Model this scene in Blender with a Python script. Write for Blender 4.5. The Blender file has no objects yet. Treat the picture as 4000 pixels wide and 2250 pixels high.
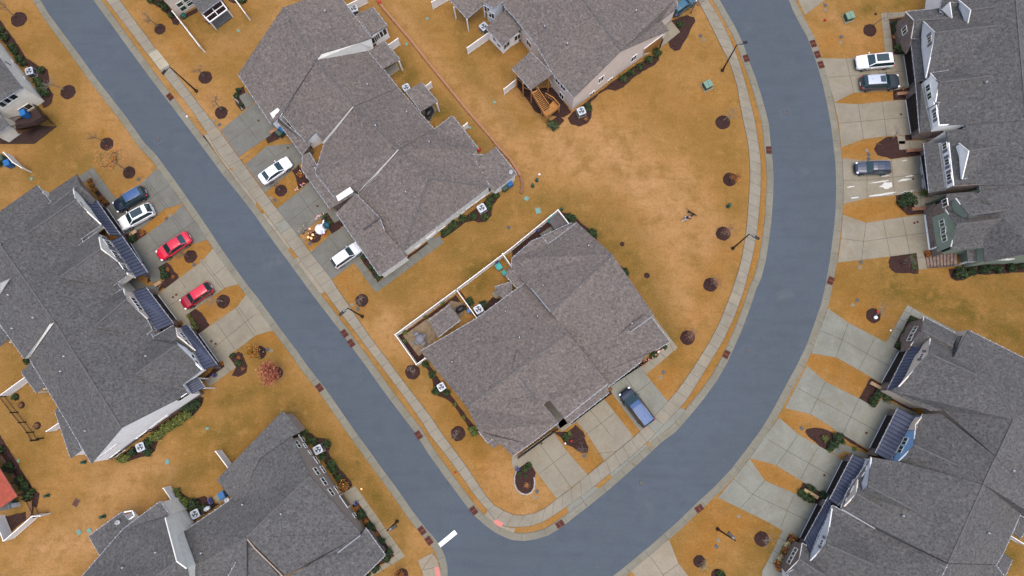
import bpy, math, random
import numpy as np
from mathutils import Vector, Matrix
R = random.Random(7)
S = bpy.context.scene
# ------------------------------------------------------------ camera
FPX, HCAM = 2700.0, 90.0            # focal length in photo pixels, flying height
NAD = (2060.0, 1540.0)              # photo pixel straight below the drone
_d = Vector((NAD[0]-2000, -(NAD[1]-1125), -FPX)).normalized()
_wz = -_d
_wx = (Vector((1, 0, 0)) - _wz*_wz.x).normalized()
_wy = _wz.cross(_wx)
RM = Matrix((_wx, _wy, _wz))
cd = bpy.data.cameras.new('camera'); cam = bpy.data.objects.new('camera', cd)
S.collection.objects.link(cam); S.camera = cam
cam.matrix_world = Matrix.Translation((0, 0, HCAM)) @ RM.to_4x4()
cd.sensor_width = 36; cd.lens = 36*FPX/4000; cd.clip_end = 6000; cd.clip_start = 1
# ------------------------------------------------------------ light: overcast sky and a wide soft sun
SUN_EL, SUN_AZ = math.radians(80), math.radians(150)
w = bpy.data.worlds.new('World'); S.world = w; w.use_nodes = True
nt = w.node_tree; bg = nt.nodes['Background']
sk = nt.nodes.new('ShaderNodeTexSky'); sk.sky_type = 'NISHITA'; sk.sun_disc = False
sk.sun_elevation = SUN_EL; sk.sun_rotation = SUN_AZ; sk.air_density = 1.0; sk.dust_density = 4.0; sk.ozone_density = 1.0
nt.links.new(sk.outputs[0], bg.inputs[0]); bg.inputs[1].default_value = 0.14
sl = bpy.data.lights.new('sun', 'SUN'); sl.energy = .75; sl.angle = math.radians(40); sl.color = (1, .94, .86)
so = bpy.data.objects.new('sun', sl); S.collection.objects.link(so)
_sd = Vector((math.sin(SUN_AZ)*math.cos(SUN_EL), math.cos(SUN_AZ)*math.cos(SUN_EL), math.sin(SUN_EL)))
so.rotation_euler = _sd.to_track_quat('Z', 'Y').to_euler()
S.view_settings.view_transform = 'Standard'; S.view_settings.look = 'None'
S.view_settings.exposure = 1.12; S.view_settings.gamma = 1
# ------------------------------------------------------------ photo pixel -> world
ROW = (0, 563, 1125, 1688)
def px(rc, x, y): return (rc % 10*1000 + x/2.575, ROW[rc//10] + y/2.575)
def ray(p):
    v = RM @ Vector(((p[0]-2000)/FPX, -(p[1]-1125)/FPX, -1)); return v
def G(p, z=0.0):
    v = ray(p); t = (z-HCAM)/v.z
    return Vector((v.x*t, v.y*t, z))
def W(rc, x, y, z=0.0): return G(px(rc, x, y), z)
def PL(*a):
    """list of pixels: tile code followed by points, codes may repeat"""
    o = []; rc = 0
    for e in a:
        if isinstance(e, int): rc = e
        else: o.append(px(rc, e[0], e[1]))
    return o
# ------------------------------------------------------------ materials
MAT = {}
KEEP = ('siding', 'trim', 'vinyl', 'paint', 'snow', 'ac_metal', 'lamp_', 'led', 'light', 'puddle', 'glass', 'stone_white')
KD = .60       # everything but the white things: real-world base colours for this exposure
def sc(c, k=KD): return tuple(v*k for v in c)
def mat(name, col, rough=.8, var=0, scale=3.0, col2=None, metal=0, emit=None, bump=0, detail=4, spec=.3):
    if name in MAT: return MAT[name]
    k_ = .92 if any(w_ in name for w_ in KEEP) and name != 'rake_trim' else KD
    col = sc(col, k_); col2 = sc(col2, k_) if col2 else None
    m = bpy.data.materials.new(name); m.use_nodes = True; t = m.node_tree; b = t.nodes['Principled BSDF']
    b.inputs['Roughness'].default_value = rough; b.inputs['Metallic'].default_value = metal
    b.inputs['Specular IOR Level'].default_value = spec
    b.inputs['Base Color'].default_value = (*col, 1)
    if var or col2:
        g = t.nodes.new('ShaderNodeNewGeometry'); n = t.nodes.new('ShaderNodeTexNoise')
        n.inputs['Scale'].default_value = scale; n.inputs['Detail'].default_value = detail
        t.links.new(g.outputs['Position'], n.inputs['Vector'])
        r = t.nodes.new('ShaderNodeValToRGB'); c2 = col2 or tuple(max(0, c*(1-var)) for c in col)
        c1 = col if col2 else tuple(c*(1+var) for c in col)
        r.color_ramp.elements[0].position = .35; r.color_ramp.elements[1].position = .65
        r.color_ramp.elements[0].color = (*c2, 1); r.color_ramp.elements[1].color = (*c1, 1)
        t.links.new(n.outputs[0], r.inputs[0]); t.links.new(r.outputs[0], b.inputs['Base Color'])
        if bump:
            bp = t.nodes.new('ShaderNodeBump'); bp.inputs['Strength'].default_value = bump; bp.inputs['Distance'].default_value = .05
            t.links.new(n.outputs[0], bp.inputs['Height']); t.links.new(bp.outputs[0], b.inputs['Normal'])
    if emit:
        b.inputs['Emission Color'].default_value = (*emit[0], 1); b.inputs['Emission Strength'].default_value = emit[1]
    MAT[name] = m; return m
def layered(name, base, layers, rough=.9, spec=.2, bump=None):
    """base colour mixed with (kind, scale, lo, hi, colour, amount) noise layers in world space"""
    m = bpy.data.materials.new(name); m.use_nodes = True; t = m.node_tree; b = t.nodes['Principled BSDF']
    b.inputs['Roughness'].default_value = rough; b.inputs['Specular IOR Level'].default_value = spec
    g = t.nodes.new('ShaderNodeNewGeometry'); cur = t.nodes.new('ShaderNodeRGB'); cur.outputs[0].default_value = (*base, 1)
    out = cur.outputs[0]
    for k, sc, lo, hi, col, amt in layers:
        if k == 'attr':
            s = t.nodes.new('ShaderNodeAttribute'); s.attribute_name = sc
            n_ = t.nodes.new('ShaderNodeTexNoise'); n_.inputs['Scale'].default_value = .45; n_.inputs['Detail'].default_value = 6; n_.inputs['Roughness'].default_value = .7; t.links.new(g.outputs['Position'], n_.inputs['Vector'])
            r_ = t.nodes.new('ShaderNodeMapRange'); r_.inputs['From Min'].default_value = .33; r_.inputs['From Max'].default_value = .67; r_.inputs['To Min'].default_value = .25; r_.inputs['To Max'].default_value = 1.45; t.links.new(n_.outputs[0], r_.inputs['Value'])
            mu = t.nodes.new('ShaderNodeMath'); mu.operation = 'MULTIPLY'; t.links.new(s.outputs['Fac'], mu.inputs[0]); t.links.new(r_.outputs[0], mu.inputs[1]); so_ = mu.outputs[0]
        else:
            mp = t.nodes.new('ShaderNodeMapping'); t.links.new(g.outputs['Position'], mp.inputs[0])
            if isinstance(sc, tuple):
                mp.inputs['Rotation'].default_value = (0, 0, sc[3]); mp.inputs['Scale'].default_value = sc[:3]; s_ = 1
            else: s_ = sc
            if k == 'vor':
                s = t.nodes.new('ShaderNodeTexVoronoi'); s.inputs['Scale'].default_value = s_
                t.links.new(mp.outputs[0], s.inputs['Vector'])
                sep = t.nodes.new('ShaderNodeSeparateColor'); t.links.new(s.outputs['Color'], sep.inputs[0]); so_ = sep.outputs[0]
            else:
                s = t.nodes.new('ShaderNodeTexNoise'); s.inputs['Scale'].default_value = s_; s.inputs['Detail'].default_value = 5
                s.inputs['Roughness'].default_value = .6
                t.links.new(mp.outputs[0], s.inputs['Vector']); so_ = s.outputs[0]
        mr = t.nodes.new('ShaderNodeMapRange'); mr.inputs['From Min'].default_value = lo; mr.inputs['From Max'].default_value = hi
        mr.inputs['To Max'].default_value = amt; t.links.new(so_, mr.inputs['Value'])
        mx = t.nodes.new('ShaderNodeMix'); mx.data_type = 'RGBA'
        t.links.new(mr.outputs[0], mx.inputs['Factor']); t.links.new(out, mx.inputs['A']); mx.inputs['B'].default_value = (*col, 1)
        out = mx.outputs['Result']
        if bump and bump[0] == k and bump[1] == sc:
            bp = t.nodes.new('ShaderNodeBump'); bp.inputs['Strength'].default_value = bump[2]; bp.inputs['Distance'].default_value = bump[3]
            t.links.new(so_, bp.inputs['Height']); t.links.new(bp.outputs[0], b.inputs['Normal'])
    t.links.new(out, b.inputs['Base Color']); MAT[name] = m; return m
layered('grass', (.238, .121, .031), [
    ('noise', .17, .50, .70, (.150, .096, 0.0262), .55),
    ('noise', .045, .40, .62, (.275, .148, .052), .8),
    ('noise', .13, .42, .66, (.172, .092, 0.0193), .85),
    ('attr', 'warm', 0, 1, (.215, .092, 0.0122), .85),
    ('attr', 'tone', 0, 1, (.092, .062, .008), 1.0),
    ('attr', 'pale', 0, 1, (.335, .185, .080), .95),
    ('noise', (.35, 1.3, 1, .9), .52, .70, (.155, .080, 0.0140), .45),
    ('noise', .42, .50, .68, (.150, .080, 0.0122), .6),
    ('noise', .75, .56, .74, (.310, .180, 0.0568), .38),
    ('noise', 2.6, .50, .74, (.125, .066, 0.0122), .5),
    ('noise', 8.0, .50, .70, (.105, .056, 0.0105), .65),
    ('noise', 6.5, .55, .72, (.36, .21, 0.0786), .55)], bump=('noise', 8.0, .8, .05))
layered('asphalt', (.062, .075, .087), [
    ('noise', .07, .4, .7, (.068, .083, .099), .8),
    ('noise', (.12, .9, 1, .95), .48, .72, (.048, .058, .070), .5),
    ('noise', .6, .48, .75, (.048, .058, .074), .5),
    ('noise', 9.0, .46, .70, (.034, .044, .062), .65),
    ('noise', 7.0, .56, .72, (.092, .112, .134), .6),
    ('noise', .25, .62, .75, (.086, .094, .102), .6)], rough=.85)
layered('asphalt_patch', (.066, .080, .098), [('noise', .8, .4, .7, (.050, .062, .078), .7), ('noise', 8.0, .5, .7, (.036, .046, .062), .6)], rough=.85)
def concrete(name, c, patchy=.6):
    d = tuple(v*.66 for v in c); l = tuple(v*1.22 for v in c)
    layered(name, c, [('noise', .22, .42, .68, d, patchy), ('noise', .55, .48, .72, (c[0]*.82, c[1]*.74, c[2]*.62), .6), ('noise', .9, .5, .75, l, .5), ('noise', 3.0, .48, .75, d, .4),
                      ('noise', 10.0, .5, .72, d, .5)], rough=.85)
concrete('concrete', (.205, .184, .138)); concrete('concrete_grey', (.128, .127, .110)); concrete('kerb_concrete', (.165, .155, .120))
concrete('concrete_cool', (.176, .178, .148)); concrete('concrete_warm', (.225, .195, .145)); concrete('sidewalk', (.205, .184, .142))
concrete('concrete_light', (.30, .275, .205), .2)
def shingle(name, c):
    k = lambda *f: tuple(v*w_ for v, w_ in zip(c, f))
    layered(name, c, [('noise', .22, .4, .7, k(.86, .88, .9), .7), ('vor', 3.4, .2, .9, k(.60, .58, .60), .6), ('noise', .12, .45, .7, k(1.15, 1.12, 1.05), .5),
        ('noise', 2.6, .50, .68, k(1.55, 1.55, 1.5), .65), ('noise', 4.2, .50, .66, k(.38, .34, .36), .75), ('noise', 7.0, .55, .72, k(1.7, 1.65, 1.6), .4)], rough=.95, bump=('noise', 4.2, .5, .04))
shingle('roof_shingle', (.084, .083, .081)); shingle('roof_shingle_brown', (.122, .106, .096)); 
layered('mulch', (.034, .0155, .0125), [('noise', 4.0, .4, .7, (.014, .0065, .0055), .8), ('noise', 12.0, .5, .75, (.095, .05, .038), .6)], bump=('noise', 4.0, .9, .1))
mat('ridge_cap', (.138, .132, .128), .95, .15, 3); mat('joint', (.085, .078, .06), .95)
mat('metal_roof', (.085, .096, .145), .5, .15, .7, metal=.15); mat('metal_seam', (.018, .022, .04), .5)
mat('gutter', (.30, .32, .36), .4, .15, 6); mat('trim', (.72, .71, .68), .6); mat('rake_trim', (.20, .19, .185), .6)
mat('white_siding', (.86, .86, .83), .7, .06, 1.5); mat('cream_siding', (.72, .69, .59), .7, .06, 1.5)
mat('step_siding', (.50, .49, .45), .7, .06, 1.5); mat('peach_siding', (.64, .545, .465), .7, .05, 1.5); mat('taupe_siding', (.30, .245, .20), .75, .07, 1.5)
mat('grey_siding', (.58, .59, .60), .7, .05, 1.5); mat('green_siding', (.22, .27, .205), .7, .05, 1.5)
mat('blue_siding', (.22, .38, .58), .7, .05, 1.5); mat('beige_siding', (.62, .52, .42), .7, .05, 1.5)
layered('stone', (.17, .128, .108), [('vor', 3.2, .2, 1, (.095, .07, .06), .7), ('noise', 5, .5, .75, (.30, .25, .21), .6)])
layered('brick', (.17, .082, .05), [('noise', 6, .45, .7, (.10, .045, .028), .7), ('noise', 1.5, .45, .7, (.22, .12, .07), .5)])
layered('terracotta', (.26, .135, .075), [('noise', 5, .45, .7, (.13, .05, .025), .6), ('noise', 1.0, .45, .7, (.26, .13, .07), .5)])
layered('pavers', (.18, .13, .08), [('vor', 4.0, .2, 1, (.10, .075, .05), .7), ('noise', 1.2, .5, .8, (.24, .19, .13), .5)])
mat('garage_dark', (.032, .022, .022), .6, .2, 2); mat('glass', (.012, .022, .024), .08, spec=.8); mat('glass_green', (.02, .055, .035), .1, spec=.7)
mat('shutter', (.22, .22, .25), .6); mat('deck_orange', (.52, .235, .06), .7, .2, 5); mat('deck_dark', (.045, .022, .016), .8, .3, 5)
mat('vinyl', (.78, .75, .70), .5, .04, 2); mat('black_metal', (.012, .012, .013), .45, .1, 4); mat('bronze', (.032, .020, .014), .45)
mat('plastic_green', (.02, .10, .07), .5); mat('box_green', (.20, .33, .24), .5, .08, 4); mat('box_green_dark', (.05, .10, .07), .5)
mat('teal', (.02, .42, .40), .4); mat('lid_aqua', (.16, .34, .29), .5, .1, 4); mat('plastic_blue', (.02, .16, .42), .4)
mat('ac_metal', (.42, .45, .50), .4, metal=.1); mat('ac_dark', (.10, .11, .12), .5); mat('ac_fan', (.22, .26, .30), .4)
mat('grate', (.13, .032, .022), .75, .3, 8); mat('grate_bar', (.045, .012, .01), .8)
mat('white_paint', (.80, .79, .76), .7, .06, 8); mat('pink_pad', (.72, .25, .20), .8, .05, 8)
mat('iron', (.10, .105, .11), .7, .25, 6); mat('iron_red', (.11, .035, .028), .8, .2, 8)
mat('leaf_green', (.070, .115, .028), .7, .5, 3); mat('leaf_dark', (.032, .058, .022), .7, .5, 3); mat('leaf_yellow', (.24, .27, .04), .7, .4, 3)
mat('leaf_olive', (.15, .17, .045), .7, .4, 3); mat('leaf_red', (.54, .16, .10), .7, .4, 3); mat('leaf_orange', (.68, .22, .035), .7, .4, 3)
mat('leaf_pink', (.62, .24, .12), .7, .3, 3); mat('leaf_brown', (.30, .12, .035), .8, .4, 3); mat('straw', (.62, .50, .26), .8, .3, 5)
mat('bark', (.20, .155, .125), .9, .3, 6); mat('bark_pale', (.36, .29, .23), .9, .2, 6); mat('flower_red', (.55, .04, .03), .6); mat('flower_yellow', (.75, .42, .05), .6)
mat('stone_white', (.34, .32, .29), .8, .3, 6); mat('skin', (.52, .29, .20), .6); mat('cloth_navy', (.020, .022, .035), .9); mat('cloth_pale', (.50, .55, .66), .9)
mat('fur_black', (.009, .008, .008), .8); mat('snow_white', (.78, .79, .83), .6, .03, 4); mat('hat_teal', (.02, .12, .15), .7); mat('scarf_red', (.55, .04, .03), .7)
mat('tyre', (.012, .012, .013), .8); mat('rim', (.42, .42, .43), .35, metal=.5); mat('car_glass', (.010, .028, .030), .06, spec=.9)
mat('lamp_red', (.50, .02, .02), .3); mat('lamp_clear', (.75, .77, .80), .15); mat('warm_light', (1, .62, .3), .4, emit=((1, .36, .14), .28))
mat('red_light', (.9, .15, .1), .4, emit=((1, .12, .08), .25)); mat('red_roof', (.40, .075, .04), .7, .15, 2); mat('wood_tan', (.48, .31, .17), .8, .2, 5)
mat('hot_tub_cover', (.105, .088, .092), .6, .12, 2); mat('led', (.75, .8, .9), .2); mat('pot_blue', (.03, .05, .22), .3); mat('vent_pipe', (.55, .56, .60), .4)
mat('puddle', (.46, .46, .43), .35, .05, 3); mat('stone_grey', (.20, .185, .18), .8, .3, 6)
# ------------------------------------------------------------ mesh helpers
def setp(o, label=None, cat=None, group=None, kind=None):
    for k, v in (('label', label), ('category', cat), ('group', group), ('kind', kind)):
        if v: o[k] = v
    return o
def empty(name, loc, rz=0, **k):
    o = bpy.data.objects.new(name, None); S.collection.objects.link(o); o.location = loc; o.rotation_euler = (0, 0, rz)
    o.empty_display_size = .3
    return setp(o, **k)
class MB:
    def __init__(s): s.v = []; s.f = []; s.m = []; s.mats = []; s.sm = []
    def mi(s, m):
        if m not in s.mats: s.mats.append(m)
        return s.mats.index(m)
    def face(s, pts, m, smooth=False):
        n = len(s.v); s.v += [tuple(p) for p in pts]; s.f.append(list(range(n, n+len(pts)))); s.m.append(s.mi(m)); s.sm.append(smooth)
    def add(s, vs, fs, m, smooth=False):
        n = len(s.v); s.v += [tuple(p) for p in vs]; k = s.mi(m)
        for f in fs: s.f.append([n+i for i in f]); s.m.append(k); s.sm.append(smooth)
    def box(s, c, d, m, rz=0, top=1.0, rx=0):
        """box centred at c in x,y with bottom at c.z; top = taper"""
        X, Y, Z = d[0]/2, d[1]/2, d[2]; cs, sn = math.cos(rz), math.sin(rz); vs = []
        for z, k in ((0, 1), (Z, top)):
            for a, b in ((-X, -Y), (X, -Y), (X, Y), (-X, Y)):
                a *= k; b *= k; vs.append((c[0]+a*cs-b*sn, c[1]+a*sn+b*cs, c[2]+z))
        s.add(vs, [(3, 2, 1, 0), (4, 5, 6, 7), (0, 1, 5, 4), (1, 2, 6, 5), (2, 3, 7, 6), (3, 0, 4, 7)], m)
    def beam(s, p, q, w, h, m):
        """rectangular bar from p to q"""
        p = Vector(p); q = Vector(q); d = (q-p); L = d.length
        if L < 1e-6: return
        d /= L; u = Vector((0, 0, 1)) if abs(d.z) < .95 else Vector((1, 0, 0))
        a = d.cross(u).normalized()*w/2; b = a.cross(d).normalized()*h/2
        vs = [p-a-b, p+a-b, p+a+b, p-a+b, q-a-b, q+a-b, q+a+b, q-a+b]
        s.add(vs, [(3, 2, 1, 0), (4, 5, 6, 7), (0, 1, 5, 4), (1, 2, 6, 5), (2, 3, 7, 6), (3, 0, 4, 7)], m)
    def tube(s, pts, rs, m, n=6, smooth=True, cap=True):
        rings = []; P = [Vector(p) for p in pts]
        for i, p in enumerate(P):
            d = (P[min(i+1, len(P)-1)]-P[max(i-1, 0)]).normalized()
            u = Vector((0, 0, 1)) if abs(d.z) < .9 else Vector((1, 0, 0))
            a = d.cross(u).normalized(); b = a.cross(d); r = rs[i] if hasattr(rs, '__len__') else rs
            rings.append([p+a*r*math.cos(2*math.pi*k/n)+b*r*math.sin(2*math.pi*k/n) for k in range(n)])
        vs = [v for g in rings for v in g]; fs = []
        for i in range(len(P)-1):
            for k in range(n):
                fs.append((i*n+k, i*n+(k+1) % n, (i+1)*n+(k+1) % n, (i+1)*n+k))
        if cap: fs.append(tuple(range(n-1, -1, -1))); fs.append(tuple((len(P)-1)*n+k for k in range(n)))
        s.add(vs, fs, m, smooth)
    def lathe(s, c, prof, m, n=16, smooth=True, sy=1.0):
        vs = []; fs = []
        for r, z in prof:
            for k in range(n):
                a = 2*math.pi*k/n; vs.append((c[0]+r*math.cos(a), c[1]+r*sy*math.sin(a), c[2]+z))
        for i in range(len(prof)-1):
            for k in range(n): fs.append((i*n+k, i*n+(k+1) % n, (i+1)*n+(k+1) % n, (i+1)*n+k))
        fs.append(tuple(range(n-1, -1, -1))); fs.append(tuple((len(prof)-1)*n+k for k in range(n)))
        s.add(vs, fs, m, smooth)
    def blob(s, c, r, m, n=10, k=7, jit=.15, rnd=R):
        vs = []; fs = []
        for i in range(k+1):
            ph = math.pi*i/k
            for j in range(n):
                a = 2*math.pi*j/n; q = 1+rnd.uniform(-jit, jit)
                vs.append((c[0]+r[0]*math.sin(ph)*math.cos(a)*q, c[1]+r[1]*math.sin(ph)*math.sin(a)*q, c[2]-r[2]*math.cos(ph)*q))
        for i in range(k):
            for j in range(n): fs.append((i*n+j, i*n+(j+1) % n, (i+1)*n+(j+1) % n, (i+1)*n+j))
        s.add(vs, fs, m, True)
    def prism(s, poly, z0, z1, m, mside=None):
        """horizontal polygon slab, poly = xy list"""
        a = sum(p[0]*q[1]-q[0]*p[1] for p, q in zip(poly, poly[1:]+poly[:1]))
        if a < 0: poly = poly[::-1]
        n = len(poly); s.face([(p[0], p[1], z1) for p in poly], m)
        for i in range(n):
            p, q = poly[i], poly[(i+1) % n]
            s.face([(p[0], p[1], z0), (q[0], q[1], z0), (q[0], q[1], z1), (p[0], p[1], z1)], mside or m)
    def build(s, name, parent=None, origin=None, **k):
        me = bpy.data.meshes.new(name)
        o0 = Vector(origin) if origin is not None else (parent.location if (parent and k.pop('world', False)) else Vector((0, 0, 0)))
        k.pop('world', None)
        me.from_pydata([(v[0]-o0[0], v[1]-o0[1], v[2]-o0[2]) for v in s.v], [], s.f)
        for m in s.mats: me.materials.append(MAT[m])
        me.polygons.foreach_set('material_index', s.m); me.polygons.foreach_set('use_smooth', s.sm); me.update()
        o = bpy.data.objects.new(name, me); S.collection.objects.link(o)
        if parent: o.parent = parent
        elif origin is not None: o.location = o0
        return setp(o, **k)
def kids(o): return [c for c in bpy.data.objects if c.parent == o]
CH = {}
def copy_tree(o, parent=None):
    c = o.copy(); S.collection.objects.link(c)
    if parent: c.parent = parent
    if o.name not in CH: CH[o.name] = kids(o)
    for k in CH[o.name]: copy_tree(k, c)
    return c
PROTO = {}
def place(key, maker, loc, rz=0, scale=1, label=None, cat=None, group=None):
    """first use builds the thing, later uses copy it with its parts"""
    if key not in PROTO: PROTO[key] = maker(); o = PROTO[key]
    else: o = copy_tree(PROTO[key])
    o.location = loc; o.rotation_euler = (0, 0, rz); o.scale = (scale,)*3 if not hasattr(scale, '__len__') else scale
    setp(o, label=label, cat=cat)
    if group: o['group'] = group
    elif 'group' in o: del o['group']
    return o
# ------------------------------------------------------------ ground
def seg_dist(P, a, b):
    ab = b-a; t = np.clip(((P-a)@ab)/max(1e-6, ab@ab), 0, 1); return np.linalg.norm(P-(a+t[:, None]*ab), axis=1)
def axis(lo, hi, st):
    a = list(np.arange(lo, hi+.01, st)); e = []; d = st; x = hi
    while x < 2500: d *= 1.6; x += d; e.append(x)
    f = []; d = st; x = lo
    while x > -2500: d *= 1.6; x -= d; f.append(x)
    return f[::-1]+a+e
xs = axis(-84, 84, .75); ys = axis(-52, 72, .75)
gx, gy = np.meshgrid(xs, ys); P2 = np.stack([gx.ravel(), gy.ravel()], 1); nx = len(xs)
def F(x, y): return (x*1.5528, y*1.5528)
def blobs(spec):
    v = np.zeros(len(P2))
    for pts, wd, st in spec:
        q = [np.array(G(F(*p))[:2]) for p in pts]
        if len(q) == 1: q = q*2
        d = np.full(len(P2), 1e9)
        for a, b in zip(q, q[1:]): d = np.minimum(d, seg_dist(P2, a, b))
        v = np.maximum(v, st*np.exp(-(d/(wd*.052))**2))
    return np.clip(v, 0, 1)
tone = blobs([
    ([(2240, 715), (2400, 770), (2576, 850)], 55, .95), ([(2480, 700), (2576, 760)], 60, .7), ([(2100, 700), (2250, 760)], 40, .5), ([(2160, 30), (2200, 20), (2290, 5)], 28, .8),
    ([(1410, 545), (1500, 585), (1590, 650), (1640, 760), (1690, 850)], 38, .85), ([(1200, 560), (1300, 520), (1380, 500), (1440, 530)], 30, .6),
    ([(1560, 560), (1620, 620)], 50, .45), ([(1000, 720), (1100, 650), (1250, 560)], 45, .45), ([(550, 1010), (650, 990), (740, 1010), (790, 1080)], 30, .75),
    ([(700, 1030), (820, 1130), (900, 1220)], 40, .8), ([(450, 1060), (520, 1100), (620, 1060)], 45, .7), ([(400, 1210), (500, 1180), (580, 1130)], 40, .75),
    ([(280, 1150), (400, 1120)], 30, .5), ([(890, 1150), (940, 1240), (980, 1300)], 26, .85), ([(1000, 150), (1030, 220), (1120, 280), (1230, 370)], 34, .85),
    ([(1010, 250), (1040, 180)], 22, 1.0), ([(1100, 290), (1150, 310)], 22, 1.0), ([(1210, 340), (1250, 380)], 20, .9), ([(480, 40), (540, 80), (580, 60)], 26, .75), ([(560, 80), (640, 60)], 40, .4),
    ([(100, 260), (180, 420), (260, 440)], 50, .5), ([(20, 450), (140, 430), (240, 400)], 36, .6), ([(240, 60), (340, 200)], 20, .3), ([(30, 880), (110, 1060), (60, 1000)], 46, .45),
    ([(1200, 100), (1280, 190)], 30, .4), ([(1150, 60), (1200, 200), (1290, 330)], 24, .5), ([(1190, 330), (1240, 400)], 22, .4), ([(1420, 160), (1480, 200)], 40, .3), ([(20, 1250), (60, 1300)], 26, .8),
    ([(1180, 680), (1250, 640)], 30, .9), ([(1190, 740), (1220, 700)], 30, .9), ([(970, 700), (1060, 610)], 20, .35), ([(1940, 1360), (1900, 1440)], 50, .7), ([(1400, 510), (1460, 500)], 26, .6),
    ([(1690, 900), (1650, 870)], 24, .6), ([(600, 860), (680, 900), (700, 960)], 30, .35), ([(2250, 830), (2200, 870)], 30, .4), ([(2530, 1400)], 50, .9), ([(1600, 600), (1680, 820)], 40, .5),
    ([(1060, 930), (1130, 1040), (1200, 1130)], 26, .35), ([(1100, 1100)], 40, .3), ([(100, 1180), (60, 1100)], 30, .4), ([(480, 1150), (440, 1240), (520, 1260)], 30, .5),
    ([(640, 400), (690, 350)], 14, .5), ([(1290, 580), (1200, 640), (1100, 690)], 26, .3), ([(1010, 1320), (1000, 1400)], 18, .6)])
pale = blobs([
    ([(1450, 330), (1600, 420), (1700, 560)], 90, .75), ([(1400, 350), (1500, 420)], 60, .7), ([(1700, 440), (1780, 600)], 60, .6), ([(100, 1400), (300, 1330)], 70, .8), ([(260, 1230), (400, 1180)], 50, .6),
    ([(300, 380), (380, 420)], 40, .5), ([(540, 120), (700, 60)], 40, .35), ([(480, 250), (560, 330)], 40, .5), ([(1200, 260), (1330, 420)], 40, .6), ([(1000, 30), (1180, 260)], 22, .5),
    ([(1250, 1200), (1330, 1280)], 40, .6), ([(950, 800), (1040, 880)], 36, .5), ([(1600, 880), (1620, 780)], 30, .4), ([(1690, 700), (1740, 800)], 50, .5), ([(2100, 40), (2160, 120)], 40, .45), ([(560, 300), (620, 400)], 30, .4)])
warm = blobs([(q_, w_, .9) for q_, w_ in (([(640, 545), (660, 530)], 22), ([(610, 395), (680, 345)], 16), ([(690, 490), (720, 460)], 22), ([(770, 615), (830, 580)], 22), ([(580, 545), (680, 500), (690, 480)], 0.1), ([(350, 575), (440, 530)], 20), ([(430, 690), (520, 620)], 26), ([(500, 800), (600, 735)], 26),
    ([(2120, 245), (2260, 235)], 18), ([(2120, 375), (2200, 370)], 20), ([(2140, 540), (2270, 520)], 24), ([(2040, 900), (2120, 930), (2180, 970)], 26), ([(1970, 1050), (2060, 1080)], 22), ([(1900, 1165), (1960, 1200), (2000, 1235)], 20), ([(1540, 1000), (1600, 1080)], 14), ([(1430, 1100), (1500, 1180)], 22),
    ([(390, 0), (560, 330)], 9), ([(800, 720), (1000, 1040), (1230, 1300)], 9), ([(1830, 60), (1915, 400), (1900, 620), (1830, 840), (1730, 1010)], 10), ([(1290, 1330), (1420, 1290)], 12), ([(1690, 930), (1650, 980)], 30), ([(1820, 620), (1760, 780), (1700, 900)], 26), ([(1850, 640)], 24), ([(1760, 1400), (1800, 1300), (1900, 1330)], 50),
    ([(600, 830), (700, 850)], 34), ([(350, 430), (250, 330)], 20), ([(2090, 680), (2200, 800)], 40), ([(2100, 100), (2200, 130)], 34), ([(860, 690), (920, 780)], 24), ([(1130, 1000), (1200, 1150), (1280, 1260)], 34), ([(1600, 560), (1560, 500)], 16))])
gm = bpy.data.meshes.new('ground'); nyy = len(ys)
gm.from_pydata([(a, b, 0) for a, b in P2], [], [(j*nx+i, j*nx+i+1, (j+1)*nx+i+1, (j+1)*nx+i) for j in range(nyy-1) for i in range(nx-1)])
for nm, v in (('tone', tone), ('pale', pale), ('warm', warm)):
    at = gm.attributes.new(nm, 'FLOAT', 'POINT'); at.data.foreach_set('value', v.astype(np.float32))
gm.materials.append(MAT['grass']); go = bpy.data.objects.new('ground', gm); S.collection.objects.link(go); setp(go, kind='structure')
# ------------------------------------------------------------ roads
DN = {'a': (W(0, 395, 0)-W(0, 950, 780)).normalized(), 'b': (W(2, 2080, 0)-W(2, 2240, 280)).normalized()}
def ext(pts, at_end, m=240):
    a, b = (pts[-2], pts[-1]) if at_end else (pts[1], pts[0])
    d = (b-a).normalized()
    if b.y > 35: d = DN['a'] if b.x < 0 else DN['b']
    return pts+[b+d*m] if at_end else [b+d*m]+pts
west = ext([G(p) for p in PL(0, (395, 0), (480, 140), (620, 330), (785, 550), (950, 780), (1110, 985), (1265, 1185), (1450, 1449), 10, (1560, 110), (1640, 215), (1840, 495),
    (2010, 740), (2240, 1085), (2420, 1340), (2500, 1448), 21, (0, 90), (120, 255), (240, 420), (410, 645), (500, 775), (610, 920), (690, 1015), (800, 1175), (990, 1449), 31, (1130, 190),
    (1280, 400), (1400, 560), (1560, 790), (1700, 975), (1780, 1060), (1845, 1150), (1890, 1250), (1915, 1350), (1918, 1460))], False)
west = west + [west[-1]+Vector((-.2, -4, 0)), west[-1]+Vector((-3, -9, 0)), west[-1]+Vector((-330, -286, 0))]
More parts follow.
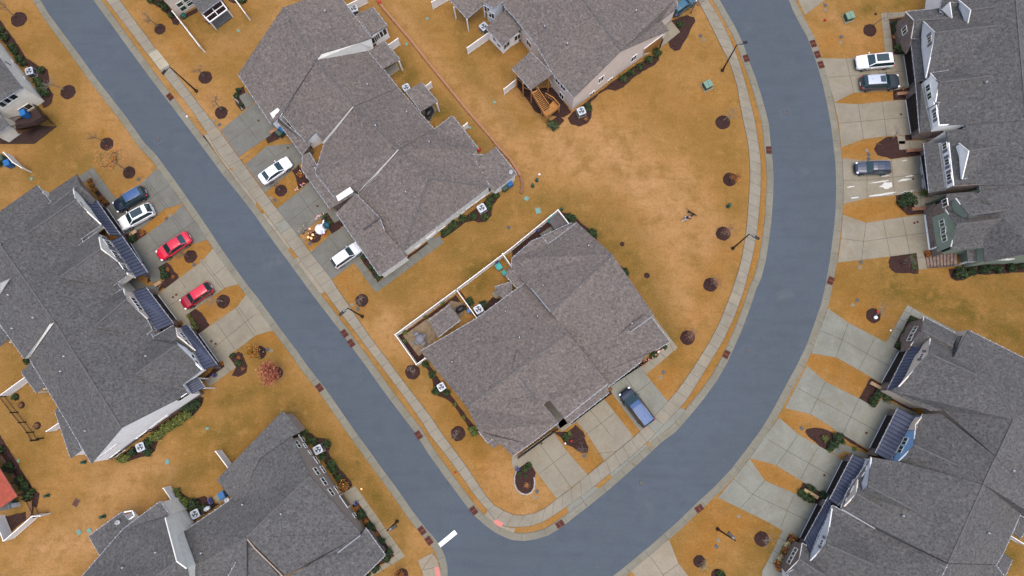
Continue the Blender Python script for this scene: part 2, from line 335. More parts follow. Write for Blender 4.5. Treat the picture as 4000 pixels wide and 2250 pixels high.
inner = [G(p) for p in PL(0, (950, 0), (1100, 205), (1300, 480), (1500, 755), (1660, 965), (1745, 1075), (1880, 1255), (2020, 1440), 10, (2250, 305), (2410, 500), 11, (0, 715), (190, 985),
    (380, 1240), (530, 1448), 21, (700, 225), (870, 445), (980, 600), (1110, 775), (1290, 1030), (1490, 1295), (1610, 1449), 31, (1750, 225), (1920, 460), (2060, 650), (2190, 820), (2300, 920),
    (2400, 995), (2500, 1045), 32, (0, 1075), (120, 1085), (250, 1065), (360, 1030), (460, 970), (540, 910), (750, 748), (980, 562), (1240, 332), (1500, 92), 22, (1640, 1440), (1790, 1270), (1920, 1110),
    (2050, 930), (2160, 740), (2290, 450), (2385, 200), (2450, 0), 12, (2500, 1340), (2545, 1160), 13, (0, 970), (25, 770), (40, 560), (47, 350), (40, 190), (22, 40), 3, (-2, 1240), 2, (2540, 1110), (2490, 935),
    (2440, 780), (2385, 640), (2320, 450), (2240, 280), (2150, 125), (2080, 0))]
inner = ext(ext(inner, False), True)
outer = [G(p) for p in PL(3, (200, -40), (262, 110), (335, 250), (405, 375), (465, 540), (515, 690), (560, 850), (605, 1060), (640, 1250), (665, 1449), 13, (688, 200), (695, 420), (690, 620), (678, 800), (652, 1000), (630, 1180),
    (600, 1340), 23, (578, 20), (545, 160), (480, 345), (400, 570), (300, 780), (180, 1000), (80, 1190), (0, 1330), 32, (2500, 0), (2350, 200), (2210, 380), (2050, 550), (1850, 735), (1660, 920), (1380, 1165), (1100, 1395), (1000, 1470))]
outer = ext(ext(outer, False), True)
def tess(mb, poly, z, m):
    from mathutils.geometry import tessellate_polygon
    v = [Vector((p[0], p[1], 0)) for p in poly]; fs = tessellate_polygon([v]); vs = [(p[0], p[1], z) for p in poly]; out = []
    for f in fs:
        a, b, c = (v[i] for i in f)
        out.append(f if (b-a).cross(c-a).z > 0 else f[::-1])
    mb.add(vs, out, m)
mb = MB(); tess(mb, west + outer[::-1] + inner[::-1], .012, 'asphalt')
setp(mb.build('road'), kind='structure')
def offset(path, d):
    o = []
    for i, p in enumerate(path):
        a = path[max(i-1, 0)]; b = path[min(i+1, len(path)-1)]; t = (b-a).to_2d().normalized()
        o.append(Vector((p[0]-t.y*d, p[1]+t.x*d, 0)))
    return o
def kerb(path, side, brk):
    prof = ((-.12, .014), (0, .03), (.44, .035), (.58, .075), (.74, .085), (.82, .0))
    rows = [[Vector((q.x, q.y, z)) for q in offset(path, side*d)] for d, z in prof]; mb = MB()
    for a, b in zip(rows, rows[1:]):
        for i in range(len(path)-1):
            f = [a[i], a[i+1], b[i+1], b[i]]
            mb.face(f if side > 0 else f[::-1], 'kerb_concrete')
    # contraction joints every three metres
    L = 0; nxt = 1.5
    for i in range(len(path)-1):
        seg = (path[i+1]-path[i]).length
        while nxt < L+seg and abs(path[i].x) < 95 and abs(path[i].y) < 90:
            t = (nxt-L)/seg; d = (path[i+1]-path[i]).normalized()*.018; ps = [r[i].lerp(r[i+1], t) for r in rows[1:5]]
            for a, b in zip(ps, ps[1:]):
                u = Vector((0, 0, .004)); mb.face([a-d+u, a+d+u, b+d+u, b-d+u] if side < 0 else [b-d+u, b+d+u, a+d+u, a-d+u], 'joint')
            nxt += brk
        if nxt <= L+seg: nxt += brk*math.ceil((L+seg-nxt)/brk+.001)
        L += seg
    return setp(mb.build('kerb'), kind='structure')
kerb(west, -1, 3.1); kerb(inner, 1, 3.1); kerb(outer, 1, 3.1)
# ------------------------------------------------------------ sidewalk strip
def strip(L_, R_, z, m, step=1.52, jw=.035, name='sidewalk', ends=True):
    """paved strip between two edge polylines with a joint every step metres"""
    def resample(p, n):
        d = [0]
        for a, b in zip(p, p[1:]): d.append(d[-1]+(b-a).length)
        o = []; j = 0
        for k in range(n+1):
            s = d[-1]*k/n
            while j < len(p)-2 and d[j+1] < s: j += 1
            o.append(p[j].lerp(p[j+1], (s-d[j])/max(1e-6, d[j+1]-d[j])))
        return o
    ln = sum((b-a).length for a, b in zip(L_, L_[1:])); n = max(1, round(ln/step)); A = resample(L_, n); B = resample(R_, n); mb = MB(); up = Vector((0, 0, z))
    for i in range(n):
        mm = m if R.random() > .14 else R.choice(['concrete_warm', 'concrete_cool', 'sidewalk'])
        mb.face([A[i]+up, A[i+1]+up, B[i+1]+up, B[i]+up], mm)
        for P_ in (A, B):
            mb.face([P_[i], P_[i+1], P_[i+1]+up, P_[i]+up], m)
        d = (A[i+1]-A[i]).normalized()*jw/2; q = Vector((0, 0, z+.004))
        mb.face([A[i]-d+q, A[i]+d+q, B[i]+d+q, B[i]-d+q], 'joint')
    for P_, sg in ((A, 1), (B, -1)):
        for i in range(n):
            t = (B[i]-A[i]).normalized()*.035*sg; t2 = (B[i+1]-A[i+1]).normalized()*.035*sg; q = Vector((0, 0, z+.0045))
            mb.face([P_[i]+q, P_[i+1]+q, P_[i+1]+t2+q, P_[i]+t+q], 'joint')
    for f, mtl in zip(mb.f, mb.m):
        a, b, c = (Vector(mb.v[k]) for k in f[:3])
        if (b-a).cross(c-a).z < 0: f.reverse()
    return setp(mb.build(name), kind='structure')
sL = [G(p) for p in PL(0, (1065, 0), (1500, 565), (1640, 745), (1930, 1110), (2090, 1350), 10, (2190, 90), (2330, 260), 11, (10, 585), (95, 695), (345, 1035), (430, 1145), (660, 1445),
    21, (840, 240), (970, 405), (1160, 660), (1300, 840), (1500, 1110), (1700, 1390), 31, (1735, 10), (1900, 220), (2050, 420), (2200, 640), (2330, 790))]
sR = [G(p) for p in PL(0, (1205, 0), (1575, 500), (1700, 655), (1945, 975), (2210, 1315), 10, (2330, 30), (2576, 370), 11, (210, 650), (430, 925), (550, 1090), (765, 1360), 21, (810, -5),
    (930, 165), (1110, 440), (1300, 690), (1500, 960), (1780, 1320), (1860, 1449), 31, (2100, 320), (2300, 620), (2400, 735))]
strip(ext(sL, False, 240), ext(sR, False, 240), .06, 'sidewalk')
slab_ = PL(0, (1497, 548), (1580, 498), (1705, 655), (1612, 705))
cL = [G(p) for p in PL(31, (2330, 790), (2400, 880), (2490, 945), (2576, 965), 32, (30, 958), (170, 950), (300, 910), (430, 830), (560, 745), (830, 545), (990, 415), (1150, 290), (1340, 120), 22, (1520, 1385), (1690, 1205))]
cR = [G(p) for p in PL(31, (2400, 735), (2450, 775), (2576, 818), 32, (0, 830), (140, 835), (280, 800), (360, 745), (450, 670), (600, 560), (750, 435), (930, 290), (1220, 55), 22, (1430, 1290), (1575, 1130))]
strip(cL, cR, .061, 'sidewalk')
eL = [G(p) for p in PL(22, (1690, 1205), (1770, 1110), (1900, 900), (2010, 720), (2120, 540), (2230, 310), (2300, 120), (2340, 0), 12, (2420, 1130), (2460, 920), (2480, 740), (2500, 500), (2505, 230), (2490, 60),
    2, (2440, 1200), (2360, 880), (2270, 580), (2150, 300), (2050, 120), (1970, 0))]
eR = [G(p) for p in PL(22, (1575, 1130), (1680, 1010), (1830, 790), (1980, 550), (2090, 340), (2190, 80), (2220, 0), 12, (2300, 1200), (2350, 900), (2365, 770), (2380, 550), (2395, 300), (2385, 120), (2375, 0),
    2, (2310, 1150), (2260, 850), (2190, 640), (2120, 500), (2030, 320), (1930, 120), (1865, 0))]
strip(ext(eL, True, 240), ext(eR, True, 240), .062, 'sidewalk')
# ------------------------------------------------------------ drives, walks, aprons: polygons with joint lines
def slab(name, poly, m='concrete', z=.05, joints=(), jw=.045, edge=True, tint=None):
    P_ = [G(p) for p in poly]; mb = MB(); tess(mb, P_, z, m); n = len(P_)
    for i in range(n):
        a, b = P_[i], P_[(i+1) % n]; mb.face([a, b, b+Vector((0, 0, z)), a+Vector((0, 0, z))], m)
    for j in joints:
        q = [G(p) for p in PL(*j)]
        for a, b in zip(q, q[1:]):
            t = (b-a).normalized(); s = Vector((-t.y, t.x, 0))*jw/2; u = Vector((0, 0, z+.004)); mb.face([a+s+u, a-s+u, b-s+u, b+s+u], 'joint')
    return setp(mb.build(name), kind='structure')
gz = 'concrete_grey'
slab('sidewalk_slab', slab_, 'concrete_light', .067, [(0, (1555, 625), (1640, 575))])
# aprons between kerb and sidewalk
slab('apron', PL(0, (2040, 1365), (2090, 1350), 10, (2190, 90), (2330, 260), 11, (10, 585), (345, 1035), (430, 1145), (660, 1445), 21, (690, 40), (650, 60), (560, -60), 11, (420, 1210), (190, 890), (60, 700), (0, 640), 10, (2380, 370), (2180, 90), (2050, -90)), 'concrete_warm', .052,
     [(10, (2250, 300), (2500, 110)), (11, (180, 880), (345, 775)), (11, (60, 790), (200, 680)), (11, (385, 1230), (600, 1070)), (11, (60, 710), (440, 1200))])
slab('apron', PL(31, (2290, 840), (2330, 790), (2400, 880), (2490, 945), (2576, 965), 32, (30, 958), (20, 1015), 31, (2500, 1000), (2400, 950)), 'concrete_warm', .052)
slab('apron', PL(32, (560, 745), (830, 545), (990, 415), (1150, 290), (1340, 120), 22, (1520, 1385), (1690, 1205), (1750, 1230), 32, (1480, 60), (1220, 290), (960, 520), (740, 710), (575, 850)), 'concrete_cool', .052,
     [(32, (690, 650), (760, 745)), (32, (1160, 290), (1250, 340)), (32, (1370, 155), (1400, 200))])
def patch(poly):   # grass growing between the concrete
    P_ = [G(p) for p in poly]; mb = MB(); tess(mb, P_, .066, 'grass'); return setp(mb.build('verge_grass'), kind='structure')
for q in (PL(10, (2340, 230), (2350, 245), (2318, 262), (2310, 250)), PL(11, (0, 585), (20, 590), (95, 690), (60, 710), (0, 640)), PL(11, (345, 1035), (425, 1140), (385, 1157), (320, 1070)),
          PL(32, (1375, 90), (1405, 145), (1385, 157), (1340, 120)), PL(32, (985, 420), (1008, 468), (880, 572), (830, 545))): patch(q)
# inner block, left side
slab('driveway', PL(0, (2220, 1310), 1, (-90, 1100), (0, 1030), (180, 1250), (235, 1300), (60, 1420), 10, (2470, 80), (2410, 130)), gz, .05, [(0, (2400, 1160), (2574, 1380)), (0, (2290, 1440), (2574, 1230)), (1, (0, 1385), (20, 1410))])
slab('driveway', PL(10, (2470, 205), 11, (0, 115), (110, 20), (420, -10), (560, 240), (470, 170), (360, 270), (95, 485)), gz, .05, [(11, (110, 30), (205, 140)), (11, (200, 130), (400, 0)), (11, (0, 230), (100, 160))])
slab('driveway', PL(11, (210, 650), (430, 480), (545, 375), (760, 640), (720, 690), (600, 790), (430, 925)), gz, .05, [(11, (425, 490), (600, 730)), (11, (330, 780), (690, 500))])
slab('driveway', PL(11, (550, 1090), (760, 905), (900, 820), (1000, 850), (1120, 1080), (990, 1190), (765, 1360)), gz, .05, [(11, (745, 945), (930, 1200)), (11, (665, 1220), (960, 980))])
slab('walkway', PL(11, (720, 690), (800, 640), (870, 750), (790, 792)), gz, .05, [(11, (745, 720), (830, 690))])
slab('walkway', PL(11, (985, 1190), (1045, 1150), (1225, 1395), (1735, 1000), (1715, 960), (1850, 920), (1888, 990), 21, (1265, 5), (1210, 42), (1175, 5)), gz, .048,
     [(11, (1020, 1240), (1085, 1200)), (11, (1080, 1310), (1140, 1270)), (11, (1160, 1360), (1195, 1340)), (11, (1235, 1395), (1275, 1440)), (11, (1370, 1290), (1410, 1345)), (11, (1500, 1185), (1545, 1240)), (11, (1630, 1080), (1680, 1140)), (11, (1730, 1000), (1790, 1050))])
slab('walkway', PL(0, (2400, 970), (2480, 930), 1, (0, 1010), (-90, 1100)), gz, .048)
# inner block, right side
slab('driveway', PL(22, (985, 985), (1290, 770), (1330, 850), (1565, 1140), (1430, 1295), (1290, 1440), (1180, 1300), (1000, 1050)), 'concrete_cool', .05, [(22, (1130, 880), (1250, 1050), (1420, 1290)), (22, (1250, 1050), (1400, 940))])
slab('driveway', PL(22, (560, 1370), (925, 1115), (1190, 1449), 32, (1218, 52), (930, 287), (745, 0), 22, (640, 1340)), 'concrete', .05, [(22, (770, 1210), (1010, 1500)), (22, (620, 1560), (885, 1370), (1030, 1260)), (32, (860, 215), (1075, 190))])
slab('driveway', PL(32, (115, 215), (415, 0), (550, 190), (760, 430), (450, 668), (170, 300)), 'concrete', .05, [(32, (265, 100), (420, 310), (595, 560)), (32, (275, 415), (555, 205))])
slab('walkway', PL(32, (0, 320), (0, 245), (115, 215), (172, 290), (80, 355), (20, 380)), 'concrete', .048); slab('walkway', PL(22, (460, 1360), (540, 1290), (640, 1350), (500, 1449)), 'concrete', .048)
slab('walkway', PL(22, (1395, 290), (1425, 280), (1665, 602), (1350, 867), (1300, 800), (1570, 555)), 'concrete', .048, [(22, (1590, 560), (1625, 640)), (22, (1490, 650), (1540, 700)), (22, (1390, 740), (1440, 790))])
slab('walkway', PL(10, (1100, 1448), (1380, 1350), (1500, 1448), 20, (1420, 120), (1130, 60)), 'concrete_grey', .047)
slab('walkway', PL(22, (320, 1160), (370, 1115), (560, 1360), (460, 1430)), 'concrete_grey', .048)
# left block
slab('walkway', PL(10, (800, 320), (935, 235), (1165, 550), (1120, 610), (900, 360), (820, 400)), gz, .048, [(10, (990, 410), (1050, 370)), (10, (880, 270), (930, 330))])
slab('driveway', PL(10, (1050, 650), (1120, 600), (1165, 550), (1455, 370), (1575, 245), (1640, 310), (1835, 600), (1660, 650), (1420, 850), (1250, 915)), gz, .05,
     [(10, (1460, 380), (1670, 650)), (10, (1485, 370), (1695, 640)), (10, (1560, 510), (1710, 410)), (10, (1220, 880), (1560, 510))])
slab('driveway', PL(10, (1310, 1020), (1500, 890), (1740, 715), (1835, 605), (2090, 960), (1920, 1010), (1690, 1180), (1480, 1310)), gz, .05, [(10, (1500, 895), (1640, 1090)), (10, (1470, 1115), (1960, 780)), (10, (1715, 730), (1850, 920)), (10, (1740, 720), (1880, 910))])
slab('driveway', PL(20, (1575, 75), 10, (1800, 1350), (2020, 1190), (2150, 1045), (2420, 1400), 20, (2260, 0), (1870, 275), (1770, 320)), 'concrete', .05, [(10, (2030, 1190), (2230, 1448)), (10, (2055, 1180), (2260, 1448)), (20, (1700, 180), (1900, 50)), (10, (2140, 1330), (2280, 1220)), (10, (1810, 1360), (1870, 1448))])
slab('driveway', PL(20, (1985, 470), (2115, 380), (2385, 190), (2490, 50), 21, (172, 425), (0, 475), 20, (2205, 760)), 'concrete', .05, [(20, (2180, 350), (2360, 610)), (20, (2370, 200), (2560, 480)), (20, (2400, 190), (2574, 440)), (20, (2130, 620), (2450, 360), (2574, 260))])
slab('walkway', PL(20, (1770, 320), (1870, 275), (1950, 400), (1885, 440)), 'concrete', .048); slab('walkway', PL(10, (1480, 1320), (1590, 1245), (1650, 1340), (1540, 1400)), gz, .048)
slab('walkway', PL(10, (1450, 1448), (1560, 1400), (1600, 1440), 20, (1590, 60)), gz, .046)
slab('walkway', PL(20, (2240, 730), (2300, 690), (2375, 797), (2110, 990), (2060, 935), (2260, 790)), 'concrete', .048, [(20, (2280, 800), (2330, 850))])
# bottom left block walk and corner
slab('walkway', PL(31, (880, 610), (1000, 540), (1500, 1250), (1150, 1460), (1160, 1420), (1395, 1245), (1020, 695), (960, 735)), 'concrete', .048, [(31, (1030, 690), (1080, 660)), (31, (1080, 770), (1130, 740)), (31, (1140, 850), (1190, 820)), (31, (1195, 925), (1240, 890)), (31, (1250, 1000), (1300, 965)),
     (31, (1300, 1080), (1345, 1040)), (31, (1350, 1160), (1400, 1120)), (31, (1400, 1230), (1450, 1195)), (31, (1330, 1300), (1370, 1345)), (31, (1250, 1360), (1290, 1410))])
slab('walkway', PL(30, (2140, 660), (2240, 575), (2300, 650), (2210, 720)), 'concrete', .048)
slab('corner_pavement', PL(31, (1628, 1290), (1775, 1215), (1825, 1290), (1855, 1400), (1860, 1500), (1700, 1500), (1670, 1390)), 'concrete_warm', .06, [(31, (1670, 1385), (1790, 1220)), (31, (1675, 1385), (1800, 1360))])
for nm_, q in (('ramp_pad', PL(31, (1795, 1360), (1838, 1352), (1860, 1450), (1812, 1452))), ('ramp_pad', PL(31, (2412, 875), (2490, 912), (2465, 960), (2382, 910)))):
    mb = MB(); P_ = [G(p) for p in q]; tess(mb, P_, .070, 'pink_pad'); mb.face([(p.x, p.y, .07) for p in P_], 'pink_pad'); mb.f.pop(); mb.m.pop(); mb.sm.pop(); setp(mb.build(nm_), kind='structure')
mb = MB(); tess(mb, [G(p) for p in PL(31, (1995, 985), (2025, 1022), (1835, 1176), (1810, 1140))], .018, 'white_paint'); setp(mb.build('stop_line'), kind='structure')
# right blocks
cw = 'concrete_cool'
slab('driveway', PL(3, (240, -60), (300, 0), (370, 152), (575, 0), (640, -60)), 'concrete', .05)
slab('driveway', PL(3, (540, 588), (780, 592), (900, 575), (1375, 545), (1430, 880), (1260, 910), (860, 935), (668, 1030)), 'concrete', .05, [(3, (785, 592), (860, 930)), (3, (600, 778), (830, 765), (1400, 715)), (3, (1105, 700), (1120, 740))])
slab('driveway', PL(3, (665, 1035), (905, 1050), (1395, 1000), (1450, 1352), (1200, 1370), (960, 1400), 13, (810, 5), (737, 35), 3, (710, 1240)), 'concrete', .05, [(3, (905, 1050), (960, 1400)), (3, (1150, 1025), (1190, 1370)), (3, (705, 1242), (935, 1222), (1420, 1180))])
slab('driveway', PL(13, (750, 140), (930, 165), (1240, 155), (1545, 115), (1610, 470), (1280, 515), (990, 545), (757, 605), (758, 370)), 'concrete', .05, [(13, (990, 170), (995, 545)), (13, (1240, 155), (1270, 515)), (13, (760, 365), (995, 362), (1570, 298))])
slab('driveway', PL(13, (750, 712), (985, 792), (1350, 735), (1585, 705), (1640, 1075), (1230, 1130), (940, 1165), (700, 1190), (735, 950)), 'concrete', .05, [(13, (985, 792), (960, 980), (940, 1165)), (13, (1155, 770), (1230, 1130)), (13, (1350, 735), (1425, 1100)), (13, (735, 950), (960, 980), (1600, 890))])
slab('walkway', PL(3, (1135, 135), (1390, 118), (1370, 165), (1213, 192), (1262, 560), (1182, 570)), 'concrete', .048, [(3, (1155, 215), (1215, 212)), (3, (1160, 300), (1225, 295)), (3, (1165, 380), (1235, 375)), (3, (1180, 470), (1245, 462)), (3, (1200, 130), (1205, 190)), (3, (1310, 125), (1315, 170))])
slab('walkway', PL(13, (1312, -30), (1600, -40), (1580, 45), (1320, 57)), 'concrete', .048, [(13, (1420, -30), (1430, 50))]); slab('walkway', PL(13, (1450, 500), (1600, 488), (1900, 480), (1780, 590), (1600, 635), (1472, 635)), 'concrete', .048, [(13, (1530, 500), (1540, 630)), (13, (1460, 560), (1560, 545))])
slab('walkway', PL(13, (1492, 1092), (1562, 1085), (1605, 1252), (1515, 1262)), 'concrete', .048, [(13, (1500, 1140), (1575, 1135))])
slab('walkway', PL(3, (1300, 1370), (1375, 1360), (1380, 1449), (1310, 1449)), 'concrete', .048)
slab('driveway', PL(23, (600, 205), (805, 350), (1190, 550), (1335, 640), (1150, 965), (910, 825), (690, 700), (435, 657)), cw, .05, [(23, (805, 350), (745, 520), (685, 690)), (23, (530, 430), (745, 520), (1240, 800)), (23, (1065, 515), (910, 820))])
slab('walkway', PL(23, (1400, 170), (1560, 262), (1975, 475), (1930, 500), (1530, 315), (1430, 270), (1255, 600), (1185, 552)), cw, .048, [(23, (1370, 235), (1425, 262)), (23, (1320, 315), (1385, 345)), (23, (1275, 400), (1340, 430)), (23, (1230, 480), (1295, 510)), (23, (1455, 205), (1425, 260)), (23, (1545, 255), (1520, 300))])
slab('driveway', PL(23, (390, 782), (580, 945), (915, 1110), (1205, 1280), (1110, 1460), (900, 1449), (625, 1390), (425, 1268), (170, 1207)), cw, .05, [(23, (575, 945), (495, 1115), (425, 1265)), (23, (285, 1000), (495, 1115), (1110, 1449)), (23, (910, 1115), (760, 1449))])
slab('driveway', PL(23, (1110, 1449), (900, 1440), (560, 1330), (700, 1449), 33, (740, 20), (1020, 180), (1120, 0)), cw, .047)
slab('driveway', PL(23, (110, 1302), 33, (305, 25), (640, 210), (760, 290), (585, 632), (350, 500), (85, 335), (0, 308), 32, (2390, 262)), cw, .05, [(33, (300, 25), (190, 190), (85, 330)), (33, (0, 75), (190, 190), (640, 440)), (33, (500, 155), (410, 310), (325, 470))])
slab('driveway', PL(32, (2388, 265), (2540, 485), 33, (60, 530), (280, 620), (505, 735), (330, 1072), (145, 990), (0, 905), 32, (2070, 657), (2230, 470)), cw, .05, [(32, (2230, 470), (2420, 625), (2576, 700)), (33, (0, 700), (190, 790), (400, 890)), (32, (2540, 485), (2420, 625), (2300, 760)), (33, (270, 620), (190, 790), (130, 950))])
slab('walkway', PL(33, (145, 990), (212, 1018), (60, 1330), (230, 1460), (-60, 1460), 32, (2515, 1400), 33, (0, 1290)), cw, .048, [(33, (110, 1060), (170, 1095)), (33, (50, 1190), (110, 1220)), (33, (0, 1300), (60, 1330))])
slab('walkway', PL(33, (640, 200), (690, 90), (1010, 230), (1000, 270), (760, 190), (700, 240)), cw, .046, [(33, (740, 120), (700, 190)), (33, (860, 170), (830, 220))])
slab('walkway', PL(23, (1140, 1110), (1500, 1255), (1480, 1300), (1310, 1215), (1200, 1280), (1075, 1205)), cw, .046)
slab('driveway', PL(32, (1580, 1082), (1670, 1312), (1790, 1470), (1260, 1470), (1185, 1385)), 'concrete_warm', .05, [(32, (1380, 1235), (1530, 1449)), (32, (1515, 1440), (1680, 1320))])
# spilled white wash on one driveway
mb = MB(); rr = random.Random(3)
for (x, y, l, wd) in ((1190, 420, 150, 70), (1120, 380, 230, 14), (1370, 360, 150, 22), (1160, 505, 270, 20), (1400, 480, 130, 22), (1430, 320, 100, 16), (1180, 320, 90, 14), (830, 430, 90, 14), (870, 540, 100, 14), (1375, 165, 70, 10), (1560, 400, 40, 120), (1545, 250, 36, 160)):
    n = 14; ps = []
    for k in range(n):
        a = 2*math.pi*k/n; q = rr.uniform(.6, 1.15); u, v = l/2*math.cos(a)*q, wd/2*math.sin(a)*q; ps.append(W(13, x+u+v*.1, y+v-u*.14))
    tess(mb, ps, .0545+.0004*rr.random(), 'puddle')
setp(mb.build('white_wash_stain', label='white paint wash spilled in streaks over the concrete driveway', cat='paint stain'), kind='stuff')
def patch_sq(rc, cx, cy, s_, ang, z=.0145):
    c = W(rc, cx, cy); q = MB(); ca, sa = math.cos(ang), math.sin(ang)
    P_ = [(c.x+(u*ca-v*sa)*s_, c.y+(u*sa+v*ca)*s_) for u, v in ((-1, -1), (1, -1), (1, 1), (-1, 1))]
    q.face([(x, y, z) for x, y in P_], 'asphalt_patch')
    for a_, b_ in zip(P_, P_[1:]+P_[:1]):
        a_, b_ = Vector((*a_, z)), Vector((*b_, z)); t = (b_-a_).normalized(); n = Vector((-t.y, t.x, 0))*.025; u = Vector((0, 0, .003)); q.face([a_+n+u, a_-n+u, b_-n+u, b_+n+u], 'iron')
    setp(q.build('road_patch'), kind='structure')
for q_ in ((0, 1587, 1400, .75, .6), (3, 175, 1135, .85, .1), (22, 2372, 632, .85, .5), (32, 1300, 540, .9, .7)): patch_sq(*q_)
# tar cracks and repair seams in the road
mb = MB()
for q in (PL(32, (740, 800+100), (1020, 990)), PL(32, (700, 1220), (1020, 990)), PL(13, (370, 300), (365, 520)), PL(21, (760, 740), (860, 860)), PL(32, (1240, 800), (1480, 580), (1700, 400)), PL(0, (700, 100), (900, 380), (1250, 850)), PL(31, (1450, 330), (1700, 620), (1960, 960)), PL(22, (1980, 1400), (2200, 1100))):
    pts = [G(p) for p in q]
    for a, b in zip(pts, pts[1:]):
        n = 10; prev = a
        for k in range(1, n+1):
            c = a.lerp(b, k/n)+Vector((rr.uniform(-.08, .08), rr.uniform(-.08, .08), 0)); t = (c-prev).normalized(); s = Vector((-t.y, t.x, 0))*.018; u = Vector((0, 0, .0165))
            mb.face([prev+s+u, prev-s+u, c-s+u, c+s+u], 'iron'); prev = c
setp(mb.build('road_crack', label='thin dark cracks and seams running along the asphalt', cat='road cracks'), kind='stuff')
# ------------------------------------------------------------ mulch (ground cover)
MU = MB(); rm = random.Random(5)
def mulch_poly(poly):
    P_ = [G(p) for p in poly]; o = []
    for i, a in enumerate(P_):
        b = P_[(i+1) % len(P_)]; n = max(1, int((b-a).length/.5))
        for k in range(n):
            c = a.lerp(b, k/n); j = .07 if k else 0; o.append(c+Vector((rm.uniform(-j, j), rm.uniform(-j, j), 0)))
    tess(MU, o, .035+rm.uniform(0, .004), 'mulch')
def mulch_ring(c, r):
    n = 22; vs = [(c.x, c.y, .11)]; z = [(r, .0), (r*.93, .06), (r*.6, .10)]
    for rad, h in z:
        for k in range(n):
            a = 2*math.pi*k/n; q = 1+rm.uniform(-.05, .05)*(rad == r); vs.append((c.x+rad*q*math.cos(a), c.y+rad*q*math.sin(a), h))
    fs = [(0, 1+2*n+k, 1+2*n+(k+1) % n) for k in range(n)]
    for j in (0, 1):
        for k in range(n): fs.append((1+j*n+k, 1+j*n+(k+1) % n, 1+(j+1)*n+(k+1) % n, 1+(j+1)*n+k))
    MU.add(vs, fs, 'mulch', True)
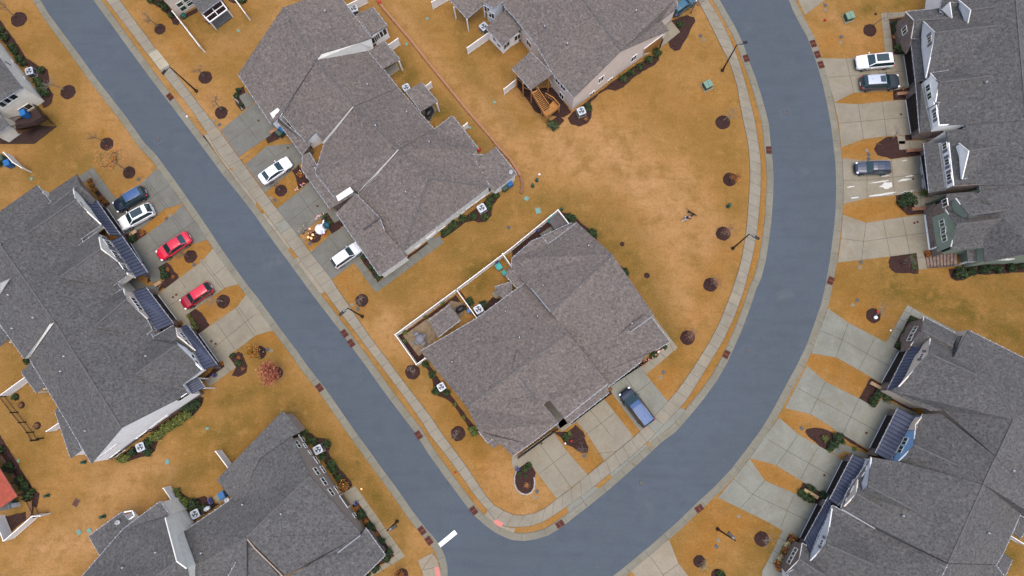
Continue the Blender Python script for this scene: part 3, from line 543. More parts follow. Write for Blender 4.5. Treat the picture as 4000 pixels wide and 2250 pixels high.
for q in (
    PL(0, (0, 200), (60, 290), (150, 400), (270, 590), (390, 665), (480, 700), (500, 790), (490, 880), (540, 950), (520, 1040), (440, 1090), (300, 700), (0, 390), (-100, 200)),
    PL(0, (1490, 0), (1570, 60), (1640, 110), (1690, 150), (1730, 210), (1740, 245), (1790, 255), (1810, 225), (1740, 130), (1640, 0)), PL(0, (1970, 70), (2100, 250), (2310, 95), (2240, 0), (2100, 60)), PL(0, (1815, 175), (1990, 75), (1990, 120), (1850, 200)), PL(0, (2290, 0), (2350, 35), (2470, 35), (2490, 0)),
    PL(0, (2350, 950), (2400, 890), (2450, 870), (2470, 930), (2410, 970), (2480, 1080), (2430, 1120), (2380, 1060)), PL(1, (90, 1370), (200, 1275), (260, 1340), (230, 1400), (120, 1445)),
    PL(11, (360, 270), (430, 208), (545, 375), (430, 455), (415, 400), (400, 340)), PL(11, (775, 650), (800, 640), (850, 660), (820, 692)), PL(11, (655, 760), (720, 690), (790, 790), (850, 758), (892, 812), (765, 910), (735, 850), (690, 820)),
    PL(11, (1045, 1140), (1090, 1110), (1290, 1330), (1225, 1392)), PL(11, (1290, 1320), (1735, 1005), (1720, 985), (1300, 1290)), PL(11, (1855, 930), (2400, 490), (2440, 480), (2460, 520), (2380, 620), (2370, 720), (2310, 780), (2240, 790), (2190, 770), (2100, 790), (1960, 900), (1880, 950)),
    PL(2, (560, 1190), (590, 1250), (680, 1275), (760, 1240), (795, 1190), (800, 1080), (790, 1030), (900, 930), (960, 900), (1040, 915), (1120, 880), (1250, 760), (1440, 650), (1480, 600), (1470, 540), (1270, 640), (950, 870), (610, 1130)),
    PL(2, (60, 760), (40, 860), (240, 1130), (310, 1160), (520, 1180), (600, 1130), (410, 880), (200, 890)), PL(2, (1580, 220), (1690, 170), (1760, 150), (1830, 175), (1845, 215), (1810, 270), (1740, 410), (1690, 500), (1640, 515), (1590, 480), (1570, 420), (1680, 330)), PL(2, (365, 1245), (430, 1195), (470, 1170), (520, 1215), (415, 1320)),
    PL(12, (0, 1040), (465, 700), (560, 800), (380, 1010), (200, 975), (0, 1140)), PL(12, (490, 680), (600, 700), (700, 800), (860, 900), (850, 970), (740, 870), (640, 770), (560, 790)), PL(12, (1090, 1220), (1160, 1280), (1160, 1340), (1130, 1330)),
    PL(21, (1420, 480), (1480, 455), (2010, 70), (2160, 260), (2220, 290), (1960, 140), (1500, 490), (1640, 690), (1660, 640), (1700, 700), (1620, 760)), PL(21, (2040, 20), (2230, 300), (2500, 120), (2380, 90), (2200, 250), (2080, 60)),
    PL(21, (1680, 760), (1750, 850), (1775, 930), (1785, 1030), (1800, 1070), (1830, 1085), (1900, 1110), (1960, 1150), (2050, 1270), (2130, 1390), (2180, 1449), (2240, 1449), (1900, 1000), (1700, 720)),
    PL(22, (1270, 770), (1560, 570), (1560, 590), (1290, 795)), PL(22, (915, 1110), (985, 980), (1015, 1060)), PL(32, (410, 0), (700, 0), (770, 150), (760, 210), (700, 210), (610, 150), (530, 120), (500, 60), (430, 10)), PL(22, (580, 1430), (640, 1375), (720, 1449), (740, 1500), (600, 1500)),
    PL(32, (40, 380), (170, 295), (240, 410), (220, 500), (215, 580), (170, 615), (110, 615), (50, 570), (25, 470)),
    PL(10, (860, 350), (900, 335), (1115, 610), (1050, 640)), PL(10, (1255, 915), (1400, 830), (1430, 880), (1480, 905), (1310, 1020), (1280, 980)), PL(10, (1590, 1235), (1680, 1190), (1720, 1220), (1800, 1340), (1700, 1448), (1600, 1448), (1660, 1360)), PL(10, (1490, 1350), (1540, 1290), (1575, 1340), (1480, 1400)),
    PL(20, (1480, 0), (1640, 0), (1560, 60)), PL(20, (1770, 350), (1820, 320), (1850, 380), (1800, 400)), PL(20, (1880, 270), (1960, 205), (2030, 250), (2110, 375), (1995, 468)), PL(20, (2300, 690), (2400, 640), (2440, 660), (2490, 780), (2480, 850), (2400, 895), (2330, 880), (2375, 795)), PL(20, (2195, 765), (2230, 730), (2275, 780), (2070, 930), (2060, 900)),
    PL(20, (1500, 1449), (2010, 1090), (2050, 1100), (2030, 1180), (1960, 1270), (1700, 1449)), PL(30, (1160, 265), (1480, 60), (1560, 40), (1590, 100), (1560, 190), (1500, 235), (1420, 250), (1280, 290), (1210, 310)),
    PL(31, (460, -20), (560, 10), (600, 50), (690, 60), (760, 110), (730, 200), (780, 290), (850, 380), (960, 500), (970, 540), (880, 610), (640, 230)), PL(31, (965, 735), (1020, 695), (1400, 1240), (1070, 1448), (1040, 1448), (1290, 1240)),
    PL(30, (1730, 560), (1790, 590), (1930, 680), (2060, 640), (2130, 700), (2210, 720), (1950, 900), (1850, 740)), PL(30, (0, 20), (60, 130), (140, 250), (230, 400), (330, 560), (400, 620), (370, 760), (310, 740), (240, 600), (0, 220)), PL(30, (40, 850), (260, 800), (270, 880), (110, 1000)),
    PL(3, (1215, 192), (1345, 178), (1400, 560), (1265, 550)), PL(3, (1255, 905), (1430, 870), (1400, 1000), (1260, 1008)), PL(3, (1375, 1360), (1440, 1355), (1445, 1410), (1385, 1415)), PL(3, (1080, 1449), (1190, 1380), (1300, 1372), (1310, 1449)),
    PL(13, (1090, 0), (1312, 0), (1325, 55), (1560, 40), (1545, 110), (1240, 150), (1100, 110), (1065, 50)), PL(13, (1280, 515), (1450, 495), (1470, 630), (1590, 630), (1580, 700), (1400, 715), (1340, 660), (1290, 590)), PL(13, (1230, 1130), (1490, 1092), (1515, 1262), (1510, 1305), (1280, 1295), (1220, 1240), (1212, 1180)), PL(13, (1562, 1080), (1625, 1075), (1640, 1125), (1575, 1135)),
    PL(13, (1815, 1255), (1840, 1350), (1890, 1375), (1960, 1370), (2050, 1320), (2300, 1305), (2576, 1290), (2576, 1190), (2200, 1210)), PL(23, (1430, 270), (1540, 325), (1310, 640), (1255, 600)), PL(23, (1030, 905), (1140, 970), (1120, 1100), (1075, 1205), (910, 1115), (960, 1030)), PL(23, (1175, 1185), (1270, 1235), (1200, 1280), (1140, 1245)), PL(23, (1200, 1070), (1500, 1240), (1470, 1250), (1180, 1100)),
    PL(23, (385, 1420), (470, 1405), (560, 1415), (640, 1449), 33, (690, 90), (630, 205), (550, 165), (410, 50), (375, 0)), PL(33, (700, -20), (740, 10), (1010, 190), (990, 200), (690, 20)), PL(33, (350, 505), (490, 580), (600, 630), (500, 730), (290, 615)), PL(33, (220, 1020), (320, 1075), (180, 1430), (60, 1340)),
    PL(33, (1150, 1115), (1480, 1290), (1450, 1300))): mulch_poly(q)
RINGS = [(0, 190, 195, 80), (0, 1610, 293, 58), (0, 2065, 780, 68), (0, 2225, 1133, 66), (0, 685, 925, 76), (10, 1075, 0, 68), (10, 1300, 285, 64), (10, 1917, 1130, 66), (20, 2245, 135, 70), (21, 1065, 125, 66), (21, 40, 650, 64), (21, 210, 855, 62),
    (21, 1575, 845, 76), (31, 2033, 15, 74), (11, 250, 468, 62), (11, 590, 930, 66), (2, 2120, 1230, 75), (12, 2192, 355, 70), (12, 2125, 900, 74), (12, 1995, 1415, 72), (12, 1108, 1005, 24), (12, 1357, 1322, 30), (22, 1765, 500, 74), (32, 2510, 1075, 76), (32, 1885, 1300, 62),
    (32, 2065, 1440, 62), (3, 1025, 305, 68), (23, 1060, 278, 76), (31, 1470, 1435, 62), (3, 1082, 142, 14), (20, 160, 1098, 36), (20, 215, 1178, 36), (20, 375, 1385, 38)]
for rc, x, y, r in RINGS: mulch_ring(W(rc, x, y), (W(rc, x+r, y)-W(rc, x, y)).length)
setp(MU.build('mulch', label='dark brown bark mulch in the beds and round the trees', cat='mulch'), kind='stuff')
# ------------------------------------------------------------ buildings
def V(rc, x, y, z, ground=False):
    """roof vertex: photo pixel of a point standing z metres up (or its foot when ground)"""
    p = G(px(rc, x, y), 0 if ground else z); p.z = z; return p
def VS(x, y, z): return G((x, y), z)
class House:
    def __init__(s, name, loc_px, label, cat='house'):
        g = G(loc_px); s.root = empty(name, (g.x, g.y, 0), label=label, cat=cat); s.o = s.root.location
        s.roof = MB(); s.roofmat = 'roof_shingle'; s.walls = {}; s.quads = []; s.gut = MB(); s.rake = MB(); s.facets = []; s.metal = []
    def wall_mb(s, m): return s.walls.setdefault(m, MB())
    def mass(s, facets, wall='white_siding', oh=.18, z0=0, th=.16, gutters=True, low=None, lowz=0, roof=None, rakes='rake_trim', walls=True, seams=None, gz=.5, skipwall=()):
        """facets share corner points; walls drop from the outline moved in by oh"""
        rm_ = roof or s.roofmat; mb = MB(); WL = {}
        key = lambda p: (round(p.x, 3), round(p.y, 3), round(p.z, 3))
        F_ = []
        for f in facets:
            a = sum(p.x*q.y-q.x*p.y for p, q in zip(f, f[1:]+f[:1])); F_.append(f if a > 0 else f[::-1])
        edges = {}
        for f in F_:
            for p, q in zip(f, f[1:]+f[:1]): edges[(key(p), key(q))] = (p, q)
        bnd = {k[0]: (k[1], v) for k, v in edges.items() if (k[1], k[0]) not in edges}
        cap = MB()
        for (k0, k1_), (p, q) in edges.items():
            if (k1_, k0) in edges and k0 < k1_ and (q-p).length > 1: cap.beam(p+Vector((0, 0, .02)), q+Vector((0, 0, .02)), .20, .04, 'ridge_cap')
        if cap.v: cap.build('ridge_cap', s.root, world=True)
        loops = []
        while bnd:
            st = next(iter(bnd)); loop = []; k = st
            while k in bnd: nk, (p, q) = bnd.pop(k); loop.append(p); k = nk
            loops.append(loop)
        from mathutils.geometry import tessellate_polygon
        for f in F_:
            tr = tessellate_polygon([[Vector((p.x, p.y, 0)) for p in f]])
            for t in tr:
                a, b, c = (f[i] for i in t)
                if (b-a).cross(c-a).z < 0: a, b, c = a, c, b
                mb.face([a, b, c], rm_); mb.face([c-Vector((0, 0, th)), b-Vector((0, 0, th)), a-Vector((0, 0, th))], 'rake_trim'); s.facets.append((a, b, c))
        for loop in loops:
            n = len(loop)
            if n < 3: continue
            for i in range(n):
                p, q = loop[i], loop[(i+1) % n]; mb.face([p-Vector((0, 0, th)), q-Vector((0, 0, th)), q, p], 'rake_trim')
                d = q-p
                if d.length < .5: continue
                t = d.normalized(); out = Vector((t.y, -t.x, 0)).normalized()
                if abs(d.z)/max(.01, d.to_2d().length) < .12:
                    if gutters and d.length > 1.2: g_ = MB(); g_.beam(p+out*.04-Vector((0, 0, .09)), q+out*.04-Vector((0, 0, .09)), .10, .10, 'gutter'); [g_.box(((p+out*.10).lerp(q+out*.10, (k_+.5)/max(1, int(d.length/.8)))-Vector((0, 0, .06))), (.055, .055, .05), 'trim') for k_ in range(max(1, int(d.length/.8)))]; g_.build('gutter', s.root, world=True)
                elif rakes and rakes != 'rake_trim': g_ = MB(); g_.beam(p+out*.02-Vector((0, 0, .09)), q+out*.02-Vector((0, 0, .09)), .09, .22, rakes); g_.build('roof_trim', s.root, world=True)
            if not walls: continue
            ins = []
            for i in range(n):
                a, b, c = loop[i-1], loop[i], loop[(i+1) % n]
                d1 = (b-a).to_2d(); d2 = (c-b).to_2d()
                if d1.length < 1e-4 or d2.length < 1e-4: ins.append(b.copy()); continue
                d1.normalize(); d2.normalize(); n1 = Vector((-d1.y, d1.x)); n2 = Vector((-d2.y, d2.x)); m = n1+n2
                k = 1+n1.dot(n2); m = m/max(.35, k); ins.append(Vector((b.x+m.x*oh, b.y+m.y*oh, b.z)))
            wm = WL.setdefault(wall, MB()); lw = WL.setdefault(low, MB()) if low else None
            for i in range(n):
                if i in skipwall: continue
                p, q = ins[i], ins[(i+1) % n]
                if (q-p).to_2d().length < .05: continue
                zp, zq = p.z-th*.8-oh*.25, q.z-th*.8-oh*.25
                if low:
                    lw.face([(p.x, p.y, z0), (q.x, q.y, z0), (q.x, q.y, min(lowz, zq)), (p.x, p.y, min(lowz, zp))], low); zb = lowz
                    wm.face([(p.x, p.y, min(zb, zp)), (q.x, q.y, min(zb, zq)), (q.x, q.y, zq), (p.x, p.y, zp)], wall)
                else: wm.face([(p.x, p.y, z0), (q.x, q.y, z0), (q.x, q.y, zq), (p.x, p.y, zp)], wall)
                s.quads.append((Vector((p.x, p.y, z0)), Vector((q.x, q.y, z0)), zp, zq))
        if roof:
            if seams:
                A, B, C, D, ns = seams     # A-B upper edge, D-C lower edge
                for k in range(ns+1):
                    u = A.lerp(B, k/ns); l = D.lerp(C, k/ns); mb.beam(u+Vector((0, 0, .03)), l+Vector((0, 0, .03)), .07, .05, 'metal_seam')
        mb.build('metal_roof' if 'metal' in rm_ else 'roof', s.root, world=True)
        for w_ in WL.values():
            if w_.v: w_.build('wall', s.root, world=True)
        return loops
    def metal(s, *a): pass
    def hit(s, p):
        r = ray(p); best = None
        for a, b, za, zb in s.quads:
            d = (b-a); n = Vector((d.y, -d.x, 0))
            den = n.dot(r)
            if abs(den) < 1e-9: continue
            t = n.dot(a-Vector((0, 0, HCAM)))/den; h = Vector((0, 0, HCAM))+r*t; u = (h-a).dot(d)/d.dot(d)
            if -.02 <= u <= 1.02 and h.z >= a.z-.3 and h.z <= za+(zb-za)*u+.3 and den < 0:
                if best is None or t < best[0]: best = (t, h, d.normalized(), n.normalized())
        return best
    def window(s, rc, x, y, w=.9, h=1.4, panes=2, shutters=False, glass='glass', name='window', frame='trim', fw=.05):
        b = s.hit(px(rc, x, y))
        if not b: print('NOWALL', name, rc, x, y); return None
        t, c, tx, n = b; up = Vector((0, 0, 1)); mb = MB(); o = c+n*.03
        for sgn in (-1, 1):
            mb.beam(o+tx*sgn*(w/2)-up*h/2, o+tx*sgn*(w/2)+up*h/2, fw, .1, frame)
            mb.beam(o+up*sgn*h/2-tx*(w/2+fw/2), o+up*sgn*h/2+tx*(w/2+fw/2), .1, fw, frame)
        for k in range(1, panes): mb.beam(o+tx*w*(k/panes-.5)-up*h/2, o+tx*w*(k/panes-.5)+up*h/2, fw, .08, frame)
        f = mb.build(name, s.root, world=True)
        g = MB(); q = o+n*.005; g.face([q-tx*w/2-up*h/2, q+tx*w/2-up*h/2, q+tx*w/2+up*h/2, q-tx*w/2+up*h/2], glass)
        go_ = g.build('pane', f, origin=s.o)
        go_.location = (0, 0, 0)
        if shutters:
            for sgn in (-1, 1):
                m2 = MB(); p = c+tx*sgn*(w/2+.3)+n*.04; m2.beam(p-up*h/2, p+up*h/2, .38, .05, 'shutter'); m2.build('shutter', s.root, world=True)
        return b
    def door(s, rc, pts, m='garage_dark', name='garage_door', out=.04, frame=None):
        """flat panel whose corners are photo pixels on a wall"""
        cx = sum(p[0] for p in pts)/len(pts); cy = sum(p[1] for p in pts)/len(pts); b = s.hit(px(rc, cx, cy))
        if not b: print('NOWALL', name, rc, cx, cy); return
        t, c, tx, n = b; P_ = []
        for p in pts:
            r = ray(px(rc, *p)); tt = n.dot(c-Vector((0, 0, HCAM)))/n.dot(r); P_.append(Vector((0, 0, HCAM))+r*tt)
        lo = min(p.z for p in P_)
        mb = MB(); q = [p+n*out for p in P_]; mb.face(q, m)
        for a, b2 in zip(P_, P_[1:]+P_[:1]): mb.beam(a+n*out, b2+n*out, .12, .06, frame or 'trim')
        mb.build(name, s.root, world=True)
    def gface(s, A, B, rc, pts, m, trim=0, out=.0, name='gable_wall'):
        """wall in the vertical plane through A and B, its outline given by photo pixels; the first trim edges carry a rake board"""
        d = (B-A); d.z = 0; d.normalize(); n = Vector((d.y, -d.x, 0)); O_ = Vector((0, 0, HCAM))
        if n.dot(-A) < 0: n = -n
        P_ = []
        for p in pts:
            r = ray(px(rc, *p)); t = n.dot(A+n*out-O_)/n.dot(r); P_.append(O_+r*t)
        mb = MB(); c = sum(P_, Vector())/len(P_); k = (P_[1]-P_[0]).cross(P_[2]-P_[1]); F_ = P_
        mb.face(F_, m); mb.face([p-n*.12 for p in F_][::-1], m)
        for a, b in zip(P_, P_[1:]+P_[:1]): mb.face([a, b, b-n*.12, a-n*.12], m)
        mb.build(name, s.root, world=True)
        for i in range(trim):
            q = MB(); q.beam(P_[i]+n*.03, P_[i+1]+n*.03, .05, .13, 'trim'); q.build('rake_board', s.root, world=True)
        us = [(p-A).dot(d) for p in P_]; a = A+d*min(us)+n*out; b = A+d*max(us)+n*out
        a.z = b.z = 0
        if (Vector(((b-a).y, -(b-a).x, 0))).dot(n) < 0: a, b = b, a
        zt_ = max(p.z for p in P_)+.1; s.quads.append((a, b, zt_, zt_)); return n
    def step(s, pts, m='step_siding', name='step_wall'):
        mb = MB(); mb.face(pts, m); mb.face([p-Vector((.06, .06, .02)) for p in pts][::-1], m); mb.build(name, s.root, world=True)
    def garage(s, a, b, h=2.3, m='garage_dark', name='garage_door', out=None):
        """door between two foot points (rc,x,y); stands on the drive line"""
        p, q = W(*a), W(*b); d = (q-p).normalized(); n = Vector((d.y, -d.x, 0))
        if n.dot(-p) < 0: n = -n
        p = p+n*.16; q = q+n*.16
        mb = MB(); mb.face([p, q, q+Vector((0, 0, h)), p+Vector((0, 0, h))], m)
        for k in range(1, 4): mb.beam(p+n*.02+Vector((0, 0, h*k/4)), q+n*.02+Vector((0, 0, h*k/4)), .02, .04, 'black_metal')
        mb.beam(p+n*.05+Vector((0, 0, .05)), q+n*.05+Vector((0, 0, .05)), .07, .07, 'trim')
        mb.beam(p+n*.03, p+n*.03+Vector((0, 0, h)), .06, .06, 'rake_trim'); mb.beam(q+n*.03, q+n*.03+Vector((0, 0, h)), .06, .06, 'rake_trim')
        wb = s.wall_mb('stone'); e = d*.9; bk = -n*.06
        wb.face([p-e+bk, q+e+bk, q+e+bk+Vector((0, 0, h+.25)), p-e+bk+Vector((0, 0, h+.25))], 'stone')
        mb.build(name, s.root, world=True)
    def vent(s, rc, x, y):
        r = ray(px(rc, x, y)); best = None; o = Vector((0, 0, HCAM))
        from mathutils.geometry import intersect_ray_tri
        for a, b, c in s.facets:
            h = intersect_ray_tri(a, b, c, r, o, True)
            if h and (best is None or h.z > best.z): best = h
        if not best: print('NOROOF', rc, x, y); return
        mb = MB(); mb.tube([best-Vector((0, 0, .1)), best+Vector((0, 0, .42))], .09, 'vent_pipe', 8); mb.lathe(best, [(.2, -.02), (.16, .05), (.11, .12)], 'iron', 10)
        mb.build('vent_pipe', s.root, world=True)
    def raised(s, rc, pts, dz=.35):
        from mathutils.geometry import intersect_ray_tri
        P_ = []
        for p in pts:
            r = ray(px(rc, *p)); best = None
            for a, b, c in s.facets:
                h_ = intersect_ray_tri(a, b, c, r, Vector((0, 0, HCAM)), True)
                if h_ and (best is None or h_.z > best): best = h_.z
            P_.append(V(rc, p[0], p[1], (best or 3)+dz))
        s.mass([P_], 'cream_siding', .05, z0=2.5, gutters=False)
        for i, j in ((0, 1), (3, 4)): mb = MB(); mb.beam(P_[i], P_[j], .16, .10, 'iron'); mb.build('step_shadow_bar', s.root, world=True)  # dark bars drawn in for the shade along the roof steps
    def dish(s, rc, x, y, z):
        c = V(rc, x, y, z); mb = MB(); mb.tube([c-Vector((0, 0, .6)), c+Vector((0, 0, .1))], .04, 'vent_pipe', 6)
        c = c+Vector((0, 0, .25)); n = Vector((.5, -.3, .6)).normalized(); a = n.orthogonal().normalized(); b = n.cross(a); vs = [c-n*.08]; N = 14
        for rr_, dz in ((.18, -.05), (.31, .03)):
            for k in range(N): t = 2*math.pi*k/N; vs.append(c+(a*math.cos(t)+b*math.sin(t))*rr_+n*dz)
        fs = [(0, 1+k, 1+(k+1) % N) for k in range(N)]+[(1+k, 1+N+k, 1+N+(k+1) % N, 1+(k+1) % N) for k in range(N)]
        mb.add(vs, fs, 'vent_pipe', True); mb.tube([c-n*.05, c+n*.4], .02, 'iron', 5); mb.build('satellite_dish', s.root, world=True)
    def post(s, p, h, m='trim', w=.16, name='porch_post', z0=0):
        mb = MB(); mb.box((p.x, p.y, z0), (w, w, h), m); mb.build(name, s.root, world=True)
    def gable(s, L, P, Rr, back, wall, depth=None, low=None, lowz=0, zb=None, roof=None, **k):
        """front gable: left eave, peak, right eave, ridge back point"""
        d = (back-P); d.z = 0
        L2, R2 = L+d, Rr+d
        s.mass([[L, P, back, L2], [P, Rr, R2, back]], wall, low=low, lowz=lowz, **k)
    def done(s):
        if s.roof.v: s.roof.build('roof', s.root, world=True)
        for m, w_ in s.walls.items(): w_.build('wall', s.root, world=True)
        if s.gut.v: s.gut.build('gutter', s.root, world=True)
        if s.rake.v: s.rake.build('roof_trim', s.root, world=True)
def quadmetal(h, A, B, C, D, ns, wall='stone', z0=0, walls=True, m='metal_roof'):
    """pent roof: A-B along the wall, D-C the outer lower edge"""
    h.mass([[A, B, C, D]], wall, .3, z0, .1, True, roof=m, rakes=None, walls=False, seams=(A, B, C, D, ns) if ns else None)

# ---- long townhouse block left of the road
h = House('townhouse_block', px(20, 900, 700), 'long grey roofed townhouse block with blue metal garage roofs left of the road')
a = V(10, 372, 412, 4.6); r0 = VS(-62, 868, 8.6); r1 = V(20, 552, 350, 8.6); c = VS(483, 1141, 4.5)
h.mass([[r0, a, c, r1], [r0, r1, V(20, 500, 362, 8.2), V(20, 240, 706, 5.1), VS(-220, 950, 5.1)]], 'cream_siding')
r1b = V(20, 552, 348, 8.5); P = V(20, 1222, 1408, 8.5); E = VS(736, 1539, 4.5); c2 = VS(484, 1142, 4.45)
h.mass([[r1b, c2, E, P], [r1b, P, V(30, 920, 314, 4.3), V(20, 296, 710, 4.3)]], 'white_siding', .10, low='stone', lowz=1.0)
h.step([V(20, 548, 343, 8.6), V(20, 500, 363, 8.15), V(20, 240, 708, 5.0), V(20, 292, 702, 4.4)])
h.gface(V(10, 372, 412, 4.6), V(10, 540, 640, 4.6), 10, [(428, 482), (500, 508), (500, 578)], 'cream_siding', 0, .05)
h.step([V(10, 102, 1350, 8.7), V(10, 0, 1395, 8.5), V(20, 0, 60, 6.6), V(10, 60, 1410, 7.6)])
# unit one front gable, at the upper left
L = V(10, 775, 300, 3.4); Pk = V(10, 800, 405, 4.9); Rr = V(10, 960, 560, 3.4); h.mass([[L, Pk, V(10, 520, 620, 5.6), V(10, 495, 488, 3.9)], [Pk, Rr, V(10, 800, 760, 4.4), V(10, 520, 620, 5.6)]], 'stone', z0=2.9)
L = V(10, 737, 440, 4.6); Pk = V(10, 760, 565, 7.2); Rr = V(10, 1020, 808, 4.4); h.mass([[L, Pk, V(10, 300, 880, 7.6), V(10, 300, 720, 5)], [Pk, Rr, V(10, 620, 1080, 4.6), V(10, 300, 880, 7.6)]], 'cream_siding', z0=2.9)
h.gface(L, Rr, 10, [(738, 442), (760, 565), (1018, 806), (930, 700), (835, 548)], 'cream_siding', 2, .1)
h.window(10, 820, 605, .7, .8)
quadmetal(h, V(10, 835, 548, 4.0), V(10, 1105, 912, 4.0), V(10, 1212, 918, 3.0), V(10, 960, 560, 3.0), 13)
L = V(10, 985, 880, 4.8); Pk = V(10, 1022, 1052, 7.2); Rr = V(10, 1290, 1310, 4.8); h.mass([[L, Pk, V(10, 600, 1340, 7.7), V(10, 560, 1180, 5.2)], [Pk, Rr, V(10, 1100, 1448, 4.8), V(10, 600, 1340, 7.7)]], 'cream_siding', z0=2.9)
h.gface(L, Rr, 10, [(998, 935), (1022, 1052), (1240, 1225), (1290, 1310), (1370, 1345), (1118, 975), (1050, 945)], 'cream_siding', 2, .1)
for q in ((1090, 1000), (1165, 1110), (1248, 1235)): h.window(10, q[0]-2, q[1], 1.0, 1.3, shutters=True)
quadmetal(h, V(10, 1118, 975, 4.1), V(10, 1368, 1342, 4.1), V(10, 1482, 1294, 3.0), V(10, 1222, 925, 3.0), 12)
# unit two
L = V(20, 1243, 5, 5.0); Pk = V(20, 1265, 118, 7.2); Rr = V(20, 1470, 310, 4.8); S1 = V(20, 1528, 424, 4.7); T1 = V(20, 1430, 492, 4.7); K = V(20, 950, 392, 7.5)
h.mass([[L, Pk, K, V(20, 960, 170, 5.0)], [Pk, Rr, S1, T1, K]], 'beige_siding', z0=2.9)
h.gface(L, Rr, 20, [(1245, 8), (1265, 118), (1400, 238), (1482, 308), (1506, 302), (1335, 42), (1270, 38)], 'beige_siding', 3, .1)
h.window(20, 1350, 128, 1.0, 1.1); h.window(20, 1396, 192, 1.0, 1.1)
quadmetal(h, V(20, 1335, 40, 4.0), V(20, 1578, 430, 4.0), V(20, 1742, 360, 3.0), V(20, 1465, -5, 3.0), 14)
# unit three, two gables one behind the other
L = V(20, 1762, 492, 4.6); Pk = V(20, 1780, 574, 7.4); Rr = V(20, 2036, 820, 4.5); K = V(20, 1370, 865, 7.6)
h.mass([[L, Pk, K, V(20, 1500, 520, 4.4)], [Pk, Rr, V(20, 1848, 965, 4.5), V(20, 1700, 1060, 4.6), K]], 'white_siding', z0=2.9)
h.gface(L, Rr, 20, [(1762, 492), (1780, 574), (2034, 820), (2056, 822), (1925, 640), (1900, 655), (1792, 560)], 'white_siding', 2, .1)
h.window(20, 1938, 688, .5, .8, 1); h.window(20, 1975, 745, .5, .8, 1)
L = V(20, 1745, 375, 4.2); Pk = V(20, 1788, 482, 5.8); Rr = V(20, 1968, 628, 4.2)
h.mass([[L, Pk, V(20, 1600, 640, 5.9), V(20, 1500, 520, 4.2)], [Pk, Rr, V(20, 1890, 662, 4.2), V(20, 1600, 640, 5.9)]], 'beige_siding', z0=2.9)
h.gface(L, Rr, 20, [(1770, 402), (1788, 482), (1968, 628), (1815, 402)], 'beige_siding', 2, .1)
h.window(20, 1836, 478, .9, 1.0); h.window(20, 1882, 546, .9, 1.0)
quadmetal(h, V(20, 1815, 395, 3.9), V(20, 2054, 822, 3.9), V(20, 2182, 774, 3.0), V(20, 1886, 373, 3.0), 14)
quadmetal(h, V(20, 1870, 960, 3.4), V(20, 1932, 1062, 3.4), V(20, 2057, 1002, 3.0), V(20, 1992, 903, 3.0), 5, walls=False)
for q in ((2057, 1002), (1992, 903)): h.post(V(20, q[0]-8, q[1]+4, 3.0), 2.9, 'trim')
for a_, b_ in (((10, 1065, 655), (10, 1240, 905)), ((10, 1300, 1000), (10, 1478, 1300)), ((20, 1580, 80), (20, 1768, 330)), ((20, 1990, 475), (20, 2195, 765))): h.garage(a_, b_)
# rear porches
h.mass([[V(20, 300, 752, 3.6), V(20, 465, 975, 3.6), V(20, 365, 1056, 2.8), V(20, 213, 845, 2.8)]], 'white_siding', walls=False); h.mass([[V(20, 605, 1165, 3.8), V(20, 700, 1320, 3.8), V(30, 815, 185, 3.6), V(30, 710, 262, 2.9), V(20, 552, 1235, 2.9)]], 'white_siding')
h.mass([[V(20, -60, 320, 4), V(20, 95, 505, 4), V(20, 0, 585, 3), V(20, -180, 400, 3)]], 'white_siding', walls=False)
for rc, x, y in ((20, 430, 1015), (20, 375, 1045), (20, 90, 545)): h.post(V(rc, x, y, 2.8), 2.6)
for x, y in ((1845, 1095),): h.window(20, x, y, 1.6, 1.2)
for x, y in ((1662, 1297), (1600, 1340), (1540, 1387)): h.window(20, x, y, .9, .45, 1)
for x, y in ((1155, 140), (1090, 188), (1023, 235)): h.window(30, x, y, .9, .45, 1)
h.window(30, 1445, 22, 1.7, 1.2); h.window(30, 1185, 213, 1.5, 1.2)
for rc, x, y in ((20, 97, 72), (20, 348, 300), (20, 137, 408), (20, 657, 688), (20, 623, 838), (20, 870, 1436), (20, 1477, 685), (10, 8, 1008)): h.vent(rc, x, y)
h.done()

# ---- long block above the centre, single storey fronts
h = House('townhouse_block', px(11, 900, 200), 'long brown roofed terrace with rear porches beside the terracotta garden wall'); h.roofmat = 'roof_shingle_brown'
r0 = V(1, 270, 75, 7.6); r1 = V(1, 608, 600, 7.6); a = V(0, 2395, 745, 3.2); d = V(1, 155, 1250, 3.1); cc = V(1, 1160, 382, 5.2)
h.mass([[a, r0, r1, V(1, 225, 1180, 3.7), d], [r0, V(1, 490, -5, 6.4), V(1, 770, -130, 5.2), cc, V(1, 1035, 428, 5.6), V(1, 655, 542, 7.5), r1]], 'white_siding')
r2 = V(1, 990, 1066, 7.4); r1b = V(1, 610, 603, 7.5)
h.mass([[r1b, V(1, 262, 1150, 3.4), V(1, 500, 1425, 3.2), V(1, 600, 1330, 4.0), V(1, 672, 1432, 3.2), r2], [r1b, r2, V(1, 1425, 880, 3.2), V(1, 1085, 448, 3.3)]], 'white_siding')
r3 = V(11, 1440, 48, 7.3); r2b = V(1, 992, 1070, 7.2)
h.mass([[r2b, V(1, 690, 1440, 3.1), V(11, 595, 290, 3.3), V(11, 800, 545, 3.3), V(11, 943, 432, 4.2), V(11, 1035, 492, 3.5), r3], [r2b, r3, V(1, 1790, 1300, 3.2), V(1, 1425, 882, 3.2)]], 'white_siding')
r3b = V(11, 1442, 52, 7.1); r4 = V(11, 1735, 345, 6.9); s_ = V(11, 1478, 1088, 3.2); e = V(11, 2350, 425, 3.2)
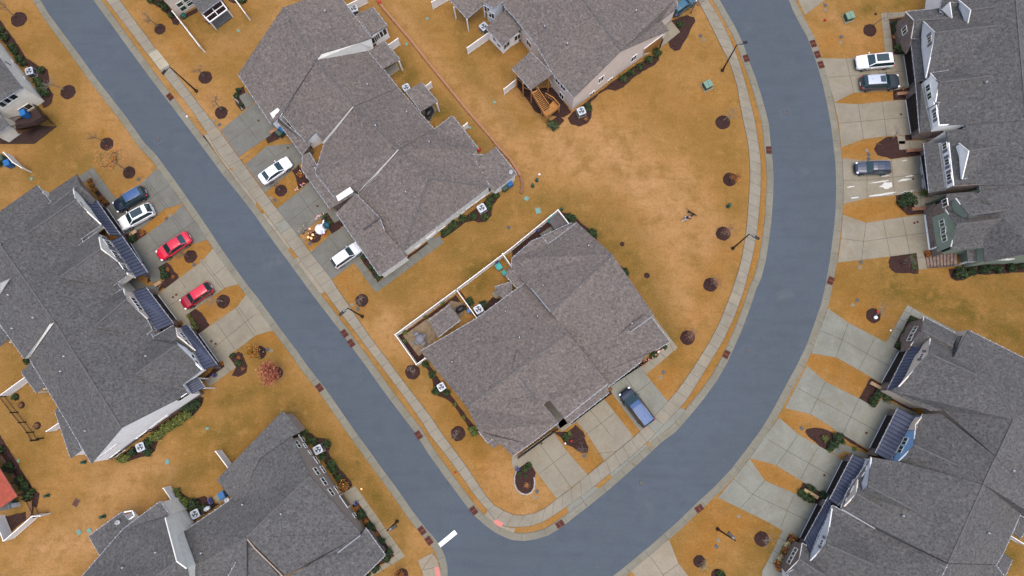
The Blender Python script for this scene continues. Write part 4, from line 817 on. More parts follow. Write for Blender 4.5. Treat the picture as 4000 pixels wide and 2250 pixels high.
h.mass([[r3b, V(11, 1040, 495, 3.3), V(11, 905, 640, 3.0), V(11, 1285, 880, 3.3), s_, r4], [r4, s_, e], [r3b, r4, e, V(11, 2165, 100, 3.2), V(11, 2235, 42, 3.2), V(1, 1975, 1165, 3.4), V(1, 1792, 1302, 3.2)]], 'cream_siding')
h.mass([[V(11, 805, 690, 2.9), V(11, 1000, 500, 3.9), V(11, 1240, 740, 4.3), V(11, 1290, 870, 4.1), V(11, 1522, 1125, 3.0), V(11, 1245, 1323, 2.9)]], 'cream_siding')
h.mass([[V(1, 225, 1185, 3.5), V(1, 510, 1430, 3.2), V(11, 560, -10, 3.2), V(11, 470, 112, 2.7), V(11, 385, -5, 2.7), V(1, 215, 1220, 2.7)]], 'stone', .3)
h.mass([[V(11, 470, 112, 2.9), V(11, 530, 80, 3.2), V(11, 805, 545, 3.2), V(11, 1000, 500, 3.2), V(11, 748, 650, 2.7), V(11, 462, 255, 2.7)]], 'stone', .3)
h.mass([[V(11, 2165, 105, 3.2), V(11, 2290, 108, 3.2), V(11, 2408, 30, 2.8), V(11, 2620, 300, 2.8), V(11, 2402, 472, 2.8), V(11, 2350, 428, 3.15)]], 'cream_siding')
h.mass([[V(1, 1012, 140, 3.6), V(1, 1172, 70, 3.1), V(1, 1322, 262, 3.1), V(1, 1160, 352, 3.6)]], 'white_siding')
h.window(1, 1278, 330, 1.1, 1.5); h.window(1, 1240, 355, 1.1, 1.5); h.window(1, 1192, 395, 1.1, 1.5)
for q in (((1130, 510), (1287, 410), (1447, 600), (1280, 690)), ((1505, 912), (1665, 830), (1826, 1022), (1660, 1120))):
    z = (3.5, 3.0, 3.0, 3.5); h.mass([[V(1, *p, zz) for p, zz in zip(q, z)]], 'white_siding', walls=False)
    for k in (1, 2): h.post(V(1, q[k][0]-10, q[k][1]+8, 3.0), 2.85)
# upright step walls between the roofs
def parapet(h, pts, m='white_siding', top=.5, name='parapet_wall'):
    mb = MB()
    for a, b in zip(pts, pts[1:]): mb.beam(a, b, .14, top, m)
    mb.build(name, h.root, world=True)
h.step([V(1, 990, 1064, 7.45), V(1, 966, 1078, 7.3), V(1, 668, 1432, 3.3), V(1, 692, 1445, 2.9)]); h.step([V(11, 1442, 50, 7.35), V(11, 1385, 78, 6.9), V(11, 1028, 485, 3.6), V(11, 1048, 500, 3.1)])
h.step([V(1, 608, 602, 7.5), V(1, 655, 543, 7.44), V(1, 1035, 429, 5.54), V(1, 1160, 383, 5.1), V(1, 1182, 482, 3.6), V(1, 1140, 505, 3.4), V(1, 1085, 452, 3.5), V(1, 1040, 458, 4.0)])
mb = MB()
for f in ([V(1, 140, 1140, 4.3), V(1, 215, 1085, 4.3), V(1, 270, 1140, 3.6), V(1, 232, 1190, 3.3), V(1, 185, 1218, 3.0)], [V(11, 803, 525, 4.1), V(11, 945, 430, 4.6), V(11, 983, 480, 3.7), V(11, 828, 577, 3.2)]): mb.face(f, 'white_siding')
mb.build('step_wall', h.root, world=True)
for x, y, w_, hh in ((2355, 492, 1.0, .9), (2285, 530, .9, .3), (2225, 575, .9, .3), (2150, 640, 1.1, .9), (2062, 712, 1.1, .9), (1872, 855, 1.2, .9), (1632, 1025, .8, .5)): h.window(11, x, y, w_, hh)
h.door(11, ((1712, 948), (1808, 870), (1822, 892), (1728, 974)), 'white_siding', 'side_door')
for rc, x, y in ((1, 698, 120), (1, 1123, 855), (1, 1518, 1132), (1, 1205, 1268), (1, 1745, 1432), (11, 600, 248), (11, 1510, 486)): h.vent(rc, x, y)
h.dish(11, 2562, 285, 3.0)
parapet(h, [V(11, 1082, 858, 3.7), V(11, 1240, 742, 4.6)], 'roof_shingle', .3, 'roof_cricket')
h.done()

# ---- centre block, brown shingle
h = House('townhouse_block', px(22, 200, 500), 'brown shingled block with fenced patios, standing inside the bend of the road'); h.roofmat = 'roof_shingle_brown'
E1 = V(12, 1010, 1110, 6.8); E2 = V(22, 390, 243, 6.8)
h.mass([[V(12, 655, 790, 3.2), E1, E2, V(12, 62, 1322, 3.3), V(12, 0, 1250, 3.1), V(12, 0, 1150, 3.1), V(12, 200, 975, 3.1), V(12, 300, 935, 3.2), V(12, 362, 1010, 3.2)],
        [E1, V(22, 1425, 265, 3.2), V(22, 1195, 440, 3.6), V(22, 1060, 470, 4.0), V(22, 905, 880, 2.7), E2]], 'cream_siding')
h.mass([[V(12, 300, 930, 3.0), V(12, 362, 1008, 3.15), V(12, 655, 790, 3.15), V(12, 602, 792, 2.7)]], 'cream_siding')
Rn = V(22, 560, 452, 7.0); Ps = VS(1822, 1588, 7.0)
h.mass([[V(21, 1660, 635, 3.2), V(21, 2222, 306, 3.2), V(22, 143, -60, 3.2), Rn, Ps], [Ps, Rn, V(22, 967, 957, 3.1), V(22, 522, 1312, 3.1), V(22, 372, 1122, 4.0), V(22, 322, 1172, 4.0), V(22, 468, 1352, 3.1), V(32, 180, 118, 2.9), V(32, 8, 240, 2.9),
        V(31, 2480, 140, 3.4), V(31, 2420, 50, 3.6), V(31, 2335, 110, 3.3), V(31, 2240, -10, 3.4)]], 'cream_siding')
h.mass([[V(22, 530, 1300, 3.05), V(22, 962, 968, 3.05), V(22, 975, 1052, 2.7), V(22, 572, 1366, 2.7)]], 'stone', .2)
h.mass([[V(22, 1400, 292, 3.1), V(22, 1585, 540, 2.9), V(22, 1445, 625, 2.9), V(22, 1380, 660, 3.0), V(22, 1302, 735, 2.8), V(22, 945, 1012, 2.8), V(22, 890, 860, 2.65), V(22, 1040, 462, 3.9), V(22, 1195, 440, 3.7)]], 'stone', .3)
# raised strip roofs that read as narrow ridges
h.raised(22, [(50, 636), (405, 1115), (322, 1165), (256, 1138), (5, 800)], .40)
h.mass([[V(12, -35, 1240, 3.0), V(12, 0, 1268, 3.0), V(12, 132, 1393, 3.0), V(12, 60, 1455, 2.8), V(12, -60, 1320, 2.8)]], 'cream_siding', walls=False)
h.mass([[V(21, 1735, 330, 2.8), V(21, 1950, 168, 2.8), V(21, 2055, 318, 3.1), V(21, 1830, 492, 3.1)]], 'cream_siding', walls=False)
h.mass([[V(21, 2400, -10, 2.8), V(21, 2576, -60, 2.9), V(21, 2574, 60, 3.1), V(21, 2480, 100, 3.1), V(21, 2410, 50, 2.8)]], 'cream_siding', walls=False)
h.mass([[V(31, 2335, 110, 3.5), V(31, 2420, 48, 3.5), V(31, 2465, 108, 3.2), V(31, 2390, 162, 3.2)]], 'cream_siding', .2)
for x, y in ((1745, 325), (1945, 180)): h.post(V(21, x, y, 2.8), 2.7)
for rc, x, y in ((12, 768, 1023), (12, 310, 1423), (21, 2508, 236), (21, 1973, 742), (22, 257, 284), (22, 75, 497), (22, 1203, 358), (32, 330, 18)): h.vent(rc, x, y)
parapet(h, [V(22, 1080, 462, 4.0), V(22, 1345, 265, 4.0)], 'roof_shingle', .25, 'roof_cricket'); parapet(h, [V(22, 1195, 440, 3.9), V(22, 1405, 288, 3.3)], 'gutter', .07, 'upper_gutter')
parapet(h, [V(22, 195, 5, 5.0), V(22, 388, 241, 6.75)], 'gutter', .08, 'upper_gutter')
for a_, b_ in (((22, 985, 990), (22, 1285, 790)), ((22, 650, 1322), (22, 915, 1120)), ((32, 120, 222), (32, 410, 10))): h.garage(a_, b_)
h.done()

# ---- peach sided block at the top
h = House('townhouse_block', px(2, 700, 300), 'peach sided block with a brown shingle roof beside the orange timber deck'); h.roofmat = 'roof_shingle_brown'
L = V(2, 625, 980, 4.6); P = V(2, 1100, 510, 8.0); Rr = V(2, 1582, 302, 3.4); K = V(2, 560, -220, 8.0)
h.mass([[P, L, V(2, 412, 742, 4.6), V(2, 258, 468, 4.6), V(2, 85, 250, 4.6), V(2, -120, -20, 4.6), V(2, -260, -300, 4.6), K], [K, V(2, 1150, -420, 3.6), V(2, 1650, -20, 3.5), V(2, 1668, 72, 3.4), V(2, 1612, 120, 3.4), V(2, 1500, 205, 3.7), Rr, P]], 'peach_siding')
h.mass([[V(2, 180, 520, 4.7), V(2, 412, 744, 4.7), V(2, 192, 903, 4.0), V(2, 0, 688, 4.0)]], 'peach_siding', walls=False)
h.mass([[V(2, 1430, 248, 4.6), V(2, 1500, 207, 4.6), V(2, 1580, 300, 3.5), V(2, 1500, 330, 3.8)]], 'peach_siding', .2)
for x, y, w_, hh in ((1222, 586, .9, 1.5), (893, 798, .9, 1.5), (980, 815, .9, 1.3), (803, 947, .9, 1.3), (462, 815, .9, 1.3), (515, 878, .9, 1.3), (500, 962, .9, 1.4), (388, 835, .8, 1.0)): h.window(2, x, y, w_, hh)
h.door(2, ((1325, 490), (1520, 345), (1480, 490), (1325, 545)), 'deck_orange', 'porch_opening')
for x, y in ((1495, 480),): h.post(W(2, 1478, 497), 2.9, 'black_metal', .14)
for x, y in ((1245, 115), (328, 270), (557, 445)): h.vent(2, x, y)
# rear wing with screened porch
h.mass([[V(1, 1950, -5, 3.4), V(1, 2120, 182, 3.2), V(1, 2298, 35, 3.2), V(1, 2180, -120, 3.6)]], 'grey_siding', .25, walls=False)
for x, y in ((2120, 185), (1990, 60), (2290, 45)): h.post(V(1, x, y+5, 3.1), 3.0)
h.mass([[V(1, 2310, 275, 3.2), V(1, 2520, 95, 3.8), V(2, 95, 285, 3.8), V(2, 0, 370, 3.0), V(1, 2480, 462, 2.9)]], 'white_siding', .25)
h.window(1, 2520, 455, 1.1, 1.2); h.window(2, 55, 372, 1.0, 1.3); h.window(1, 2400, 395, .7, .8, 1); h.window(1, 2445, 455, .7, .8, 1); h.window(2, 172, 440, 1.0, 1.4)
h.mass([[V(1, 2290, 20, 5.0), V(1, 2400, 80, 5.0), V(1, 2500, 0, 5.0), V(1, 2400, -130, 5.0)]], 'grey_siding', .2); h.window(1, 2325, 95, .9, 1.4); h.window(1, 2370, 150, .9, 1.4)
h.mass([[V(1, 2485, 40, 4.6), V(2, 0, 150, 4.6), V(2, 30, 60, 4.8), V(1, 2500, -80, 5)]], 'white_siding', .2)
h.done()

# ---- cream house at the left edge
h = House('house', px(0, -200, 900), 'cream two storey house with a dark timber deck at the left edge')
a = V(0, 225, 879, 4.5); b = V(0, -60, 500, 4.5); b2 = V(0, -600, -220, 4.5); c = V(0, -20, 1030, 4.5); k1 = V(0, -500, 700, 8); k2 = V(0, -700, -100, 8); c2 = V(0, -900, 1700, 4.5)
h.mass([[a, b, b2, k2, k1], [a, k1, c2, c]], 'cream_siding', .08)
h.window(0, 80, 640, .5, 1.6, 1); h.window(0, 165, 645, .5, 1.6, 1); h.window(0, 285, 810, .5, 1.6, 1); h.window(0, 105, 990, 1.7, 1.1); h.window(0, 45, 1035, 1.7, 1.1); h.window(0, 258, 1087, 1.7, 1.1)
h.mass([[V(0, -200, 1080, 3.6), V(0, -20, 1110, 3.6), V(0, 92, 1262, 3.0), V(0, -80, 1390, 3.0)]], 'cream_siding', .3)
h.done()
# ---- house at the top edge
h = House('house', px(0, 1900, -120), 'beige walled house with a white framed porch roof at the top edge')
a = V(0, 1815, 172, 5.0, True); b = V(0, 2000, 68, 5.0, True); c = V(0, 1650, -20, 5.0, True)
h.mass([[a+Vector((-.3, -.3, 0)), V(0, 2070, 20, 5, True), V(0, 2000, -300, 8, True), V(0, 1500, -250, 5, True), c+Vector((-.3, -.2, 0))]], 'beige_siding', .3)
for x, y in ((1810, 45), (1840, 80), (1880, 5), (1905, 30)): h.window(0, x, y, .9, 1.0, 1, glass='glass_green')
h.mass([[V(0, 1925, 10, 3.4), V(0, 2020, 138, 3.0), V(0, 2215, -5, 3.0), V(0, 2080, -140, 3.6)]], 'beige_siding', walls=False)
h.done()

# ---- block at the bottom left
h = House('townhouse_block', px(31, 200, 900), 'grey shingled block with a taupe window wall at the bottom left')
L = V(31, 362, 45, 4.2); P = V(31, 540, 440, 6.9); Rr = V(31, 1045, 1000, 3.2); K = VS(963, 2099, 6.9)
h.mass([[L, P, K, V(30, 1880, 1372, 5.6), V(30, 1785, 1045, 3.6), V(30, 2310, 690, 3.4), V(31, 35, 272, 3.6)], [P, Rr, V(31, 1052, 1030, 3.3), V(31, 824, 1208, 4.3), V(31, 660, 1262, 4.9), V(31, 300, 1448, 5.6), K]], 'taupe_siding')
h.mass([[V(31, 35, 268, 3.9), V(31, 360, 42, 4.0), V(21, 445, 1449, 3.6), V(21, 325, 1290, 3.6), V(21, 265, 1235, 3.6), V(30, 2180, 478, 3.4), V(30, 2300, 640, 3.6), V(30, 2400, 720, 3.8)]], 'taupe_siding', .3, gutters=False)
h.mass([[V(31, 660, 1262, 4.7), V(31, 820, 1215, 4.1), V(31, 1052, 1036, 3.2), V(31, 1100, 965, 3.2), V(31, 1297, 1238, 2.9), V(31, 1000, 1530, 2.9), V(31, 700, 1750, 4.2), V(31, 300, 1460, 5.4)]], 'stone', .3)
parapet(h, [V(31, 822, 1215, 4.4), V(31, 1050, 1038, 3.5)], 'gutter', .07, 'upper_gutter')
for x, y, w_, hh in ((420, 122, 1.0, 1.2), (460, 60, 1.0, .9), (492, 137, .6, .7), (541, 203, .6, .7), (607, 280, 1.0, .9), (607, 393, 1.0, 1.2), (672, 375, 1.0, .9), (682, 497, 1.0, 1.2), (754, 602, 1.0, 1.2), (814, 578, 1.0, .9), (989, 836, .6, .9)): h.window(31, x, y, w_, hh, glass='glass_green')
h.door(31, ((835, 640), (880, 618), (965, 730), (918, 760)), 'concrete_grey', 'side_porch_opening')
Lc = V(30, 1663, 858, 5.3); Pk = V(30, 1780, 1297, 8.8); K2 = V(30, 900, 1930, 8.8)
h.mass([[V(30, 1610, 700, 4.9), V(30, 1700, 833, 5.0), Lc, Pk, K2, V(30, 700, 1600, 4.6), V(30, 930, 1330, 4.5), V(30, 1240, 975, 4.6)], [Pk, V(30, 1878, 1368, 8.0), V(30, 1950, 1700, 5), V(30, 1500, 2000, 5), K2]], 'cream_siding', .08)
h.gface(Lc, Pk, 30, [(1663, 858), (1780, 1297), (1878, 1370), (1786, 1046), (1956, 906), (1800, 678), (1640, 722), (1700, 835)], 'cream_siding', 2, .05)
h.mass([[V(30, 1225, 808, 3.0), V(30, 1292, 892, 3.1), V(30, 1238, 975, 3.4), V(30, 1260, 1085, 3.4), V(30, 1018, 1262, 2.9), V(30, 893, 1048, 2.8)]], 'white_siding', .3)
h.mass([[K, V(30, 2480, 1750, 5), V(30, 1930, 1750, 5), V(30, 1882, 1374, 5.5)]], 'taupe_siding', .2)
h.mass([[V(31, 0, 1185, 5.6), V(31, 240, 1455, 4.3), V(31, 0, 1700, 4.3), V(30, 2100, 1800, 6), V(30, 2500, 1090, 6.2)]], 'beige_siding', .2)
parapet(h, [V(30, 2490, 1065, 6.7), V(31, 0, 1170, 5.9), V(31, 280, 1448, 4.6)], 'taupe_siding', .5)
mb = MB(); 
mb.beam(V(30, 1250, 805, 2.9), V(30, 1330, 790, 2.9), .14, .14, 'trim'); mb.beam(V(30, 1330, 790, 2.9), V(30, 1355, 840, 2.9), .14, .14, 'trim'); mb.beam(V(30, 1355, 840, 2.9), V(30, 1290, 885, 2.9), .14, .14, 'trim')
for f in ([V(30, 1660, 1448, 5.3), V(30, 1765, 1398, 5.3), V(30, 1850, 1448, 5.3), V(30, 1800, 1560, 5.3)],): mb.face(f, 'metal_roof')
mb.build('porch_trim', h.root, world=True)
for rc, x, y in ((30, 2447, 726), (30, 1575, 1206), (30, 2032, 1212), (30, 1243, 1358), (31, 258, 820)): h.vent(rc, x, y)
h.dish(30, 1190, 905, 3.6); h.dish(30, 2285, 680, 3.6)
h.done()

# ---- right upper block
h = House('townhouse_block', px(3, 2200, 1000), 'grey shingled block with white front gables and a green end unit at the upper right')
k0 = VS(3955, -160, 8.8); k1 = VS(4010, 470, 8.8); k2 = VS(4025, 720, 8.8); k3 = VS(4045, 985, 8.8)
h.mass([[V(3, 1735, 84, 4.6), VS(3700, -160, 4.6), k0, k1, V(3, 1975, 1250, 6.2), V(3, 1720, 1262, 5.0)], [k0, VS(4330, -160, 4.6), VS(4370, 470, 4.6), k1]], 'white_siding')
h.mass([[V(3, 1790, 1320, 5.2), V(3, 1985, 1308, 6.2), V(3, 1992, 1250, 6.2), k1+Vector((0, -.05, -.05)), k2, V(13, 2100, 415, 6.4), V(13, 1865, 427, 5.0), V(13, 1820, 0, 5.0)], [k1+Vector((0, -.05, -.1)), VS(4370, 470, 4.6), VS(4390, 720, 4.6), k2]], 'white_siding')
h.mass([[V(13, 1795, 500, 4.9), V(13, 2010, 482, 5.9), V(13, 2130, 490, 6.3), V(13, 2122, 410, 6.3), k2+Vector((0, -.05, -.05)), k3, V(13, 2180, 1190, 4.6), V(13, 2168, 1046, 5.2), V(13, 1842, 1060, 4.2)], [k2+Vector((0, -.05, -.15)), VS(4390, 722, 4.6), VS(4400, 1000, 4.6), k3]], 'green_siding')
# stone gable
L = V(3, 1386, 118, 3.6); Pk = V(3, 1476, 208, 5.2); Rr = V(3, 1440, 388, 3.6)
h.mass([[L, Pk, V(3, 1900, 175, 5.4), V(3, 1735, 84, 3.9)], [Pk, Rr, V(3, 1860, 330, 4), V(3, 1900, 175, 5.4)]], 'stone', .2)
h.gface(L, Rr, 3, [(1386, 120), (1474, 210), (1440, 386), (1418, 470), (1385, 540), (1345, 500), (1318, 410), (1300, 215), (1370, 165)], 'stone', 2, .05)
h.window(3, 1375, 305, .9, 1.1, shutters=True, glass='glass_green')
def pent(h, A, B, C, D, wall='stone', **k): h.mass([[A, B, C, D]], wall, .35, 0, .14, True, walls=False, **k)
pent(h, V(3, 1560, 200, 4.4), V(3, 1600, 790, 4.2), V(3, 1490, 835, 3.0), V(3, 1440, 400, 3.0))
pent(h, V(3, 1540, 845, 3.9), V(3, 1642, 1312, 3.9), V(3, 1530, 1332, 3.0), V(3, 1490, 835, 3.05)); pent(h, V(13, 1712, -10, 3.9), V(13, 1782, 462, 3.9), V(13, 1625, 490, 3.0), V(13, 1568, -15, 3.0))
L = V(3, 1555, 205, 4.8); Pk = V(3, 1686, 330, 7.6); Rr = V(3, 1588, 782, 4.6); h.mass([[L, Pk, V(3, 2350, 255, 7.8), V(3, 2100, 60, 5.0)], [Pk, Rr, V(3, 2200, 690, 5), V(3, 2350, 255, 7.8)]], 'grey_siding', .25, z0=2.9)
h.gface(L, Rr, 3, [(1555, 207), (1684, 330), (1586, 782), (1542, 370)], 'grey_siding', 2, .1)
h.window(3, 1625, 398, .7, .9, shutters=True)
L = V(3, 1634, 735, 5.0); Pk = V(3, 1722, 830, 6.8); Rr = V(3, 1680, 1028, 5.0); h.mass([[L, Pk, V(3, 2300, 760, 7.2), V(3, 1925, 695, 5.4)], [Pk, Rr, V(3, 2000, 1000, 5.2), V(3, 2300, 760, 7.2)]], 'white_siding', .2, z0=2.9)
h.gface(L, Rr, 3, [(1634, 738), (1720, 830), (1682, 1026), (1665, 985), (1668, 1050), (1576, 1106), (1538, 848), (1620, 780)], 'white_siding', 2, .12)
h.gface(V(3, 1690, 1055, 5), V(3, 1716, 1255, 5), 3, [(1690, 1055), (1716, 1255), (1636, 1310), (1604, 1106)], 'white_siding', 0, .1)
h.gface(V(3, 1716, 1262, 5.0), V(3, 1975, 1245, 5.6), 3, [(1716, 1264), (1972, 1246), (1984, 1300), (1905, 1285), (1750, 1312), (1638, 1330), (1638, 1312)], 'white_siding', 0, .1)
h.gface(V(3, 1716, 1262, 5.0), V(3, 1975, 1245, 5.6), 3, [(1540, 1332), (1752, 1314), (1788, 1345), (1780, 1360), (1600, 1400), (1450, 1400), (1448, 1380)], 'stone', 0, .1)
h.window(3, 1612, 885, .8, 1.0, glass='glass_green'); h.window(3, 1626, 965, .8, 1.0, glass='glass_green'); h.window(3, 1680, 1158, .7, .9, shutters=True)
h.gface(V(13, 1820, 0, 5), V(13, 1865, 427, 5), 13, [(1815, -15), (1865, 425), (1782, 462), (1712, -15)], 'white_siding', 0, .1)
h.gface(V(13, 1865, 427, 5), V(13, 2100, 415, 6), 13, [(1865, 427), (2100, 410), (2125, 490), (2015, 480), (1790, 500), (1605, 530), (1630, 490), (1782, 465)], 'stone', 0, .1)
for y in (18, 180, 330): h.window(13, 1780+(y-18)*.14, y, .75, .95, shutters=True)
h.mass([[V(3, 1742, 95, 5.2), V(3, 1830, 22, 6.0), V(3, 2100, 60, 6.0), V(3, 2000, 130, 5.4), V(3, 1860, 240, 4.8)]], 'white_siding', .1, z0=3.5)
h.gface(V(3, 1742, 95, 5.2), V(3, 1860, 240, 4.8), 3, [(1745, 97), (1828, 24), (1852, 198)], 'white_siding', 1, .12)
for q, m in (((3, (1918, 0), (2036, 102), (1994, 300)), 'grey_siding'), ((13, (1920, -10), (2016, 70), (1950, 350)), 'white_siding'), ((13, (1888, 545), (2021, 716), (2001, 796)), 'green_siding')):
    rc, A, B, C = q[0], *q[1:]; z = 6.2; bk = V(rc, B[0]+420, B[1]-60, 7.6)
    h.gface(V(rc, *A, z), V(rc, *C, z-.4), rc, [A, B, C], m, 2, .12)
    h.mass([[V(rc, *A, z), V(rc, *B, 7.5), bk], [V(rc, *B, 7.5), V(rc, *C, z-.4), V(rc, C[0]+350, C[1]-80, z-.2), bk]], m, .1, z0=4.5)
# green gable
L = V(13, 1786, 660, 4.6); Pk = V(13, 1896, 811, 7.0); Rr = V(13, 1840, 1030, 4.4); h.mass([[L, Pk, V(13, 2450, 740, 7.2), V(13, 2100, 600, 5.2)], [Pk, Rr, V(13, 2250, 980, 5), V(13, 2450, 740, 7.2)]], 'green_siding', .25, z0=2.9, low='stone', lowz=2.9)
h.gface(L, Rr, 13, [(1786, 662), (1894, 811), (1840, 1030), (1818, 1035), (1702, 1085), (1652, 735), (1770, 690)], 'green_siding', 2, .12)
h.gface(L, Rr, 13, [(1770, 688), (1652, 733), (1702, 1090), (1640, 1110), (1585, 705), (1750, 570), (1795, 560)], 'stone', 0, .10)
for x, y in ((1752, 795), (1766, 870), (1775, 945)): h.window(13, x, y, .85, 1.0, glass='glass_green')
h.mass([[V(13, 1750, 560, 4.6), V(13, 1800, 560, 4.7), V(13, 1960, 640, 4.8), V(13, 1790, 700, 4.4)]], 'stone', .15); h.window(13, 1782, 590, .9, 1.1)
h.mass([[V(13, 2000, 1062, 3.6), V(13, 2175, 1048, 3.6), V(13, 2195, 1175, 3.1), V(13, 2012, 1182, 3.0)]], 'stone', .3, walls=False)
h.post(V(13, 2018, 1180, 2.9), 2.9, 'trim')
h.window(13, 2395, 1158, 1.6, .6)
for a_, b_ in (((3, 1378, 560), (3, 1425, 870)), ((3, 1398, 1005), (3, 1450, 1345)), ((13, 1545, 125), (13, 1605, 465)), ((13, 1585, 710), (13, 1635, 1075))): h.garage(a_, b_, m='garage_dark' if b_[2] != 1075 else 'white_siding')
for rc, x, y in ((3, 2185, 832), (3, 2568, 222)): h.vent(rc, x, y)
h.window(13, 2088, 452, .55, .6, glass='glass_green', frame='shutter'); h.window(3, 1950, 1285, .5, .6, glass='glass_green', frame='shutter')
h.done()

# ---- right lower block
h = House('townhouse_block', px(33, 1700, 700), 'grey shingled block with a light blue gable and blue metal garage roofs')
q0 = V(23, 2015, 425, 4.6); ra = VS(3960, 1640, 9.0); rb = VS(3893, 1785, 9.0); rc_ = VS(3800, 1980, 9.0); rd = VS(3660, 2290, 9.0)
h.mass([[q0, VS(4200, 1500, 4.6), VS(4400, 1760, 4.6), ra], [q0, ra, rb, V(23, 1765, 1230, 5.2), V(23, 1640, 1240, 4.8), V(23, 1225, 1035, 4.1), V(23, 1870, 690, 6.2)], [ra, VS(4400, 1760, 4.6), VS(4180, 2100, 4.6), rb]], 'beige_siding', .3)
h.mass([[V(23, 1560, 1268, 4.6), V(23, 1740, 1262, 5.0), rb+Vector((0, 0, -.1)), VS(3842, 1890, 8.9), V(33, 1300, 300, 4.6), V(33, 1475, 0, 4.8)], [rb+Vector((0, 0, -.1)), VS(4180, 2100, 4.6), VS(3960, 2000, 4.6), VS(3842, 1890, 8.9)]], 'blue_siding', .3)
h.mass([[V(33, 1040, 252, 4.8), V(33, 1330, 300, 5.6), VS(3842, 1892, 8.8), VS(3705, 2200, 8.8), V(33, 1078, 972, 5.2), V(33, 735, 772, 4.4), V(33, 800, 600, 4.6)], [VS(3842, 1892, 8.8), VS(4000, 1975, 5.0), V(33, 2370, 1210, 4.8), V(33, 2300, 1330, 4.8), VS(3705, 2200, 8.8)]], 'taupe_siding', .3)
h.mass([[V(33, 650, 740, 4.4), V(33, 1078, 975, 5.0), VS(3702, 2202, 8.4), VS(3640, 2330, 8.4), V(33, 300, 1700, 4.0), V(33, 200, 1420, 4.0), V(33, 405, 1310, 4.2)]], 'grey_siding', .3)
h.mass([[VS(3702, 2202, 8.35), V(33, 2290, 1335, 4.5), V(33, 2390, 1470, 4.5), VS(3860, 2420, 4.5), VS(3640, 2332, 8.35)]], 'grey_siding', .2)
h.mass([[V(33, 2370, 1210, 3.2), V(33, 2458, 1285, 3.0), V(33, 2380, 1460, 3.0), V(33, 2280, 1400, 3.2)]], 'grey_siding', .25)
h.mass([[VS(3995, 1995, 3.6), VS(3960, 2085, 3.6), VS(3985, 2105, 3.0), VS(4060, 1990, 3.0)]], 'grey_siding', .25)
# stone gable
L = V(23, 1566, 290, 3.4); Pk = V(23, 1552, 425, 5.2); Rr = V(23, 1435, 582, 3.4); h.mass([[L, Pk, V(23, 1860, 590, 5.4), V(23, 1905, 468, 3.8)], [Pk, Rr, V(23, 1800, 720, 4), V(23, 1860, 590, 5.4)]], 'stone', .2)
h.gface(L, Rr, 23, [(1566, 292), (1550, 425), (1436, 580), (1400, 625), (1330, 640), (1345, 560), (1410, 400), (1490, 335)], 'stone', 2, .05)
h.window(23, 1475, 420, 1.0, .95, glass='glass_green'); h.window(23, 1435, 495, 1.0, .95, glass='glass_green')
L = V(23, 1631, 475, 4.3); Pk = V(23, 1622, 660, 7.3); Rr = V(23, 1315, 992, 4.2); h.mass([[L, Pk, V(23, 2100, 880, 7.6), V(23, 2000, 700, 4.8)], [Pk, Rr, V(23, 1750, 1190, 4.6), V(23, 2100, 880, 7.6)]], 'beige_siding', .25, z0=2.9)
h.gface(L, Rr, 23, [(1630, 476), (1620, 660), (1312, 992), (1400, 855), (1550, 583)], 'beige_siding', 2, .12)
h.window(23, 1549, 683, .6, .75, shutters=True)
h.gface(V(23, 1975, 477, 4.4), V(23, 1900, 600, 4.4), 23, [(1900, 488), (1974, 476), (1905, 640)], 'beige_siding', 0, .1)
h.mass([[V(23, 1985, 470, 4.4), V(23, 2018, 425, 4.7), V(23, 1866, 692, 5.6), V(23, 1900, 560, 4.0), V(23, 1898, 490, 4.0)]], 'beige_siding', .1)
quadmetal(h, V(23, 1548, 583, 3.9), V(23, 1308, 1020, 3.9), V(23, 1205, 1022, 3.0), V(23, 1420, 598, 3.0), 13)
# blue gable
L = V(33, 1478, -60, 4.8); Pk = V(33, 1470, 135, 7.0); Rr = V(33, 1312, 290, 4.8); h.mass([[L, Pk, V(33, 1900, 330, 7.4), V(33, 1800, 120, 5.2)], [Pk, Rr, V(33, 1700, 480, 5.2), V(33, 1900, 330, 7.4)]], 'blue_siding', .2, z0=2.9)
h.gface(L, Rr, 33, [(1476, -15), (1470, 135), (1312, 290), (1228, 290), (1362, -10)], 'blue_siding', 2, .12)
h.gface(L, Rr, 23, [(1482, 1300), (1540, 1300), (1480, 1370), (1480, 1430), (1385, 1430)], 'beige_siding', 0, .10)
h.window(33, 1378, 92, .95, 1.0, glass='glass_green'); h.window(33, 1334, 174, .95, 1.0, glass='glass_green')
quadmetal(h, V(23, 1482, 1300, 3.9), V(33, 1225, 290, 3.9), V(33, 1083, 212, 3.0), V(23, 1310, 1208, 3.0), 12)
# grey and blush gables
L = V(33, 1038, 255, 4.8); Pk = V(33, 1006, 540, 7.0); Rr = V(33, 916, 630, 4.9); h.mass([[L, Pk, V(33, 1500, 800, 7.4), V(33, 1500, 520, 5.2)], [Pk, Rr, V(33, 1400, 900, 5.2), V(33, 1500, 800, 7.4)]], 'grey_siding', .2, z0=2.9)
h.gface(L, Rr, 33, [(1036, 256), (1006, 540), (918, 628), (945, 460), (905, 455), (975, 286)], 'grey_siding', 2, .1)
for x, y in ((975, 362), (945, 420)): h.window(33, x, y, .6, .8, glass='glass_green')
L = V(33, 902, 475, 4.6); Pk = V(33, 888, 620, 6.2); Rr = V(33, 765, 748, 4.5); h.mass([[L, Pk, V(33, 1250, 830, 6.4), V(33, 1200, 620, 4.8)], [Pk, Rr, V(33, 1100, 930, 4.6), V(33, 1250, 830, 6.4)]], 'beige_siding', .2, z0=2.9)
h.gface(L, Rr, 33, [(902, 477), (886, 620), (765, 745), (702, 738), (835, 470)], 'beige_siding', 2, .12)
